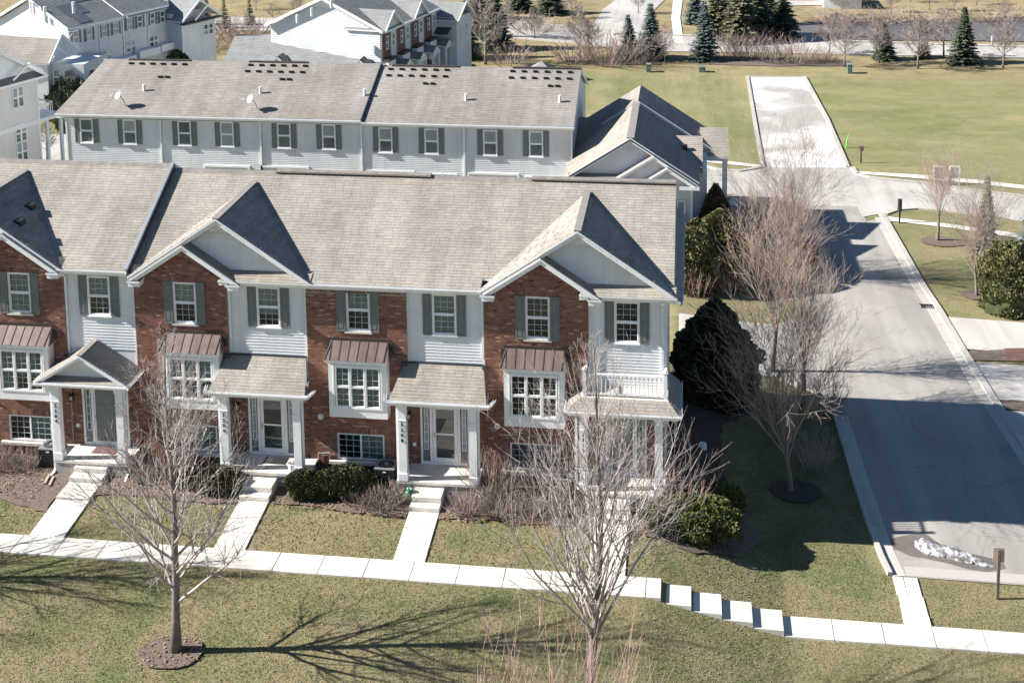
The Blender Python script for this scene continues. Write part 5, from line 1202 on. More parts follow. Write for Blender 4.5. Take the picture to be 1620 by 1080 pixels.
window(EW, FW, wc+2.55, -.55, 1.0, 2.3, .065, far=True, cols=0, pale=True); mb = MB().frame(FW); mb.box(wc+wh-.5, wc+wh-.36, 0, .04, -1.2, wez-.04); mb.build('corner_board', MT['white'], EW)
# right hand porch roof, post and railing, and a small dormer on the dark slope
roof_plane(EW, [(13.35, 30.6, 3.42), (15.2, 30.6, 2.6), (15.2, 33.0, 3.5), (13.35, 33.0, 4.25)][0:4] and [(12.6, 30.2, 2.75), (14.75, 30.2, 2.75), (14.75, 32.4, 3.95), (12.6, 32.4, 3.95)], exp=.16, tw=.4, mt='shingle', name='porch_roof')
mb = MB(); mb.face([(14.75, 30.2, 2.7), (14.75, 32.4, 3.9), (14.75, 32.4, 2.2), (14.75, 30.2, 2.2)]); mb.build('roof_cheek', MT['white'], EW)
roof_plane(EW, [(14.6, 33.6, 2.35), (16.35, 33.6, 2.35), (16.35, 36.6, 3.35), (14.6, 36.6, 3.35)], exp=.16, tw=.4, mt='shingle', name='porch_roof')
mb = MB(); mb.box(14.6, 16.3, 33.7, 36.8, 2.05, 2.3); mb.box(15.95, 16.25, 33.7, 34.0, -1.9, 2.05); mb.build('porch_frame', MT['white'], EW)
mb = MB(); mb.box(14.5, 16.3, 30.6, 36.8, -3.2, -1.9); mb.build('porch_base', MT['conc_wall'], EW)
mb = MB(); mb.beam((14.5, 30.6, -.95), (16.3, 30.6, -.95), .06, .08); mb.beam((14.5, 30.6, -1.75), (16.3, 30.6, -1.75), .06, .08); rl = mb.build('railing', MT['white'], EW)
for k in range(13): mb = MB(); mb.box(14.55+k*.14, 14.59+k*.14, 30.58, 30.62, -1.75, -.95); mb.build('baluster', MT['white'], rl)
mb = MB(); mb.box(13.6, 13.85, 31.2, 31.45, 3.3, 3.72); mb.build('roof_vent', MT['dark'], EW)

# --- generic distant block
def slope_roof(parent, F, u0, u1, n0, z0, n1, z1, mt, th=.1, exp=.2, tw=.5, name='roof'):
    q = [F(u0, n0, z0), F(u1, n0, z0), F(u1, n1, z1), F(u0, n1, z1)]
    return roof_plane(parent, q, th=th, exp=exp, tw=tw, mt=mt, name=name, far=True)
# left house: gable end wall with a pent, pairs of windows and a small balcony
def dir_ang(a, b): return math.atan2(b[1]-a[1], b[0]-a[0])
def onz(px, py, z): d = ray(px, py); t = (z-CAM_POS[2])/d[2]; p = CAM_POS+t*d; return float(p[0]), float(p[1])
zE = 5.0; c1 = onz(58, 119, zE); c0 = onz(0, 134.5, zE); ang = dir_ang(c0, c1)
LH = thing('corner_house', (c1[0], c1[1], -3), 'cream house cut by the left edge with stacked paired windows and a white gable', 'house')
FL = frameF((c1[0], c1[1], 0), ang)      # u runs back along the wall (negative = towards the frame edge)
mb = MB().frame(FL); mb.box(-9, 0, -8, 0, -3.2, zE-.1); lw = mb.build('wall', MT['beige'], LH)
mb = MB().frame(FL); mb.box(-9, .08, 0, .05, 1.55, 1.85); mb.box(-.12, .03, -.02, .04, -3, zE-.1); mb.box(-3.0, -2.95, 0, .02, -3, zE-.1); mb.build('trim_board', MT['white'], LH)
roof_plane(LH, [FL(-9, .45, zE), FL(.45, .45, zE), FL(.1, -.1, zE+.42), FL(-9, -.1, zE+.42)], th=.08, mt='shingle2', name='pent_roof', far=True)
mb = MB().frame(FL); mb.box(-9, .5, .45, .5, zE-.2, zE); mb.build('fascia', MT['white'], LH)
gutter(LH, FL(-9, .5, zE), FL(.5, .5, zE), Vector(FL(0, 1, 0))-Vector(FL(0, 0, 0)))
mb = MB().frame(FL); mb.face([(-7.4, .0, zE+.35), (-.1, .0, zE+.35), (-3.75, 0, zE+2.45)]); mb.build('pediment', MT['white'], LH)
for sx, ue in ((1, .35), (-1, -7.85)):
    q = [FL(ue, .5, zE+.1), FL(ue, -8, zE+.1), FL(-3.75, -8, zE+2.55), FL(-3.75, .5, zE+2.55)]; roof_plane(LH, q, mt='shingle2', name='gable_roof', far=True, exp=.2, tw=.5)
    mb = MB(); mb.beam(FL(ue, .52, zE+.02), FL(-3.75, .52, zE+2.47), .05, .2); mb.build('rake_board', MT['white'], LH)
mb = MB(); mb.beam(FL(-1.15, .6, zE+1.12), FL(-2.6, .6, zE+.22), .05, .14); mb.beam(FL(-1.15, .6, zE+1.12), FL(.1, .6, zE+.32), .05, .14); mb.build('rake_board', MT['white'], LH)
def wall_u(px, py):   # point of this wall seen at a pixel
    d = ray(px, py); nx, ny = FL(0, 1, 0)[0]-FL(0, 0, 0)[0], FL(0, 1, 0)[1]-FL(0, 0, 0)[1]
    t = ((c1[0]-CAM_POS[0])*nx+(c1[1]-CAM_POS[1])*ny)/(d[0]*nx+d[1]*ny); p = CAM_POS+t*d
    return (p[0]-c1[0])*math.cos(ang)+(p[1]-c1[1])*math.sin(ang), p[2]
for a, b_ in (((18, 138), (38, 168)), ((23, 197), (43, 222)), ((25, 225), (45, 254))):
    u0, zt_ = wall_u(*a); u1, zb_ = wall_u(*b_)
    zt_ = wall_u(a[0], a[1])[1]
    for k in range(2): uc = u0+(u1-u0)*(.25+.5*k); window(LH, FL, uc, zb_, (u1-u0)*.5, (zt_-zb_)*.95, .03, far=True, cols=2, rows=2, pale=True, sill=False)
mb = MB().frame(FL); mb.box(.0, 2.4, -2.2, -.2, 1.5, 1.75); mb.box(2.2, 2.4, -.5, -.3, -3, 1.5); mb.box(.9, 1.1, -.5, -.3, -3, 1.5); mb.build('balcony', MT['white'], LH)
mb = MB(); mb.beam(FL(0, -.25, 2.75), FL(1.5, -.25, 2.75), .06, .08); mb.beam(FL(1.5, -.25, 2.75), FL(1.5, -2.2, 2.75), .06, .08); rl = mb.build('railing', MT['white'], LH)
for k in range(9): p = Vector(FL(.1+k*.17, -.25, 1.75)); mb = MB(); mb.beam(p, p+Vector((0, 0, 1)), .04, .04, up=(0, 1, 0)); mb.build('baluster', MT['white'], rl)

# far left row
zE = 4.2
a0 = onz(108, 44, zE); a1 = onz(262, 10, zE); ang = dir_ang(a0, a1)
FR_ = thing('townhouse_row', (a0[0], a0[1], -3), 'pale sided row at the upper left with eight shuttered windows and patched slate grey roof', 'townhouses')
FA = frameF((a0[0], a0[1], 0), ang); Lr = math.hypot(a1[0]-a0[0], a1[1]-a0[1])
def pw(F, org, ang, px, py):
    d = ray(px, py); nx, ny = math.sin(ang), -math.cos(ang); t = ((org[0]-CAM_POS[0])*nx+(org[1]-CAM_POS[1])*ny)/(d[0]*nx+d[1]*ny); p = CAM_POS+t*d
    return (p[0]-org[0])*math.cos(ang)+(p[1]-org[1])*math.sin(ang), p[2]
Wd = 9.0; rise = 2.35
mb = MB().frame(FA); mb.box(0, Lr, -Wd, 0, -3.2, zE-.1); mb.face([(0, 0, zE-.1), (0, -Wd, zE-.1), (0, -Wd/2, zE+rise-.2)]); mb.face([(Lr, 0, zE-.1), (Lr, -Wd, zE-.1), (Lr, -Wd/2, zE+rise-.2)]); wl = mb.build('sided_wall', MT['vinyl_far'], FR_)
fg = lambda u, n, z: FA(-n, -u, z)      # frame of the gable end: u across, n outwards (towards the camera)
siding(wl, lambda u, n, z: FA(-n, -u, z), 0.1, Wd-.1, 2.0, zE+rise-.3, .01, exp=.17, mt='vinyl_far', lip=.03, top=lambda z: ((0.1, Wd-.1) if z < zE-.1 else (Wd/2-(zE+rise-.25-z)/(rise/(Wd/2)), Wd/2+(zE+rise-.25-z)/(rise/(Wd/2)))))
siding(wl, FA, .1, Lr-.1, -1.5, zE-.15, .01, exp=.17, mt='vinyl_far', lip=.02)
us_ = pw(FA, a0, ang, 190, 26)[0]
slope_roof(FR_, FA, -.35, us_, .35, zE, -Wd/2, zE+rise, 'shingle3'); slope_roof(FR_, FA, us_, Lr+.1, .35, zE+.18, -Wd/2, zE+rise+.18, 'shingle3')
slope_roof(FR_, FA, -.35, Lr, -Wd-.35, zE, -Wd/2, zE+rise, 'shingle3')
rp = lambda u, t: Vector(FA(u, .35-t*(Wd/2+.35), zE+rise*t+.05))
for (ua, ub, ta, tb2, m_) in ((1.0, 3.4, .30, .62, 'shingle_new'), (3.0, 6.8, .62, .97, 'shingle_new'), (1.2, 2.6, .05, .30, 'shingle_new')):
    mb = MB(); mb.face([rp(ua, ta), rp(ub, ta), rp(ub, tb2), rp(ua, tb2)]); mb.build('roof_patch', MT[m_], FR_)
for s_ in (0, 1):
    mb = MB(); mb.beam(FA(-.37, .35-s_*(Wd+.7), zE-.08), FA(-.37, -Wd/2, zE+rise-.05), .05, .22); mb.build('rake_board', MT['white'], FR_)
mb = MB().frame(FA); mb.box(-.3, us_, .35, .38, zE-.2, zE-.02); mb.box(us_, Lr, .35, .38, zE-.02, zE+.16); mb.box(-.3, Lr, 0, .35, zE-.2, zE-.17); mb.build('fascia', MT['white'], FR_)
for px_, py_ in ((120, 69), (141, 65), (164.5, 59), (183, 55), (204.5, 48), (221, 44), (241, 39), (256.5, 36)):
    u, z = pw(FA, a0, ang, px_, py_); window(FR_, FA, u, z-.0, .62, 1.12, .06, far=True, cols=0, sill=False)
    z0_ = z
    far_shutters(FR_, FA, u, z0_, z0_+1.12, .03, w=.24, hw=.31)
for px_, py_ in ((168, 76), (207, 62), (244, 54)):
    u, z = pw(FA, a0, ang, px_, py_+20)
    for k in (-.32, .32): window(FR_, FA, u+k, z, .6, 1.05, .06, far=True, cols=0, sill=False)
for px_, py_ in ((141, 102), (184, 94), (223, 80), (257, 70)):
    u, z = pw(FA, a0, ang, px_, py_); mb = MB().frame(FA); mb.box(u-.75, u+.75, 0, .05, z, z+1.25); o = mb.build('balcony_recess', MT['beige'], FR_)
    mb = MB().frame(FA); mb.box(u-1.0, u+1.6, .04, .9, z-.5, z+.15); mb.build('balcony_wall', MT['white'], FR_)
for f_ in (.29, .53, .79): mb = MB().frame(FA); mb.box(Lr*f_-.05, Lr*f_+.05, .02, .1, -1, zE-.2); mb.build('downspout', MT['white'], FR_)
# far end cross wing with its roof slope towards us
mb = MB().frame(FA); mb.box(Lr, Lr+4.5, -6, 1.9, -3.2, 2.6); mb.box(Lr, Lr+4.5, -6, .6, 2.6, 3.4); mb.build('wing_wall', MT['vinyl_far'], FR_)
roof_plane(FR_, [FA(Lr-.2, -6, 2.9), FA(Lr-.2, 2.2, 2.9), FA(Lr+2.2, 2.2, 4.6), FA(Lr+2.2, -6, 4.6)], mt='shingle3', name='wing_roof', far=True, exp=.2, tw=.5)
roof_plane(FR_, [FA(Lr+4.8, -6, 2.9), FA(Lr+4.8, 2.2, 2.9), FA(Lr+2.2, 2.2, 4.6), FA(Lr+2.2, -6, 4.6)], mt='shingle3', name='wing_roof', far=True, exp=.2, tw=.5)
for a, b_ in (((-.25, 2.25, 2.85), (2.2, 2.25, 4.6)), ((4.85, 2.25, 2.85), (2.2, 2.25, 4.6)), ((1.2, 2.5, 2.85), (2.9, 2.5, 4.0))):
    mb = MB(); mb.beam(FA(Lr+a[0], a[1], a[2]), FA(Lr+b_[0], b_[1], b_[2]), .06, .2); mb.build('rake_board', MT['white'], FR_)
mb = MB().frame(FA); mb.box(Lr-.2, Lr+4.9, 1.9, 2.5, 2.55, 2.7); mb.build('pent_roof', MT['flash'], FR_)
for u in (Lr+3.2, Lr+3.9): window(FR_, FA, u, 1.0, .6, 1.1, 1.93, far=True, cols=0, sill=False)
# low beige roofed unit in front of its gable
ua0 = pw(FA, a0, ang, 20, 100)[0]
zq = 1.9; q0 = onz(-60, 100, zq); q1 = onz(78, 101, zq); q2 = onz(98, 55, 3.9); q3 = onz(-60, 52, 3.9)
roof_plane(FR_, [(q0[0], q0[1], zq), (q1[0], q1[1], zq), (q2[0], q2[1], 3.9), (q3[0], q3[1], 3.9)], mt='shingle2', name='lower_roof', far=True, exp=.2, tw=.5)
mb = MB(); mb.box(q0[0], q1[0]-.3, q1[1]+.2, q1[1]+5, -3.2, zq-.1); mb.box(q1[0]-.6, q1[0]+2.6, q1[1]+.9, q1[1]+5.5, -3.2, zq-.2); mb.build('lower_wall', MT['vinyl_far'], FR_)
gq = Vector((q2[0], q2[1], 3.9)); ge = onz(130, 83, zq)
mb = MB(); mb.face([Vector((q1[0]+.1, q1[1]+.3, zq)), Vector((ge[0], ge[1], zq)), gq]); mb.build('pediment', MT['vinyl_far'], FR_)
mb = MB(); mb.beam(gq, (ge[0], ge[1], zq), .08, .2); mb.beam(gq, (q1[0], q1[1], zq), .08, .2); mb.beam(gq.lerp(Vector((q1[0], q1[1], zq)), .42), (q1[0]+(ge[0]-q1[0])*.62, q1[1]+(ge[1]-q1[1])*.62, zq), .08, .16); mb.beam(gq.lerp(Vector((q1[0], q1[1], zq)), .66), (q1[0]+(ge[0]-q1[0])*.38, q1[1]+(ge[1]-q1[1])*.38, zq), .08, .16); mb.build('rake_board', MT['white'], FR_)
Fx = frameF((q1[0]-.6, q1[1]+.9, 0), 0)
for k in range(2): window(FR_, Fx, .75+k*.95, -.1, .62, 1.3, .03, far=True, cols=2, rows=2, sill=False)
d_ = thing('satellite_dish', (*a0, zE), 'grey dish on the corner of the upper left row', 'satellite dish'); c = Vector(FA(-.1, .7, zE-.35))
mb = MB(); mb.lathe([(.04, 0), (.32, .06), (.42, .14)], c, 14); mb.build('reflector', MT['steel'], d_); mb = MB(); mb.tube([c, Vector(FA(0, .05, zE-.9))], .05, 5); mb.build('mast', MT['steel'], d_)
for px_, py_ in ((49, 8), (53.5, 9), (71, 16), (116, 8)):
    p = onz(px_, py_+3, zE+rise*.7); mb = MB(); mb.tube([(p[0], p[1], zE+rise*.45), (p[0], p[1], zE+rise*.7+.45)], .12, 8); mb.build('vent_pipe', MT['white'], FR_)

# middle row, brick front with a rank of porches
zE = 4.2
b0 = onz(603, 49, zE); b1 = onz(690, 12, zE); ang = dir_ang(b0, b1)
MR = thing('townhouse_row', (b0[0], b0[1], -3), 'brick fronted row at top centre with a rank of small dark porch roofs', 'townhouses')
FM = frameF((b0[0], b0[1], 0), ang); Lm = math.hypot(b1[0]-b0[0], b1[1]-b0[1]); Wm = 10.6; rise = 2.6
mb = MB().frame(FM); mb.box(0, Lm, -Wm, 0, -3.2, zE-.1); mb.face([(0, 0, zE-.1), (0, -Wm, zE-.1), (0, -Wm/2, zE+rise-.2)]); wl = mb.build('sided_wall', MT['vinyl_far'], MR)
siding(wl, lambda u, n, z: FM(-n, -u, z), 0.1, Wm-.1, 1.5, zE+rise-.3, .01, exp=.18, mt='vinyl_far', lip=.03, top=lambda z: ((0.1, Wm-.1) if z < zE-.1 else (Wm/2-(zE+rise-.25-z)/(rise/(Wm/2)), Wm/2+(zE+rise-.25-z)/(rise/(Wm/2)))))
mb = MB().frame(lambda u, n, z: FM(-n, -u, z)); 
for s_, a, b_ in ((0, 0, .6), (1, Wm-.6, Wm)): pass
mb.face([(Wm/2-1.3, .05, zE+rise-.85), (Wm/2+1.3, .05, zE+rise-.85), (Wm/2, .05, zE+rise-.2)]); mb.build('pediment_panel', MT['white'], MR)
slope_roof(MR, FM, -.4, Lm, .4, zE, -Wm/2, zE+rise, 'shingle3'); slope_roof(MR, FM, -.4, Lm, -Wm-.4, zE, -Wm/2, zE+rise, 'shingle3')
for s_ in (0, 1): mb = MB(); mb.beam(FM(-.42, .4-s_*(Wm+.8), zE-.08), FM(-.42, -Wm/2, zE+rise-.05), .05, .26); mb.build('rake_board', MT['white'], MR)
mb = MB().frame(FM); mb.box(-.2, Lm, .38, .5, zE-.18, zE); mb.build('gutter', MT['white'], MR)
nu = 4; uw_ = Lm/nu
for k in range(nu):
    ua = k*uw_; mb = MB().frame(FM); mb.box(ua+.05, ua+uw_*.58, 0, .08, -3.2, zE-.15); w_ = mb.build('brick_wall', MT['mortar'], MR)
    mb = MB().frame(FM); z = -1.0
    while z < zE-.25:
        u = ua+.05+(0 if int(z*10) % 2 else .1)
        while u < ua+uw_*.58-.3: mb.face([(u, .095, z), (u+.27, .095, z), (u+.27, .095, z+.09), (u, .095, z+.09)], random.gauss(.9, .18)); u += .29
        z += .105
    mb.build('bricks', MT['brick'], w_, kind='stuff')
    for uu in (ua+uw_*.30, ua+uw_*.80): window(MR, FM, uu, zE-1.75, .5, 1.15, .1 if uu < ua+uw_*.58 else .03, far=True, cols=0, sill=False)
    far_shutters(MR, FM, ua+uw_*.30, zE-1.75, zE-.6, .1, w=.2, hw=.26)
    mb = MB().frame(FM); mb.box(ua+.12, ua+uw_*.55, .08, .55, -.1, 1.55); o = mb.build('box_bay', MT['white'], MR)
    mb = MB().frame(FM); mb.box(ua+.05, ua+uw_*.6, .08, .65, 1.55, 1.75); mb.build('bay_roof', MT['seam'], MR)
    if k % 2 == 1 or True:
        # porch with a shallow dark roof
        pc = ua+uw_*.80; n1 = 1.5; zz = .9
        roof_plane(MR, [FM(pc-.75, n1, zz), FM(pc-.75, 0, zz), FM(pc, 0, zz+.5), FM(pc, n1, zz+.5)], mt='shingle2', name='porch_roof', far=True, exp=.2, tw=.5)
        roof_plane(MR, [FM(pc+.75, n1, zz), FM(pc+.75, 0, zz), FM(pc, 0, zz+.5), FM(pc, n1, zz+.5)], mt='shingle2', name='porch_roof', far=True, exp=.2, tw=.5)
        mb = MB().frame(FM); mb.box(pc-.75, pc+.75, n1-.2, n1, zz-.25, zz-.02); mb.face([(pc-.7, n1-.02, zz), (pc+.7, n1-.02, zz), (pc, n1-.02, zz+.48)])
        mb.build('porch_beam', MT['white'], MR)
        for d_ in (-.62, .62): mb = MB().frame(FM); mb.box(pc+d_-.08, pc+d_+.08, n1-.2, n1-.02, -3.0, zz-.25); mb.build('porch_post', MT['white'], MR)
# cross gable over the brick, pale slope towards us
def cross(F, parent, ug, h, n1, z0, zt, mt='shingle3'):
    for s_ in (-1, 1): roof_plane(parent, [F(ug+s_*h, n1, z0), F(ug+s_*h, -3.4, z0), F(ug, -3.4, zt), F(ug, n1, zt)], mt=mt, name='gable_roof', far=True, exp=.2, tw=.5)
    mb = MB().frame(F); mb.face([(ug-h+.1, n1-.3, z0), (ug+h-.1, n1-.3, z0), (ug, n1-.3, zt-.1)]); mb.build('pediment', MT['vinyl_far'], parent)
    for s_ in (-1, 1): mb = MB(); mb.beam(F(ug+s_*h, n1, z0-.05), F(ug, n1, zt-.05), .06, .2); mb.build('rake_board', MT['white'], parent)
cross(FM, MR, 1.55, 1.75, .55, zE+.02, zE+1.5); cross(FM, MR, Lm*.62, 1.5, .55, zE+.02, zE+1.4)
mb = MB().frame(FM); mb.box(Lm, Lm+3.5, -5, 2.0, -3.2, 3.3); mb.build('wing_wall', MT['vinyl_far'], MR)
roof_plane(MR, [FM(Lm-.2, -5, 3.1), FM(Lm-.2, 2.3, 3.1), FM(Lm+1.7, 2.3, 4.5), FM(Lm+1.7, -5, 4.5)], mt='shingle3', name='wing_roof', far=True, exp=.2, tw=.5)
roof_plane(MR, [FM(Lm+3.7, -5, 3.1), FM(Lm+3.7, 2.3, 3.1), FM(Lm+1.7, 2.3, 4.5), FM(Lm+1.7, -5, 4.5)], mt='shingle3', name='wing_roof', far=True, exp=.2, tw=.5)
for s_ in (-1, 1): mb = MB(); mb.beam(FM(Lm+1.75+s_*2.0, 2.32, 3.05), FM(Lm+1.75, 2.32, 4.5), .06, .2); mb.build('rake_board', MT['white'], MR)
window(MR, FM, Lm+1.2, 1.2, .5, 1.2, 2.02, far=True, cols=0, sill=False); window(MR, FM, Lm+2.4, 1.2, .5, 1.2, 2.02, far=True, cols=0, sill=False)
mb = MB().frame(FM); mb.face([(Lm, 1.5, 2.4), (Lm, .1, 2.4), (Lm-1.0, .1, 1.9), (Lm-1.0, 1.5, 1.9)]); mb.build('pent_roof', MT['flash'], MR)
# low wing with a hipped pale roof in front of the middle row
zq = 1.1; r0 = onz(372, 56, 3.0); r1 = onz(611, 59, 3.0); e0 = onz(349, 106, .9); e1 = onz(598, 113, .9)
roof_plane(MR, [(e0[0], e0[1], .9), (e1[0], e1[1], .9), (r1[0], r1[1], 3.0), (r0[0], r0[1], 3.0)], mt='shingle3', name='lower_roof', far=True, exp=.2, tw=.5)
mb = MB(); mb.box(e0[0]+.4, e1[0]-.3, e0[1]+.5, r0[1]+2, -3.2, .8); mb.face([(e1[0], e1[1]+.2, .8), (e1[0]+.6, r1[1]+4, .8), (r1[0]+.15, r1[1], 2.95)]); mb.build('lower_wall', MT['vinyl_far'], MR)
mb = MB(); mb.beam((r0[0], r0[1], 3.02), (r1[0], r1[1], 3.02), .2, .06); mb.build('ridge_cap', MT['seam'], MR)
mb = MB(); mb.beam((e1[0]+.02, e1[1], .9), (r1[0]+.02, r1[1], 3.0), .22, .06); mb.build('rake_board', MT['flash'], MR)
for (px_, pz_, hh, dk) in ((443, 87, .95, 0), (572, 92, .95, 1)):
    p = onz(px_, pz_, 2.0)
    for s_ in (-1, 1): roof_plane(MR, [(p[0]+s_*1.0, p[1]-.9, 1.15), (p[0]+s_*1.0, p[1]+.6, 1.15), (p[0], p[1]+.9, 2.0), (p[0], p[1]-.9, 2.0)], mt='shingle2', name='dormer_roof', far=True, exp=.2, tw=.5)
    mb = MB(); mb.face([(p[0]-.95, p[1]-.8, 1.1), (p[0]+.95, p[1]-.8, 1.1), (p[0], p[1]-.8, 1.9)]); mb.build('pediment', MT['beige'], MR)
    for s_ in (-1, 1): mb = MB(); mb.beam((p[0]+s_*1.02, p[1]-.93, 1.12), (p[0], p[1]-.93, 1.98), .05, .14); mb.build('rake_board', MT['white'], MR)
for px_, py_, z_ in ((493, 13, 6.2), (470, 24, 5.6), (453, 58, 3.0), (524, 0, 7)):
    p = onz(px_, py_, z_); mb = MB(); mb.tube([(p[0], p[1], z_-.7), (p[0], p[1], z_)], .12, 8); mb.build('vent_pipe', MT['white'], MR)
# hidden neighbour whose roof tip shows over the ridge at the right
p = onz(857, 97, 3.6); DH = thing('garden_shelter', (p[0], p[1]+1.5, -3), 'small grey hipped roof tip just above the ridge of the row behind', 'shelter')
mb = MB(); a = Vector((p[0], p[1], 3.6))
for q in (((-2.2, -2.2), (2.2, -2.2)), ((2.2, -2.2), (2.2, 2.2)), ((2.2, 2.2), (-2.2, 2.2)), ((-2.2, 2.2), (-2.2, -2.2))): mb.face([(p[0]+q[0][0], p[1]+q[0][1], 2.1), (p[0]+q[1][0], p[1]+q[1][1], 2.1), a])
mb.build('roof', MT['shingle3'], DH); 
for sx in (-1, 1):
    for sy in (-1, 1): mb = MB(); mb.box(p[0]+sx*2-.1, p[0]+sx*2+.1, p[1]+sy*2-.1, p[1]+sy*2+.1, -3, 2.1); mb.build('post', MT['white'], DH)
# ------------------------------------------------------------------ bare trees
def skeleton(seed, height, tr, fork, spread, levels=3, nmain=16, sub=7, upright=0.8, rmin=0.006, leader=True, lenf=0.55, density=1.0, start_ang=None, droop=0.0, nseg0=9, low=1.0):
    "list of (points, radii, level) for a leafless crown; trunk first"
    rnd = random.Random(seed); out = []
    P = [Vector((0, 0, 0))]; d = Vector((rnd.uniform(-.03, .03), rnd.uniform(-.03, .03), 1)).normalized(); n = nseg0
    H_ = height*(0.97 if leader else fork*1.15/height if False else 0.97)
    top = H_ if leader else min(H_, fork*1.6+0.4)
    for i in range(n):
        d = (d+Vector((rnd.uniform(-.06, .06), rnd.uniform(-.06, .06), 0))).normalized(); P.append(P[-1]+d*(top/n))
    Rr = [tr*(1-0.93*(i/n)**(0.9 if leader else 2)) + rmin for i in range(n+1)]; Rr[0] *= 1.35
    out.append((P, Rr, 0))
    def at(P, t):
        f = t*(len(P)-1); i = min(int(f), len(P)-2); return P[i].lerp(P[i+1], f-i), (P[i+1]-P[i]).normalized()
    def grow(p, d, L_, r, lev, up):
        n = 5 if lev < 3 else 3; Q = [p]; RR = [r]; c = d.copy()
        for i in range(n):
            c = (c+Vector((rnd.gauss(0, .10), rnd.gauss(0, .10), rnd.gauss(0, .07)+up*.16-droop*.1))).normalized()
            Q.append(Q[-1]+c*(L_/n)); RR.append(max(rmin*.7, r*(1-.80*(i+1)/n)))
        out.append((Q, RR, lev))
        if lev >= levels: return
        k = max(2, int(sub*density*(1.0 if lev == 1 else .8)*(0.7+0.6*min(1.6, L_/1.5))))
        for j in range(k):
            t = rnd.uniform(.18, .98) if lev < 2 else rnd.uniform(.1, .98); q, dd = at(Q, t)
            a = dd.cross(Vector((rnd.uniform(-1, 1), rnd.uniform(-1, 1), rnd.uniform(-1, 1)))).normalized(); th = R(rnd.uniform(22, 52))
            nd = (dd*math.cos(th)+a*math.sin(th)).normalized(); nl = L_*rnd.uniform(.28, .52)*(1.15-.5*t)
            grow(q, nd, nl, max(rmin, RR[0]*(1-.75*t)*.55), lev+1, up)
    for k in range(nmain):
        t0 = fork/top; t = t0+(0.97-t0)*((k+rnd.random())/nmain)**(low if leader else 0.6)
        p, dd = at(P, min(t, .98)); az = k*2.399+rnd.uniform(-.4, .4)
        hrel = (p.z-fork)/(height-fork)
        th = start_ang(hrel) if start_ang else R(62-34*hrel)*spread
        nd = Vector((math.cos(az)*math.sin(th), math.sin(az)*math.sin(th), math.cos(th)))
        L_ = (height-p.z)*lenf*rnd.uniform(.8, 1.15)+.25*height*(1-hrel)*.35+.3
        r0 = max(rmin*2, tr*(1-.9*t)*.52)
        grow(p, nd, L_, r0, 1, upright)
    return out
def tree_mesh(sk, rs=1.0, sides=(8, 5, 3, 3, 3)):
    tr = MB(); cr = MB()
    for P, Rr, lev in sk: (tr if lev == 0 else cr).tube(P, [r*(rs if lev else min(1, rs*1.2)) for r in Rr], sides[min(lev, 4)], cap=(lev == 0))
    return tr, cr
def build_tree(sk, loc, label, cat, name='bare_tree', bark='bark', twig='twig', group=None, rs=1.0, rz=0, s=1.0, sides=(8, 5, 3, 3, 3)):
    t = thing(name, (0, 0, 0), label, cat, group); WPOS[t.name] = Vector((0, 0, 0)); a, b = tree_mesh(sk, rs, sides)
    a.build('trunk', MT[bark], t, local=True, smooth=True); b.build('crown', MT[twig], t, local=True, smooth=True)
    t.location = Vector(loc)-Vector((0, 0, .05)); t.rotation_euler = (0, 0, rz); t.scale = (s, s, s); return t
def put_copy(src, loc, rz, s, label, group=None, sz=None):
    c = copy_tree(src); c.location = Vector(loc)-Vector((0, 0, .05)); c.rotation_euler = (0, 0, rz); c.scale = (s, s, sz or s); c['label'] = label
    if group: c['group'] = group
    elif 'group' in c.keys(): del c['group']
    return c

# --- the two young lawn trees in front and their off-frame neighbours
vase = lambda h: R(50-26*h)
skA = skeleton(11, 10.4, .15, 1.6, 1.0, nmain=44, sub=7, upright=.5, rmin=.0065, lenf=.41, start_ang=vase)
A1 = build_tree(skA, (tb[0], tb[1], tb[2]), 'slim leafless lawn tree in a mulch ring, in front of porches 3204 and 3206', 'tree', rs=.8)
skB = skeleton(23, 11.6, .155, 1.7, 1.0, nmain=48, sub=6, upright=.5, rmin=.0065, lenf=.50, start_ang=lambda h: R(44-27*h)*random.uniform(.4, 1.0), low=1.7)
A2 = build_tree(skB, (11.25, -10.55, float(H(11.25, -10.55))), 'bushier leafless lawn tree in front of the corner porch, at the bottom of the photo', 'tree', rs=.68)
put_copy(A1, (-14.6, -8.3, float(H(-14.6, -8.3))), 1.7, 1.0, 'leafless lawn tree beyond the left edge whose shadow crosses the grass')
put_copy(A2, (27.6, -8.2, float(H(27.6, -8.2))), 2.4, .95, 'leafless tree at the lower right edge, its twigs hanging over the road end')
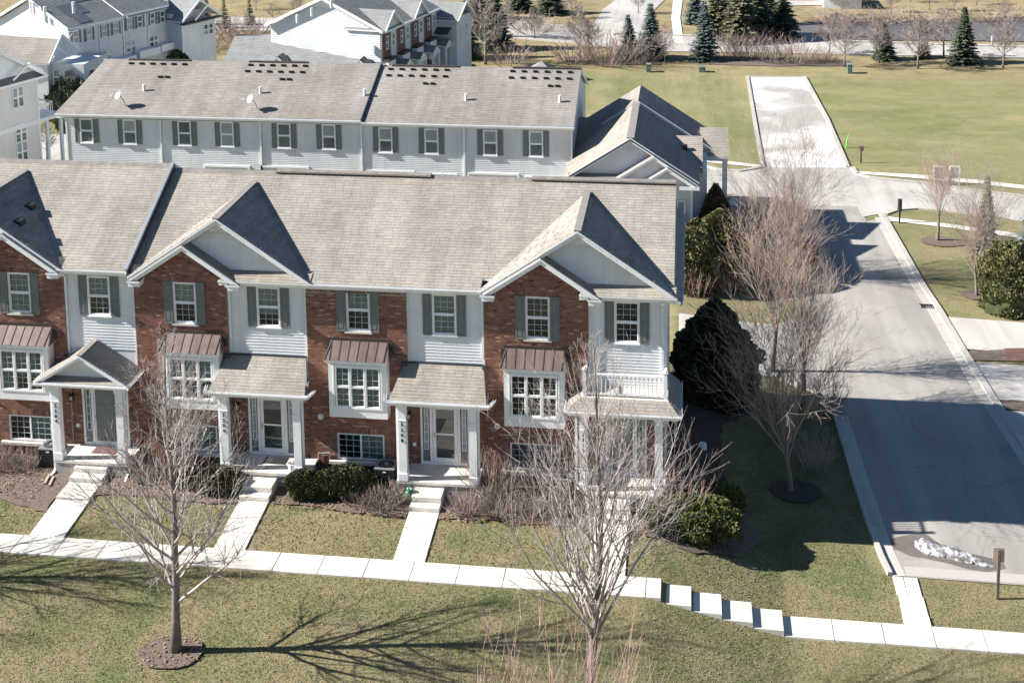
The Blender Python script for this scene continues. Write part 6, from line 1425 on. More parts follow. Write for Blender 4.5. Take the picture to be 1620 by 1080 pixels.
# red twigged shrub stems at the bottom edge
def stems(seed, loc, n, h, spread, label, cat='shrub', twig='twig_red', group=None, name='bare_shrub', r=.011, fork=3, base=.25, lean=.30):
    rnd = random.Random(seed); t = thing(name, loc, label, cat, group); mb = MB(); L0 = Vector(loc)
    for k in range(n):
        a = rnd.uniform(0, 6.283); q = rnd.random()**.6; b = L0+Vector((math.cos(a)*base*q*spread, math.sin(a)*base*q*spread, 0))
        d = Vector((math.cos(a)*lean*q*1.3, math.sin(a)*lean*q*1.3, 1)).normalized(); P = [b]; hh = h*rnd.uniform(.65, 1.05); c = d
        for i in range(4): c = (c+Vector((rnd.gauss(0, .07), rnd.gauss(0, .07), .08))).normalized(); P.append(P[-1]+c*hh/4)
        mb.tube(P, [r, r*.85, r*.7, r*.5, r*.35], 3, cap=False)
        for j in range(fork):
            i = rnd.randint(1, 3); p = P[i].lerp(P[i+1], rnd.random()); az = rnd.uniform(0, 6.283); e = (c+Vector((math.cos(az), math.sin(az), .2))*.5).normalized(); l = hh*rnd.uniform(.18, .4)
            mb.tube([p, p+e*l*.5, p+(e+Vector((0, 0, .25)))*l], [r*.6, r*.45, r*.25], 3, cap=False)
    mb.build('stems', MT[twig], t); return t
q = (9.9, -13.9); stems(5, (q[0], q[1], float(H(*q))), 64, 3.4, 3.6, 'tall thin red tipped shrub rising from the bottom edge left of the lawn tree', r=.0105, base=.45, fork=6, lean=.2)
q = (11.9, -13.6); stems(6, (q[0], q[1], float(H(*q))), 46, 3.5, 2.4, 'tall red tipped shrub at the bottom edge crossing the lawn tree\'s trunk', r=.0105, base=.4, fork=7, lean=.22)

# --- trees by the road on the right
oval = lambda h: R(46-28*h)
skC = skeleton(31, 8.4, .15, 1.1, 1.0, nmain=24, sub=7, upright=.6, rmin=.009, lenf=.72, start_ang=lambda h: R(random.uniform(8, 44)), levels=3, leader=False)
skD = skeleton(37, 8.8, .17, 1.7, 1.0, nmain=20, sub=7, upright=.65, rmin=.009, lenf=.70, start_ang=lambda h: R(random.uniform(5, 34)), leader=False)
qa = G(1250, 776); T1 = build_tree(skC, qa, 'leafless tree in a dark mulch ring inside the building\'s shadow beside the road', 'tree', twig='twig_brown', rs=.68)
qb = G(1221, 588); T2 = build_tree(skD, qb, 'leafless tree with a forked trunk in the grass between dark evergreen and road', 'tree', twig='twig_orange', rs=.72)
put_copy(T2, (19.0, 10.2, float(H(19.0, 10.2))), 2.0, .80, 'many branched leafless tree crowding the road edge right of the forked one', sz=.78)
q = G(1235, 440); put_copy(T1, (q[0]+.4, q[1], q[2]), 1.1, .95, 'tallest leafless tree by the road, its crown reaching the pale court', sz=1.10)
q = G(1262, 452); put_copy(T2, (q[0]-.3, q[1]+1.5, q[2]), 4.1, .62, 'leafless tree behind the alley mouth with dense upright twigs')
q = G(1205, 430); put_copy(T1, (q[0], q[1]+.3, q[2]), 3.3, .60, 'smaller leafless tree behind the shrubs right of the tall arborvitae')
q = G(1545, 468); put_copy(T1, q, .4, .78, 'wide leafless tree in the grass strip beside the big round evergreen', sz=.92)
q = G(1483, 381); put_copy(T2, q, 5.1, .70, 'smaller leafless tree in a mulch patch near the corner sidewalk')
# twiggy shrubs along the alley and the right bed
for k, (px, py, n, h, sp, tw, lb) in enumerate(((1105, 466, 70, 1.7, 3.2, 'twig_red', 'red twigged shrub at the foot of the tall arborvitae, next to the roof edge'),
        (1150, 462, 70, 1.8, 3.4, 'twig_red', 'red twigged shrub at the foot of the tall arborvitae, further right'),
        (1195, 400, 90, 2.6, 4.0, 'twig_brown', 'broad purple brown leafless shrub right of the tall arborvitae'),
        (1275, 440, 60, 2.2, 3.2, 'twig_mauve', 'reddish leafless shrub beside the road under the tall trees'),
        (1180, 380, 80, 2.4, 3.0, 'twig_brown', 'grey brown leafless shrub behind the tall arborvitae'),
        (1238, 640, 60, 1.6, 2.6, 'twig_brown', 'low leafless shrub at the edge of the building\'s shadow'),
        (1310, 655, 60, 1.7, 2.4, 'twig_brown', 'sparse leafless shrub on the road verge at the shadow\'s top'),
        (1290, 740, 40, 1.4, 2.2, 'twig_brown', 'sparse leafless shrub in shadow on the verge beside the kerb'))):
    stems(50+k, G(px, py), n, h, sp, lb, twig=tw, r=.012, base=.22, fork=4, lean=.45)
q = (13.75, -1.1); stems(70, (q[0], q[1], float(H(*q))), 60, 2.0, 2.2, 'red twigged shrub against the corner post of the porch 3210', twig='twig_red', r=.010, base=.3, fork=4, lean=.6)

# ------------------------------------------------------------------ evergreens made of many small sprays
def foliage(fn, n, size, mt, parent, name='foliage', up=.3, seed=1, tri=False, tv=.22):
    "fn(rnd) -> (point, outward direction); small leaf-spray faces"
    rnd = random.Random(seed); mb = MB()
    for _ in range(n):
        p, o = fn(rnd); s_ = size*rnd.uniform(.6, 1.4)
        d = (o+Vector((rnd.gauss(0, .45), rnd.gauss(0, .45), rnd.gauss(up, .35)))).normalized()
        a = d.cross(Vector((rnd.uniform(-1, 1), rnd.uniform(-1, 1), rnd.uniform(-1, 1)))); 
        if a.length < .05: continue
        a.normalize(); t = max(.45, rnd.gauss(1, tv)); w = s_*.42
        i = len(mb.v); m_ = p+d*s_*.55
        for v in (p-a*w*.3, m_-a*w, p+d*s_, m_+a*w): mb.v.append((v.x, v.y, v.z))
        mb.f.append([i, i+1, i+2, i+3]); mb.t.append(t)
    return mb.build(name, MT[mt], parent)
import mathutils.noise as mn
def blob_fn(c, rx, ry, h, seed, lump=.16, cone=0.0, flat=.35, f=1.6):
    c = Vector(c)
    def fn(rnd):
        az = rnd.uniform(0, 6.2832); z = rnd.random()**(1.0+.3*cone)
        prof = math.sqrt(max(0, 1-(2*z*(1-flat*.3)-(1-flat*.3))**2)) if not cone else (1-z**(3.1-1.5*cone))**.9*(0.78+.22*min(1, z*5))
        if not cone: prof = (1-abs(2*z-.85)**2.6/1.55) if z > .42 else .93-.12*(1-z/.42)
        prof = max(prof, .04); k = 1+lump*2*(mn.noise(Vector((math.cos(az)*f+seed, math.sin(az)*f, z*h*f*.8))))
        r = prof*k*(1-.35*rnd.random()**2.5)
        o = Vector((math.cos(az), math.sin(az), .35+.9*max(0, z-.5))).normalized()
        if not cone and rnd.random() < .45: 
            q = math.sqrt(rnd.random()); zz = 1-(q**2.6)*.38; kk = 1+lump*mn.noise(Vector((math.cos(az)*q*f*2+seed, math.sin(az)*q*f*2, 3.1)))
            return c+Vector((math.cos(az)*rx*q*.93, math.sin(az)*ry*q*.93, h*zz*kk-.06*rnd.random())), Vector((math.cos(az)*q*.4, math.sin(az)*q*.4, 1)).normalized()
        return c+Vector((math.cos(az)*rx*r, math.sin(az)*ry*r, z*h)), o
    return fn
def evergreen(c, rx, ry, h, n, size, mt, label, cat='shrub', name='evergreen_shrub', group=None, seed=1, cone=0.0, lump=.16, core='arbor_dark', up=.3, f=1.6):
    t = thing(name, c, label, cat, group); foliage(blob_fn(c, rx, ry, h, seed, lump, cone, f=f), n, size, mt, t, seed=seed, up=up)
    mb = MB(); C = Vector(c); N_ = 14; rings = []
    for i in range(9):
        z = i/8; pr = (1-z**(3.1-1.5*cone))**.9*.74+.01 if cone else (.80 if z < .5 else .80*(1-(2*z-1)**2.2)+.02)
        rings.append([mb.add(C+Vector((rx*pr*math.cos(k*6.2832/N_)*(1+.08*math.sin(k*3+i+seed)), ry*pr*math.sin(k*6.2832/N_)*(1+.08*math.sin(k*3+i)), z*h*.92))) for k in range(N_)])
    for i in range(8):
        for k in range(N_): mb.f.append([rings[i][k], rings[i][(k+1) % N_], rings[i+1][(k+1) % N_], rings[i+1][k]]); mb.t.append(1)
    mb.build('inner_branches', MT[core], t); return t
gz = lambda x, y: (x, y, float(H(x, y)))
# clipped yews and junipers by the walls
evergreen(gz(0.25, -1.72), .78, .62, .92, 9500, .075, 'yew', 'left clipped yew of the pair right of the 3206 steps', seed=3, group=None)
evergreen(gz(1.75, -1.42), .98, .70, 1.02, 12000, .075, 'yew', 'right clipped yew of the pair, reaching towards the 3208 air conditioner', seed=4)
evergreen(gz(.95, -1.62), .62, .55, .86, 5500, .075, 'yew', 'low clipped yew joining the pair right of the 3206 steps', seed=14)
evergreen(gz(-3.0, -1.75), .95, .62, .86, 9500, .075, 'yew', 'clipped yew left of the 3206 steps, partly behind the lawn tree', seed=5)
evergreen(gz(-4.3, -1.5), .60, .50, .80, 5000, .075, 'yew', 'smaller clipped yew left of the other one beside 3206', seed=6)
evergreen(gz(9.75, -1.75), .62, .50, .92, 6000, .075, 'yew', 'clipped yew left of the corner porch steps behind the lawn tree', seed=7)
evergreen(gz(14.25, -1.75), 1.62, 1.12, 1.18, 30000, .09, 'juniper', 'large bright green rounded juniper right of the corner porch', seed=8, lump=.22, f=2.3)
evergreen(gz(14.9, -.45), 1.25, .6, 1.25, 10000, .09, 'juniper', 'second mound of bright green juniper just behind the large one', seed=9, lump=.22)
# tall evergreens
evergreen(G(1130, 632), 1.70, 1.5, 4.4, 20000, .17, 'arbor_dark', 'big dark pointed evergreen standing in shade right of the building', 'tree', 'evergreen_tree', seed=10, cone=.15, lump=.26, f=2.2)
q = G(1112, 462); evergreen((q[0]-.6, q[1]+.3, q[2]), 1.75, 1.4, 3.5, 18000, .14, 'arbor', 'rounded green arborvitae tucked against the roof edge, nearest of its row', 'tree', 'arborvitae', seed=11, cone=0, lump=.2)
evergreen((q[0]+.9, q[1]+1.0, q[2]), 1.85, 1.4, 4.3, 20000, .14, 'arbor', 'tall green arborvitae to the right of the rounded one by the roof edge', 'tree', 'arborvitae', seed=12, cone=.1, lump=.2)
evergreen((q[0]+.75, q[1]+5.6, q[2]), 1.4, 1.2, 4.3, 13000, .14, 'arbor', 'pointed arborvitae furthest back, half dark, beside the end porch', 'tree', 'arborvitae', seed=13, cone=1.0, lump=.12)
q = G(1592, 497); evergreen((q[0]+.3, q[1]+.5, q[2]), 1.75, 1.5, 3.5, 20000, .13, 'arbor', 'large round olive evergreen at the right edge beside the driveway', 'tree', 'evergreen_tree', seed=15, lump=.16)
q = G(1618, 372); 
# brown deciduous shrubs and leaf litter by the wall
for k, (x, y, h, sp, n, lb) in enumerate(((3.15, -2.05, .62, 2.6, 150, 'low brown leafless shrub left of the green garden frog'), (2.35, -1.95, .55, 2.2, 110, 'low grey brown leafless shrub right of the clipped yews'),
        (3.75, -1.6, .60, 1.6, 80, 'small leafless shrub at the foot of the left 3208 post'),
        (6.2, -1.95, .62, 2.4, 130, 'low brown leafless shrub right of the 3208 steps'), (7.35, -1.9, .75, 2.6, 140, 'reddish leafless shrub midway between 3208 and the corner porch'), (8.5, -1.95, .6, 2.2, 110, 'low leafless shrub under the dark basement window by the corner porch'),
        (6.95, -.75, 1.5, 1.9, 130, 'tall red brown leafless shrub against the brick right of porch 3208'),
        (-12.2, -1.05, .75, 2.6, 130, 'dry brown shrub at the left edge under the basement window'), (-11.0, -1.0, .62, 2.2, 110, 'dry red brown shrub left of the 3204 air conditioner'),
        (-6.1, -1.2, .8, 2.0, 90, 'dry leafless shrub right of the gabled porch 3204'), (-5.0, -.9, .7, 1.8, 80, 'thin leafless shrub under the basement window beside 3206'))):
    stems(100+k, gz(x, y), n, h, sp, lb, twig='twig_mauve' if k % 2 else 'twig_brown', r=.009, base=.20, fork=5, lean=1.0)
# fallen leaves on beds and lawn: too many to count
rnd = random.Random(99); mb = MB()
def leaf(x, y, s_, zoff=.065):
    z = float(H(x, y))+zoff+rnd.uniform(0, .02); a = rnd.uniform(0, 6.28); c, s1 = math.cos(a)*s_, math.sin(a)*s_; t = rnd.uniform(.5, 1.5); i = len(mb.v)
    tz = rnd.uniform(-.5, .5)*s_
    mb.v += [(x-c, y-s1, z+tz), (x+s1*.6, y-c*.6, z+.012), (x+c, y+s1, z-tz+.01), (x-s1*.6, y+c*.6, z+.02)]; mb.f.append([i, i+1, i+2, i+3]); mb.t.append(t)
BEDS = [[(-15, -.2), (-9.6, -.2), (-9.6, -3.3), (-15, -1.5)], [(-6.6, -.2), (-3.2, -.2), (-2.1, -2.6), (-7.3, -2.5)], [(-.6, -.5), (3.5, -.2), (4.2, -2.8), (-.8, -2.5)], [(6.6, -.2), (9.9, -.2), (10.7, -2.8), (5.4, -2.7)], [(12.1, -1), (16.2, -.5), (15.6, -2.6), (12.1, -2.9)]]
BEDS += [ring(tb[0]-.12, tb[1]-.1, 1.0, .78)]
for P in BEDS:
    x0 = min(p[0] for p in P); x1 = max(p[0] for p in P); y0 = min(p[1] for p in P); y1 = max(p[1] for p in P)
    for _ in range(int((x1-x0)*(y1-y0)*70)):
        x, y = rnd.uniform(x0, x1), rnd.uniform(y0, y1)
        if pip(x, y, P): leaf(x, y, rnd.uniform(.03, .065))
for _ in range(900):
    k = rnd.random(); x = rnd.uniform(-13, 13); y = rnd.uniform(-4.8, -2.5) if k < .75 else rnd.uniform(-14, -6)
    leaf(x, y, rnd.uniform(.025, .05), .03)
MT['leaf'] = mat('dead_leaves', (0.30, 0.20, 0.13), 0.9, (0.20, 0.11, 0.07), 3.0, tint=1)
mb.build('fallen_leaves', MT['leaf'], None, kind='stuff')
# grass blades on the near lawns: too many to count
def grass_blades(n, regions, name, hgt=.026):
    rs = np.random.RandomState(5); xs_, ys_ = [], []
    for (x0, x1, y0, y1, w) in regions:
        k = int(n*w); xs_.append(rs.uniform(x0, x1, k)); ys_.append(rs.uniform(y0, y1, k))
    x = np.concatenate(xs_); y = np.concatenate(ys_); ok = np.ones(len(x), bool)
    for P in PAVED: ok &= ~pip(x, y, P)
    ok &= ~((x < 13.4) & (y > -1.3)); x, y = x[ok], y[ok]; z = H(x, y); m = len(x)
    a = rs.uniform(0, 6.283, m); h = hgt*rs.uniform(.4, 1.4, m); w = .020*rs.uniform(.6, 1.4, m); lx, ly = rs.normal(0, .045, m), rs.normal(0, .045, m)
    V = np.stack([np.stack([x-w*np.cos(a), y-w*np.sin(a), z-.005], -1), np.stack([x+w*np.cos(a), y+w*np.sin(a), z-.005], -1), np.stack([x+lx, y+ly, z+h], -1)], 1).reshape(-1, 3)
    me = bpy.data.meshes.new(name); me.vertices.add(3*m); me.vertices.foreach_set('co', V.astype(np.float32).ravel()); me.loops.add(3*m); me.loops.foreach_set('vertex_index', np.arange(3*m, dtype=np.int32))
    me.polygons.add(m); me.polygons.foreach_set('loop_start', np.arange(m, dtype=np.int32)*3); me.polygons.foreach_set('loop_total', np.full(m, 3, np.int32)); me.polygons.foreach_set('use_smooth', np.zeros(m, bool))
    at = me.attributes.new('tint', 'FLOAT', 'FACE'); at.data.foreach_set('value', rs.uniform(.5, 1.5, m).astype(np.float32)); me.update(calc_edges=True); me.materials.append(MT['grass'])
    o = bpy.data.objects.new(name, me); COL.objects.link(o); o['kind'] = 'stuff'
grass_blades(330000, [(-14, 30, -16.5, -2.2, .84), (13.4, 20.2, -2.2, 12, .16)], 'grass')

# ------------------------------------------------------------------ conifers and far trees
def conifer(seed, h, rb, mt, loc, label, group=None, size=.34, gap=.30, name='spruce_tree', droop=.25, dens=1.0, cat='tree'):
    rnd = random.Random(seed); t = thing(name, (0, 0, 0), label, cat, group); WPOS[t.name] = Vector((0, 0, 0)); mb = MB(); tr = MB()
    tr.tube([(0, 0, 0), (0, 0, h*.5), (0, 0, h*.98)], [h*.018, h*.012, .02], 6)
    z = h*.05
    while z < h:
        f = 1-z/h; L_ = rb*(f**.82)*rnd.uniform(.85, 1.1); nb = max(5, int((8+9*f)*dens)); a0 = rnd.uniform(0, 6.28)
        for k in range(nb):
            a = a0+k*6.283/nb+rnd.uniform(-.25, .25); l = L_*rnd.uniform(.7, 1.12); dz = -droop*l+.12*l
            d = Vector((math.cos(a), math.sin(a), -droop*.6)).normalized(); s_ = Vector((-math.sin(a), math.cos(a), 0)); p = Vector((0, 0, z+rnd.uniform(-.1, .1)))
            n = max(3, int(l/size*3.0)); tt = rnd.uniform(.75, 1.2)
            for j in range(n):
                u = (j+.6)/n; q = p+d*l*u+Vector((0, 0, .10*l*u*u)); w = size*(.85+.5*(1-u))*(.65+.35*f)
                for sg in (-1, 1):
                    e = (d*.75+s_*sg*rnd.uniform(.5, 1.0)+Vector((0, 0, rnd.uniform(-.35, .15)))).normalized()*w*1.2; b = Vector((0, 0, 1)).cross(e).normalized()*w*.32
                    i = len(mb.v)
                    for v in (q, q+e*.5+b, q+e, q+e*.5-b-Vector((0, 0, w*.15))): mb.v.append((v.x, v.y, v.z))
                    mb.f.append([i, i+1, i+2, i+3]); mb.t.append(tt*rnd.uniform(.7, 1.3))
        z += gap*(.55+.6*f)
    tr.build('trunk', MT['bark'], t, local=True); mb.build('foliage', MT[mt], t, local=True); t.location = Vector(loc)-Vector((0, 0, .05)); return t
def far(px, py): return G(px, py, -3.0)
def pxh(loc, px): # metres for a height in photo pixels at this place
    return px*float(np.dot(np.array(loc)-CAM_POS, CF))/FOC/0.97
S = {}
S['blue'] = conifer(201, 6.0, 1.75, 'spruce', far(1113, 95), 'blue spruce standing alone left of the row of bare shrubs by the field', size=.36)
S['fir'] = conifer(202, 6.0, 1.9, 'fir', far(1523, 100), 'broad dark spruce at the right between road and field, with leafless trees on both sides', size=.36, dens=1.15)
S['pine'] = conifer(203, 6.0, 2.1, 'pine', far(1170, 66), 'olive pine in the cluster left of the pond', size=.42, dens=.9)
S['thin'] = conifer(204, 6.0, 1.5, 'pine', far(355, 45), 'thin olive pine behind the upper left row, leftmost of its pair', size=.34, dens=.7, gap=.42)
for k_, hpx in (('blue', 92), ('fir', 88), ('pine', 110), ('thin', 48)):
    o = S[k_]; s_ = pxh(o.location, hpx)/6.0; o.scale = (s_, s_, s_)
def cf(kind, px, py, hpx, lb, rz=0, wide=1.0, g=None):
    p = far(px, py); s_ = pxh(p, hpx)/6.0; o = put_copy(S[kind], p, rz, s_, lb, g); o.scale = (s_*wide*1.15, s_*wide*1.15, s_)
cf('blue', 993, 92, 68, 'spruce by the road corner, left one of the close pair', 1)
cf('blue', 1028, 93, 86, 'spruce by the road corner, right one of the close pair', 2, 1.05)
cf('fir', 1238, 62, 85, 'dark blue spruce at the left end of the pond', 3, .95)
cf('pine', 1130, 60, 90, 'olive pine at the left end of the cluster by the footpath', .5, .8)
cf('fir', 1195, 58, 95, 'dark pine in the middle of the cluster left of the pond', 1.5)
cf('blue', 1098, 38, 70, 'pale spruce beside the footpath behind the cluster', 2.2, .9)
cf('pine', 1150, 40, 80, 'olive pine at the back of the cluster left of the pond', 4.2)
cf('fir', 1215, 40, 70, 'dark spruce furthest back in the cluster left of the pond', 5.2)
cf('fir', 1398, 94, 56, 'stocky spruce behind a leafless tree between road and field', 2, 1.05)
cf('pine', 1460, 92, 46, 'small ragged spruce behind a leafless tree, left of the broad dark spruce', 3, .8)
cf('fir', 782, 78, 110, 'dark conifer behind a tangle of bare branches right of the middle row', 1, .8)
cf('fir', 870, 22, 60, 'near black conifer at the top edge right of the middle row', 2, 1.3)
cf('fir', 760, 30, 60, 'near black conifer at the top edge close to the middle row', 3, 1.5)
cf('fir', 820, 18, 50, 'near black conifer at the top edge between two others', 4, 1.5)
cf('pine', 735, 92, 90, 'ragged olive conifer just right of the middle row\'s end', 1.7, .8)
cf('pine', 752, 60, 60, 'ragged olive conifer behind the middle row\'s end', 2.7, .9)
cf('thin', 395, 40, 42, 'thin olive pine right of its partner behind the upper left row', 1)
cf('thin', 326, 40, 50, 'thin pine touching the end of the upper left row', 2)
cf('thin', 1545, 250, 1, 'x') if False else None
q = G(1556, 420); s_ = 4.6/6; o = put_copy(S['pine'], (q[0]+.3, q[1]+1.2, q[2]), 1, s_, 'narrow dark topped spruce tangled with the wide leafless tree on the right'); o.scale = (s_*.6, s_*.6, s_*1.1)
q = G(1622, 395); o = put_copy(S['blue'], (q[0]+.4, q[1], q[2]), 1, .62, 'blue spruce cut by the right edge above the large round evergreen')

skF = skeleton(301, 7.0, .11, 1.3, 1.0, nmain=30, sub=8, upright=.45, rmin=.017, lenf=.46, start_ang=lambda h: R(58-30*h), levels=3, nseg0=6)
F1 = build_tree(skF, far(918, 93), 'leafless tree on the field edge right of the middle row, with an even rounded crown', 'tree', twig='twig_far', sides=(5, 3, 3, 3, 3))
F1.scale = [pxh(F1.location, 85)/7.0]*3
skG = skeleton(302, 7.0, .12, 1.6, 1.0, nmain=24, sub=8, upright=.25, rmin=.018, lenf=.5, start_ang=lambda h: R(62-28*h), levels=3, nseg0=6)
F2 = build_tree(skG, far(768, 102), 'large leafless tree with pale limbs right of the middle row\'s end', 'tree', twig='twig_far', sides=(5, 3, 3, 3, 3)); F2.scale = [pxh(F2.location, 112)/7.0]*3
skH0 = 0
skH = skeleton(303, 3.0, .05, .25, 1.0, nmain=18, sub=6, upright=.3, rmin=.016, lenf=.62, start_ang=lambda h: R(62-18*h), levels=3, nseg0=5)
F3 = stems(303, (0, 0, 0), 64, 2.2, 4.2, 'wide mauve thicket of bare stems on the field edge, left of the close spruce pair', twig='twig_mauve', r=.017, base=.24, fork=5, lean=.8); F3.location = far(960, 100); F3.scale = (2.1, 2.1, 1.5)
def bt(src, hh, px, py, hpx, lb, rz, wide=1.0): 
    p = far(px, py); s_ = pxh(p, hpx)/hh; o = put_copy(src, p, rz, s_, lb); o.scale = (s_*wide, s_*wide, s_)
bt(F1, 7, 846, 62, 50, 'leafless tree behind the far road, right of the dark conifers', 1)
bt(F1, 7, 932, 88, 60, 'leafless tree in the thicket beside the traffic island', 2)
bt(F2, 7, 1052, 100, 64, 'leafless tree leaning beside the close spruce pair', 3, .8)
bt(F1, 7, 1312, 86, 68, 'leafless tree in front of the left part of the pond', 4, 1.05)
bt(F1, 7, 1336, 106, 82, 'leafless tree beside the tall green utility box', 5, 1.05)
bt(F1, 7, 1391, 100, 76, 'leafless tree in front of the stocky spruce', 1.5)
bt(F1, 7, 1452, 109, 88, 'leafless tree between the stocky and the broad spruce', 2.5, 1.05)
bt(F2, 7, 1493, 92, 78, 'pale leafless tree directly left of the broad dark spruce', 3.5)
bt(F1, 7, 1587, 108, 84, 'leafless tree right of the broad dark spruce', 4.5)
bt(F2, 7, 715, 96, 60, 'pale leafless tree close to the middle row\'s end', 5.5, .8)
bt(F2, 7, 800, 60, 60, 'leafless tree in front of the dark conifers at the top', .9)
bt(F1, 7, 1130, 26, 40, 'x', 1) if False else None
for k, (px, py, hpx, lb) in enumerate(((560, 26, 42, 'behind the middle row\'s ridge, left end'), (600, 18, 36, 'behind the middle row\'s ridge, right end'), (470, 26, 36, 'left of the middle row\'s gable peak'), (432, 34, 30, 'between the two upper rows, nearer the middle row'), (405, 16, 40, 'between the two upper rows at the top edge'),
        (1330, 24, 34, 'beyond the pond, leftmost of the group there'), (1410, 20, 40, 'beyond the pond, second of the group there'), (1470, 16, 34, 'beyond the pond above the pale leafless tree'), (1510, 18, 40, 'beyond the pond above the broad spruce'), (1590, 30, 34, 'beyond the pond at the right edge'), (1365, 14, 34, 'near the white house corner beyond the pond'), (1545, 8, 40, 'at the top edge above the broad dark spruce'), (1440, 4, 34, 'at the top edge above the pond, middle'), (905, 30, 44, 'beside the road that leaves the far road'), (1010, 22, 40, 'on the island of grass between side road and footpath'), (650, 6, 34, 'at the top edge over the middle row'), (520, 10, 34, 'just behind the middle row\'s peak'))):
    bt((F1, F2)[k % 2], 7, px, py, hpx, 'leafless tree '+lb, k*1.3)
for k, (px, py, w_, h_, lb) in enumerate(((905, 98, 1.6, 1.2, 'mauve thicket directly right of the lone field tree'), (1010, 100, 1.7, 1.3, 'mauve thicket touching the close spruce pair'), (1160, 92, 1.2, 1.2, 'bare rounded shrub first in the row right of the lone blue spruce'),
        (1190, 94, 1.2, 1.35, 'bare rounded shrub second in the row right of the lone blue spruce'), (1225, 97, 1.25, 1.3, 'bare rounded shrub third in the row right of the lone blue spruce'), (1258, 99, 1.3, 1.35, 'bare rounded shrub fourth in the row right of the lone blue spruce'),
        (1290, 98, .8, .7, 'bare low shrub fifth in the row right of the lone blue spruce'), (1308, 98, .8, .6, 'bare low shrub at the right end of the row'), (1200, 66, 1.5, 1.0, 'mauve bush across the far road under the pine cluster'), (1160, 72, 1.2, .8, 'mauve bush across the far road left of the pine cluster'),
        (1380, 36, 2.4, .9, 'mauve bush on the far bank of the pond, left'), (1440, 36, 2.4, .8, 'mauve bush on the far bank of the pond, middle'), (1560, 34, 2.6, .9, 'mauve bush on the far bank of the pond, right'), (1320, 38, 2.0, .8, 'mauve bush at the pond\'s far left corner'),
        (805, 100, 1.6, 1.1, 'grey thicket left of the lone field tree'), (360, 58, 2.4, 1.3, 'mauve thicket between the upper rows'), (400, 62, 2.2, 1.2, 'mauve thicket left of the middle row\'s gable'), (840, 50, 2.0, 1.0, 'grey round thicket across the far road'), (330, 80, 1.6, 1.1, 'bare shrub between the rows at the dark evergreen'))):
    o = put_copy(F3, far(px, py), k*1.1, w_, lb); o.scale = (w_, w_, h_*.8)
# dark evergreens between the rows
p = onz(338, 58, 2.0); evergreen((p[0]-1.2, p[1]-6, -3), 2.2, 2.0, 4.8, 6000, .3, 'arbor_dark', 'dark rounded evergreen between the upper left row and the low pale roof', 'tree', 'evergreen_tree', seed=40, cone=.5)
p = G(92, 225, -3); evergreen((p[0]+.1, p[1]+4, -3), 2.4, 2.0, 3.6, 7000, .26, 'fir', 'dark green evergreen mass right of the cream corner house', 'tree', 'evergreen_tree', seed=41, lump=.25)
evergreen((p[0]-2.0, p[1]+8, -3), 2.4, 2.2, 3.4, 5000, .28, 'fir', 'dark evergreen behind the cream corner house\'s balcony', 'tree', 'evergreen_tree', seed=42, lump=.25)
bt(F2, 7, 74, 256, 72, 'small leafless street tree in the gap right of the cream corner house', 1, .7)
bt(F2, 7, 112, 190, 80, 'leafless tree against the upper left row, beside its low gable', 2.2, .9)
bt(F1, 7, 138, 170, 80, 'leafless tree in front of the upper left row\'s first balcony', .2, .9)
bt(F1, 7, 272, 104, 50, 'leafless tree in front of the upper left row\'s far balconies', 1.2, 1.3)
p = far(700, 104); evergreen((p[0], p[1], -3), 2.4, 1.3, .9, 2500, .2, 'arbor_dark', 'low black green bush at the foot of the middle row\'s end', 'shrub', seed=44)

# ------------------------------------------------------------------ small things by the roads
def sign(px, py, h, w, hs, mfront, label, post='wood', cat='sign', n=1, zlow=None):
    p = G(px, py); t = thing('sign', p, label, cat); mb = MB(); mb.box(p[0]-.045, p[0]+.045, p[1]-.04, p[1]+.04, p[2]-.1, p[2]+h); mb.build('post', MT[post], t)
    mb = MB(); mb.box(p[0]-w/2, p[0]+w/2, p[1]+.045, p[1]+.065, p[2]+h-hs, p[2]+h+.04); mb.build('panel', MT[mfront], t)
    mb = MB()
    for dz in (.12, hs-.14): mb.tube([(p[0], p[1]-.045, p[2]+h-dz), (p[0], p[1]+.04, p[2]+h-dz)], .018, 6)
    mb.build('bolt', MT['steel'], t); return t
sign(1578, 947, 1.75, .36, .46, 'sign_back', 'square tan sign seen from behind on a dark post at the road\'s near end')
sign(1423, 353, 1.55, .28, .85, 'sign_grey', 'narrow grey sign on a post in the grass at the corner kerb', post='dark')
sign(1362, 258, 1.25, .38, .34, 'sign_red', 'small faded red sign on a thin post beside the pale court', post='dark')
p = G(1339, 234); mb = MB(); mb.tube([(p[0], p[1], p[2]), (p[0]+.03, p[1], p[2]+.55), (p[0]+.16, p[1], p[2]+1.1)], [.06, .06, .04], 6); tag(mb.build('marker_stake', MT['lime']), 'lime green marker stake leaning in the field beside the court', 'marker')
for k, (a, b_, lb) in enumerate(((1475, 1494, 'left of two white framed notice boards behind the leafless tree'), (1501, 1519, 'right of two white framed notice boards behind the leafless tree'))):
    p = G((a+b_)/2, 292); w = .62; t = thing('notice_board', p, lb, 'notice board', 'pair of notice boards'); mb = MB()
    for s_ in (-1, 1): mb.box(p[0]+s_*w/2-.05, p[0]+s_*w/2+.05, p[1]-.05, p[1]+.05, p[2]-.1, p[2]+1.3)
    mb.box(p[0]-w/2, p[0]+w/2, p[1]-.06, p[1]+.06, p[2]+1.22, p[2]+1.32); mb.build('frame', MT['white'], t)
    mb = MB(); mb.box(p[0]-w/2+.05, p[0]+w/2-.05, p[1]-.02, p[1]+.02, p[2]+.45, p[2]+1.22); mb.build('board', MT['glass_far_pale'], t)
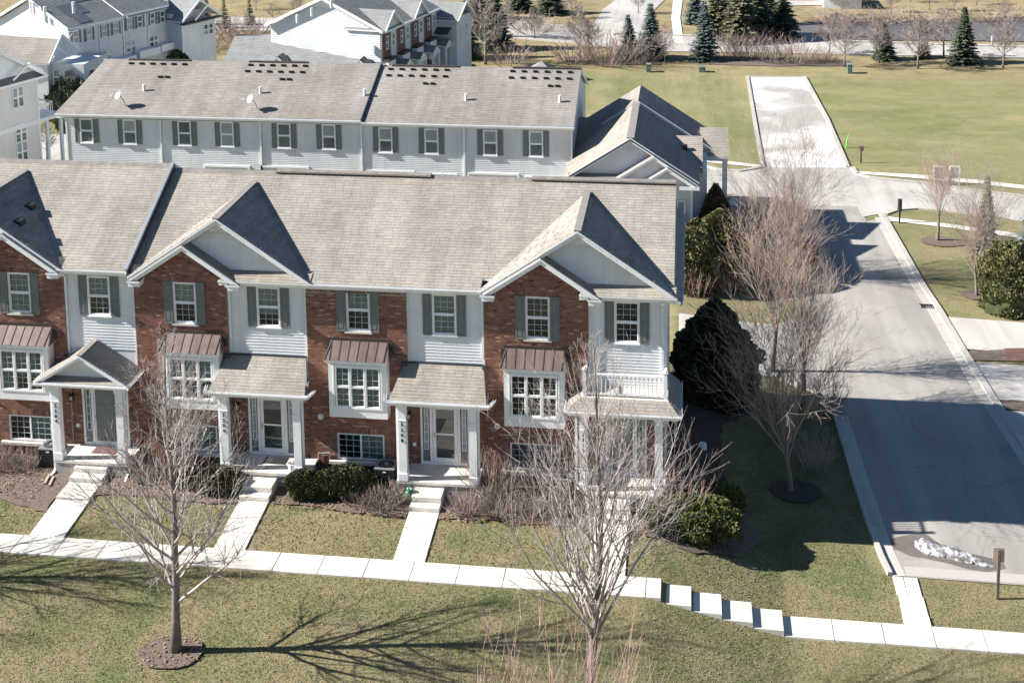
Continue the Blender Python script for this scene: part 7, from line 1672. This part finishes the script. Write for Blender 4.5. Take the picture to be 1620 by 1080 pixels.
def ubox(px, py, w, h, label):
    p = far(px, py); t = thing('utility_box', p, label, 'utility box'); mb = MB(); mb.box(p[0]-w/2, p[0]+w/2, p[1]-.3, p[1]+.3, p[2], p[2]+h); mb.build('cabinet', MT['green_box'], t)
    mb = MB(); mb.box(p[0]-w/2-.04, p[0]+w/2+.04, p[1]-.34, p[1]+.34, p[2]+h, p[2]+h+.07); mb.build('lid', MT['steel'], t)
    mb = MB(); mb.box(p[0]+w*.12, p[0]+w*.17, p[1]-.32, p[1]-.30, p[2]+h*.4, p[2]+h*.6); mb.build('handle', MT['steel'], t)
ubox(1026, 114, .42, .75, 'upright green utility box in the grass right of the thicket'); ubox(1111, 114, .6, .5, 'low green utility box below the lone blue spruce'); ubox(1344, 116, .42, .85, 'tall green utility box at the field edge near the court\'s end')
# far white marker posts, lamp post and the white house across the pond
p = far(1569, 71); mb = MB(); mb.tube([p, (p[0], p[1], p[2]+.9)], .08, 6); tag(mb.build('marker_post', MT['white']), 'short white post on the pond bank by the far road', 'marker')
p = far(743, 40); t = thing('lamp_post', p, 'tall pale lamp post at the top edge right of the middle row', 'lamp post'); mb = MB(); mb.tube([p, (p[0], p[1], p[2]+7)], .09, 6); mb.build('pole', MT['steel'], t)
mb = MB(); mb.tube([(p[0], p[1], p[2]+6.9), (p[0]+.9, p[1], p[2]+7.2)], .05, 5); mb.box(p[0]+.8, p[0]+1.4, p[1]-.12, p[1]+.12, p[2]+7.12, p[2]+7.25); mb.build('lamp_head', MT['steel'], t)
p = far(1333, 14); t = thing('far_house', p, 'white house corner with red roof at the top edge beyond the pond', 'house'); mb = MB(); mb.box(p[0]-2.2, p[0]+2.2, p[1], p[1]+5, p[2], p[2]+1.6); mb.build('wall', MT['white'], t)
mb = MB(); mb.prism([(p[0]-2.5, p[1]-.4, p[2]+1.6), (p[0]+2.5, p[1]-.4, p[2]+1.6), (p[0], p[1]-.4, p[2]+2.7)], (0, 6, 0)); mb.build('roof', MT['sign_red'], t)
p = far(1135, 58); t = thing('entrance_sign', p, 'bright white masonry sign in front of the pine cluster by the far road', 'sign'); mb = MB(); mb.box(p[0]-.9, p[0]+.9, p[1]-.2, p[1]+.2, p[2], p[2]+1.1); mb.build('panel', MT['white'], t)
mb = MB(); mb.box(p[0]-1.1, p[0]-.85, p[1]-.28, p[1]+.28, p[2], p[2]+1.35); mb.box(p[0]+.85, p[0]+1.1, p[1]-.28, p[1]+.28, p[2], p[2]+1.35); mb.build('pillar', MT['white'], t)
# snow heap with wet patch
wp = g2((1392, 862), (1418, 850), (1462, 842), (1478, 856), (1500, 868), (1545, 878), (1585, 888), (1592, 900), (1560, 906), (1530, 900), (1480, 888), (1440, 880), (1420, 872), (1395, 870))
sheet(wavy(wp, .03, .4, random), .0365, 'wet_patch', MT['wet'], kind='stuff', step=.5)
pts = [G(x, y) for x, y in ((1446, 862), (1462, 867), (1480, 871), (1500, 876), (1520, 881), (1540, 888), (1558, 894), (1572, 897))]; rnd = random.Random(3); mb = MB(); ring_ = []
rad = [.12, .40, .34, .34, .30, .23, .15, .03]; dense = []
for i in range(len(pts)-1):
    for k in range(12): f = k/12; dense.append((Vector(pts[i]).lerp(Vector(pts[i+1]), f), rad[i]*(1-f)+rad[i+1]*f))
dense.append((Vector(pts[-1]), .03))
for p, r in dense:
    rr = []
    for k in range(9):
        a = math.pi*k/8; n_ = 1+.30*mn.noise(Vector((p.x*1.7, k*.5, p.y*2)))+.26*mn.noise(Vector((p.x*7, k*1.5, p.y*7))); rr.append(mb.add((p.x, p.y+r*math.cos(a)*n_*1.05, p.z+.03+r*.62*math.sin(a)*n_)))
    ring_.append(rr)
for r1, r2 in zip(ring_[:-1], ring_[1:]):
    for k in range(8): mb.f.append([r1[k], r1[k+1], r2[k+1], r2[k]]); mb.t.append(1)
t = thing('snow_heap', pts[2], 'long melting heap of dirty snow at the near end of the road', 'snow heap'); mb.build('snow', MT['snow'], t, smooth=True)
for k in range(9):
    i = rnd.randrange(len(dense)); p, r = dense[i]; c = p+Vector((rnd.uniform(-.2, .2), rnd.uniform(-1, 1)*(r+.06), .03)); s_ = rnd.uniform(.03, .08)
    mb = MB(); mb.lathe([(s_*.7, 0), (s_, s_*.4), (s_*.8, s_*.9), (s_*.3, s_*1.2)], c, 7); mb.build('snow_lump', MT['snow'], t, smooth=True)
# kerb drain and red car half hidden behind the trees
p = G(1470, 486); mb = MB()
for k in range(7): mb.box(p[0]-.42+k*.1, p[0]-.37+k*.1, p[1]-.22, p[1]+.22, p[2]+.045, p[2]+.062)
mb.box(p[0]-.48, p[0]+.33, p[1]-.27, p[1]-.22, p[2]+.04, p[2]+.066); mb.box(p[0]-.48, p[0]+.33, p[1]+.22, p[1]+.27, p[2]+.04, p[2]+.066); tag(mb.build('drain_grate', MT['dark']), 'dark drain grate in the gutter of the right kerb', 'drain')
def car(x, y, z, rz):
    t = thing('parked_car', (x, y, z), 'red car mostly hidden behind the bare trees in shade left of the road', 'car'); t.rotation_euler = (0, 0, rz); WPOS[t.name] = Vector((0, 0, 0))
    prof = [(-1.35, .35), (-1.38, .62), (-1.30, .82), (-.95, .90), (-.62, 1.28), (.28, 1.32), (.70, .95), (1.25, .84), (1.38, .66), (1.38, .35)]
    mb = MB(); L1, L2 = [], []
    for yy, ins in ((-.58, 0), (.58, 0)):
        row = [mb.add((a, yy*(0.84 if b > 1.0 else 1.0), b)) for a, b in prof]; (L1 if yy < 0 else L2).extend(row)
    n = len(prof)
    for k in range(n): mb.f.append([L1[k], L1[(k+1) % n], L2[(k+1) % n], L2[k]]); mb.t.append(1)
    mb.f.append(L1[::-1]); mb.t.append(1); mb.f.append(L2); mb.t.append(1); mb.build('body', MT['red'], t, local=True)
    mb = MB()
    for s_ in (-1, 1): mb.face([(-.85, s_*.592, .92), (.60, s_*.592, .92), (.24, s_*.50, 1.25), (-.55, s_*.50, 1.24)])
    mb.build('side_window', MT['glass_far'], t, local=True)
    mb = MB(); mb.face([(.30, -.44, 1.31), (.30, .44, 1.31), (.69, .54, .97), (.69, -.54, .97)]); mb.build('windscreen', MT['glass_far'], t, local=True)
    for wx in (-.85, .88):
        for s_ in (-1, 1):
            mb = MB(); mb.tube([(wx, s_*.48, .25), (wx, s_*.61, .25)], .25, 14); w_ = mb.build('wheel', MT['dark'], t, local=True)
            mb = MB(); mb.tube([(wx, s_*.60, .25), (wx, s_*.62, .25)], .14, 10); mb.build('rim', MT['steel'], w_, local=True)
    for s_ in (-1, 1): mb = MB(); mb.box(1.34, 1.39, s_*.45-.1, s_*.45+.1, .6, .72); mb.build('headlight', MT['white'], t, local=True)
    return t
p = G(1286, 412); car(p[0]-.35, p[1], p[2]+.03, 1.45)
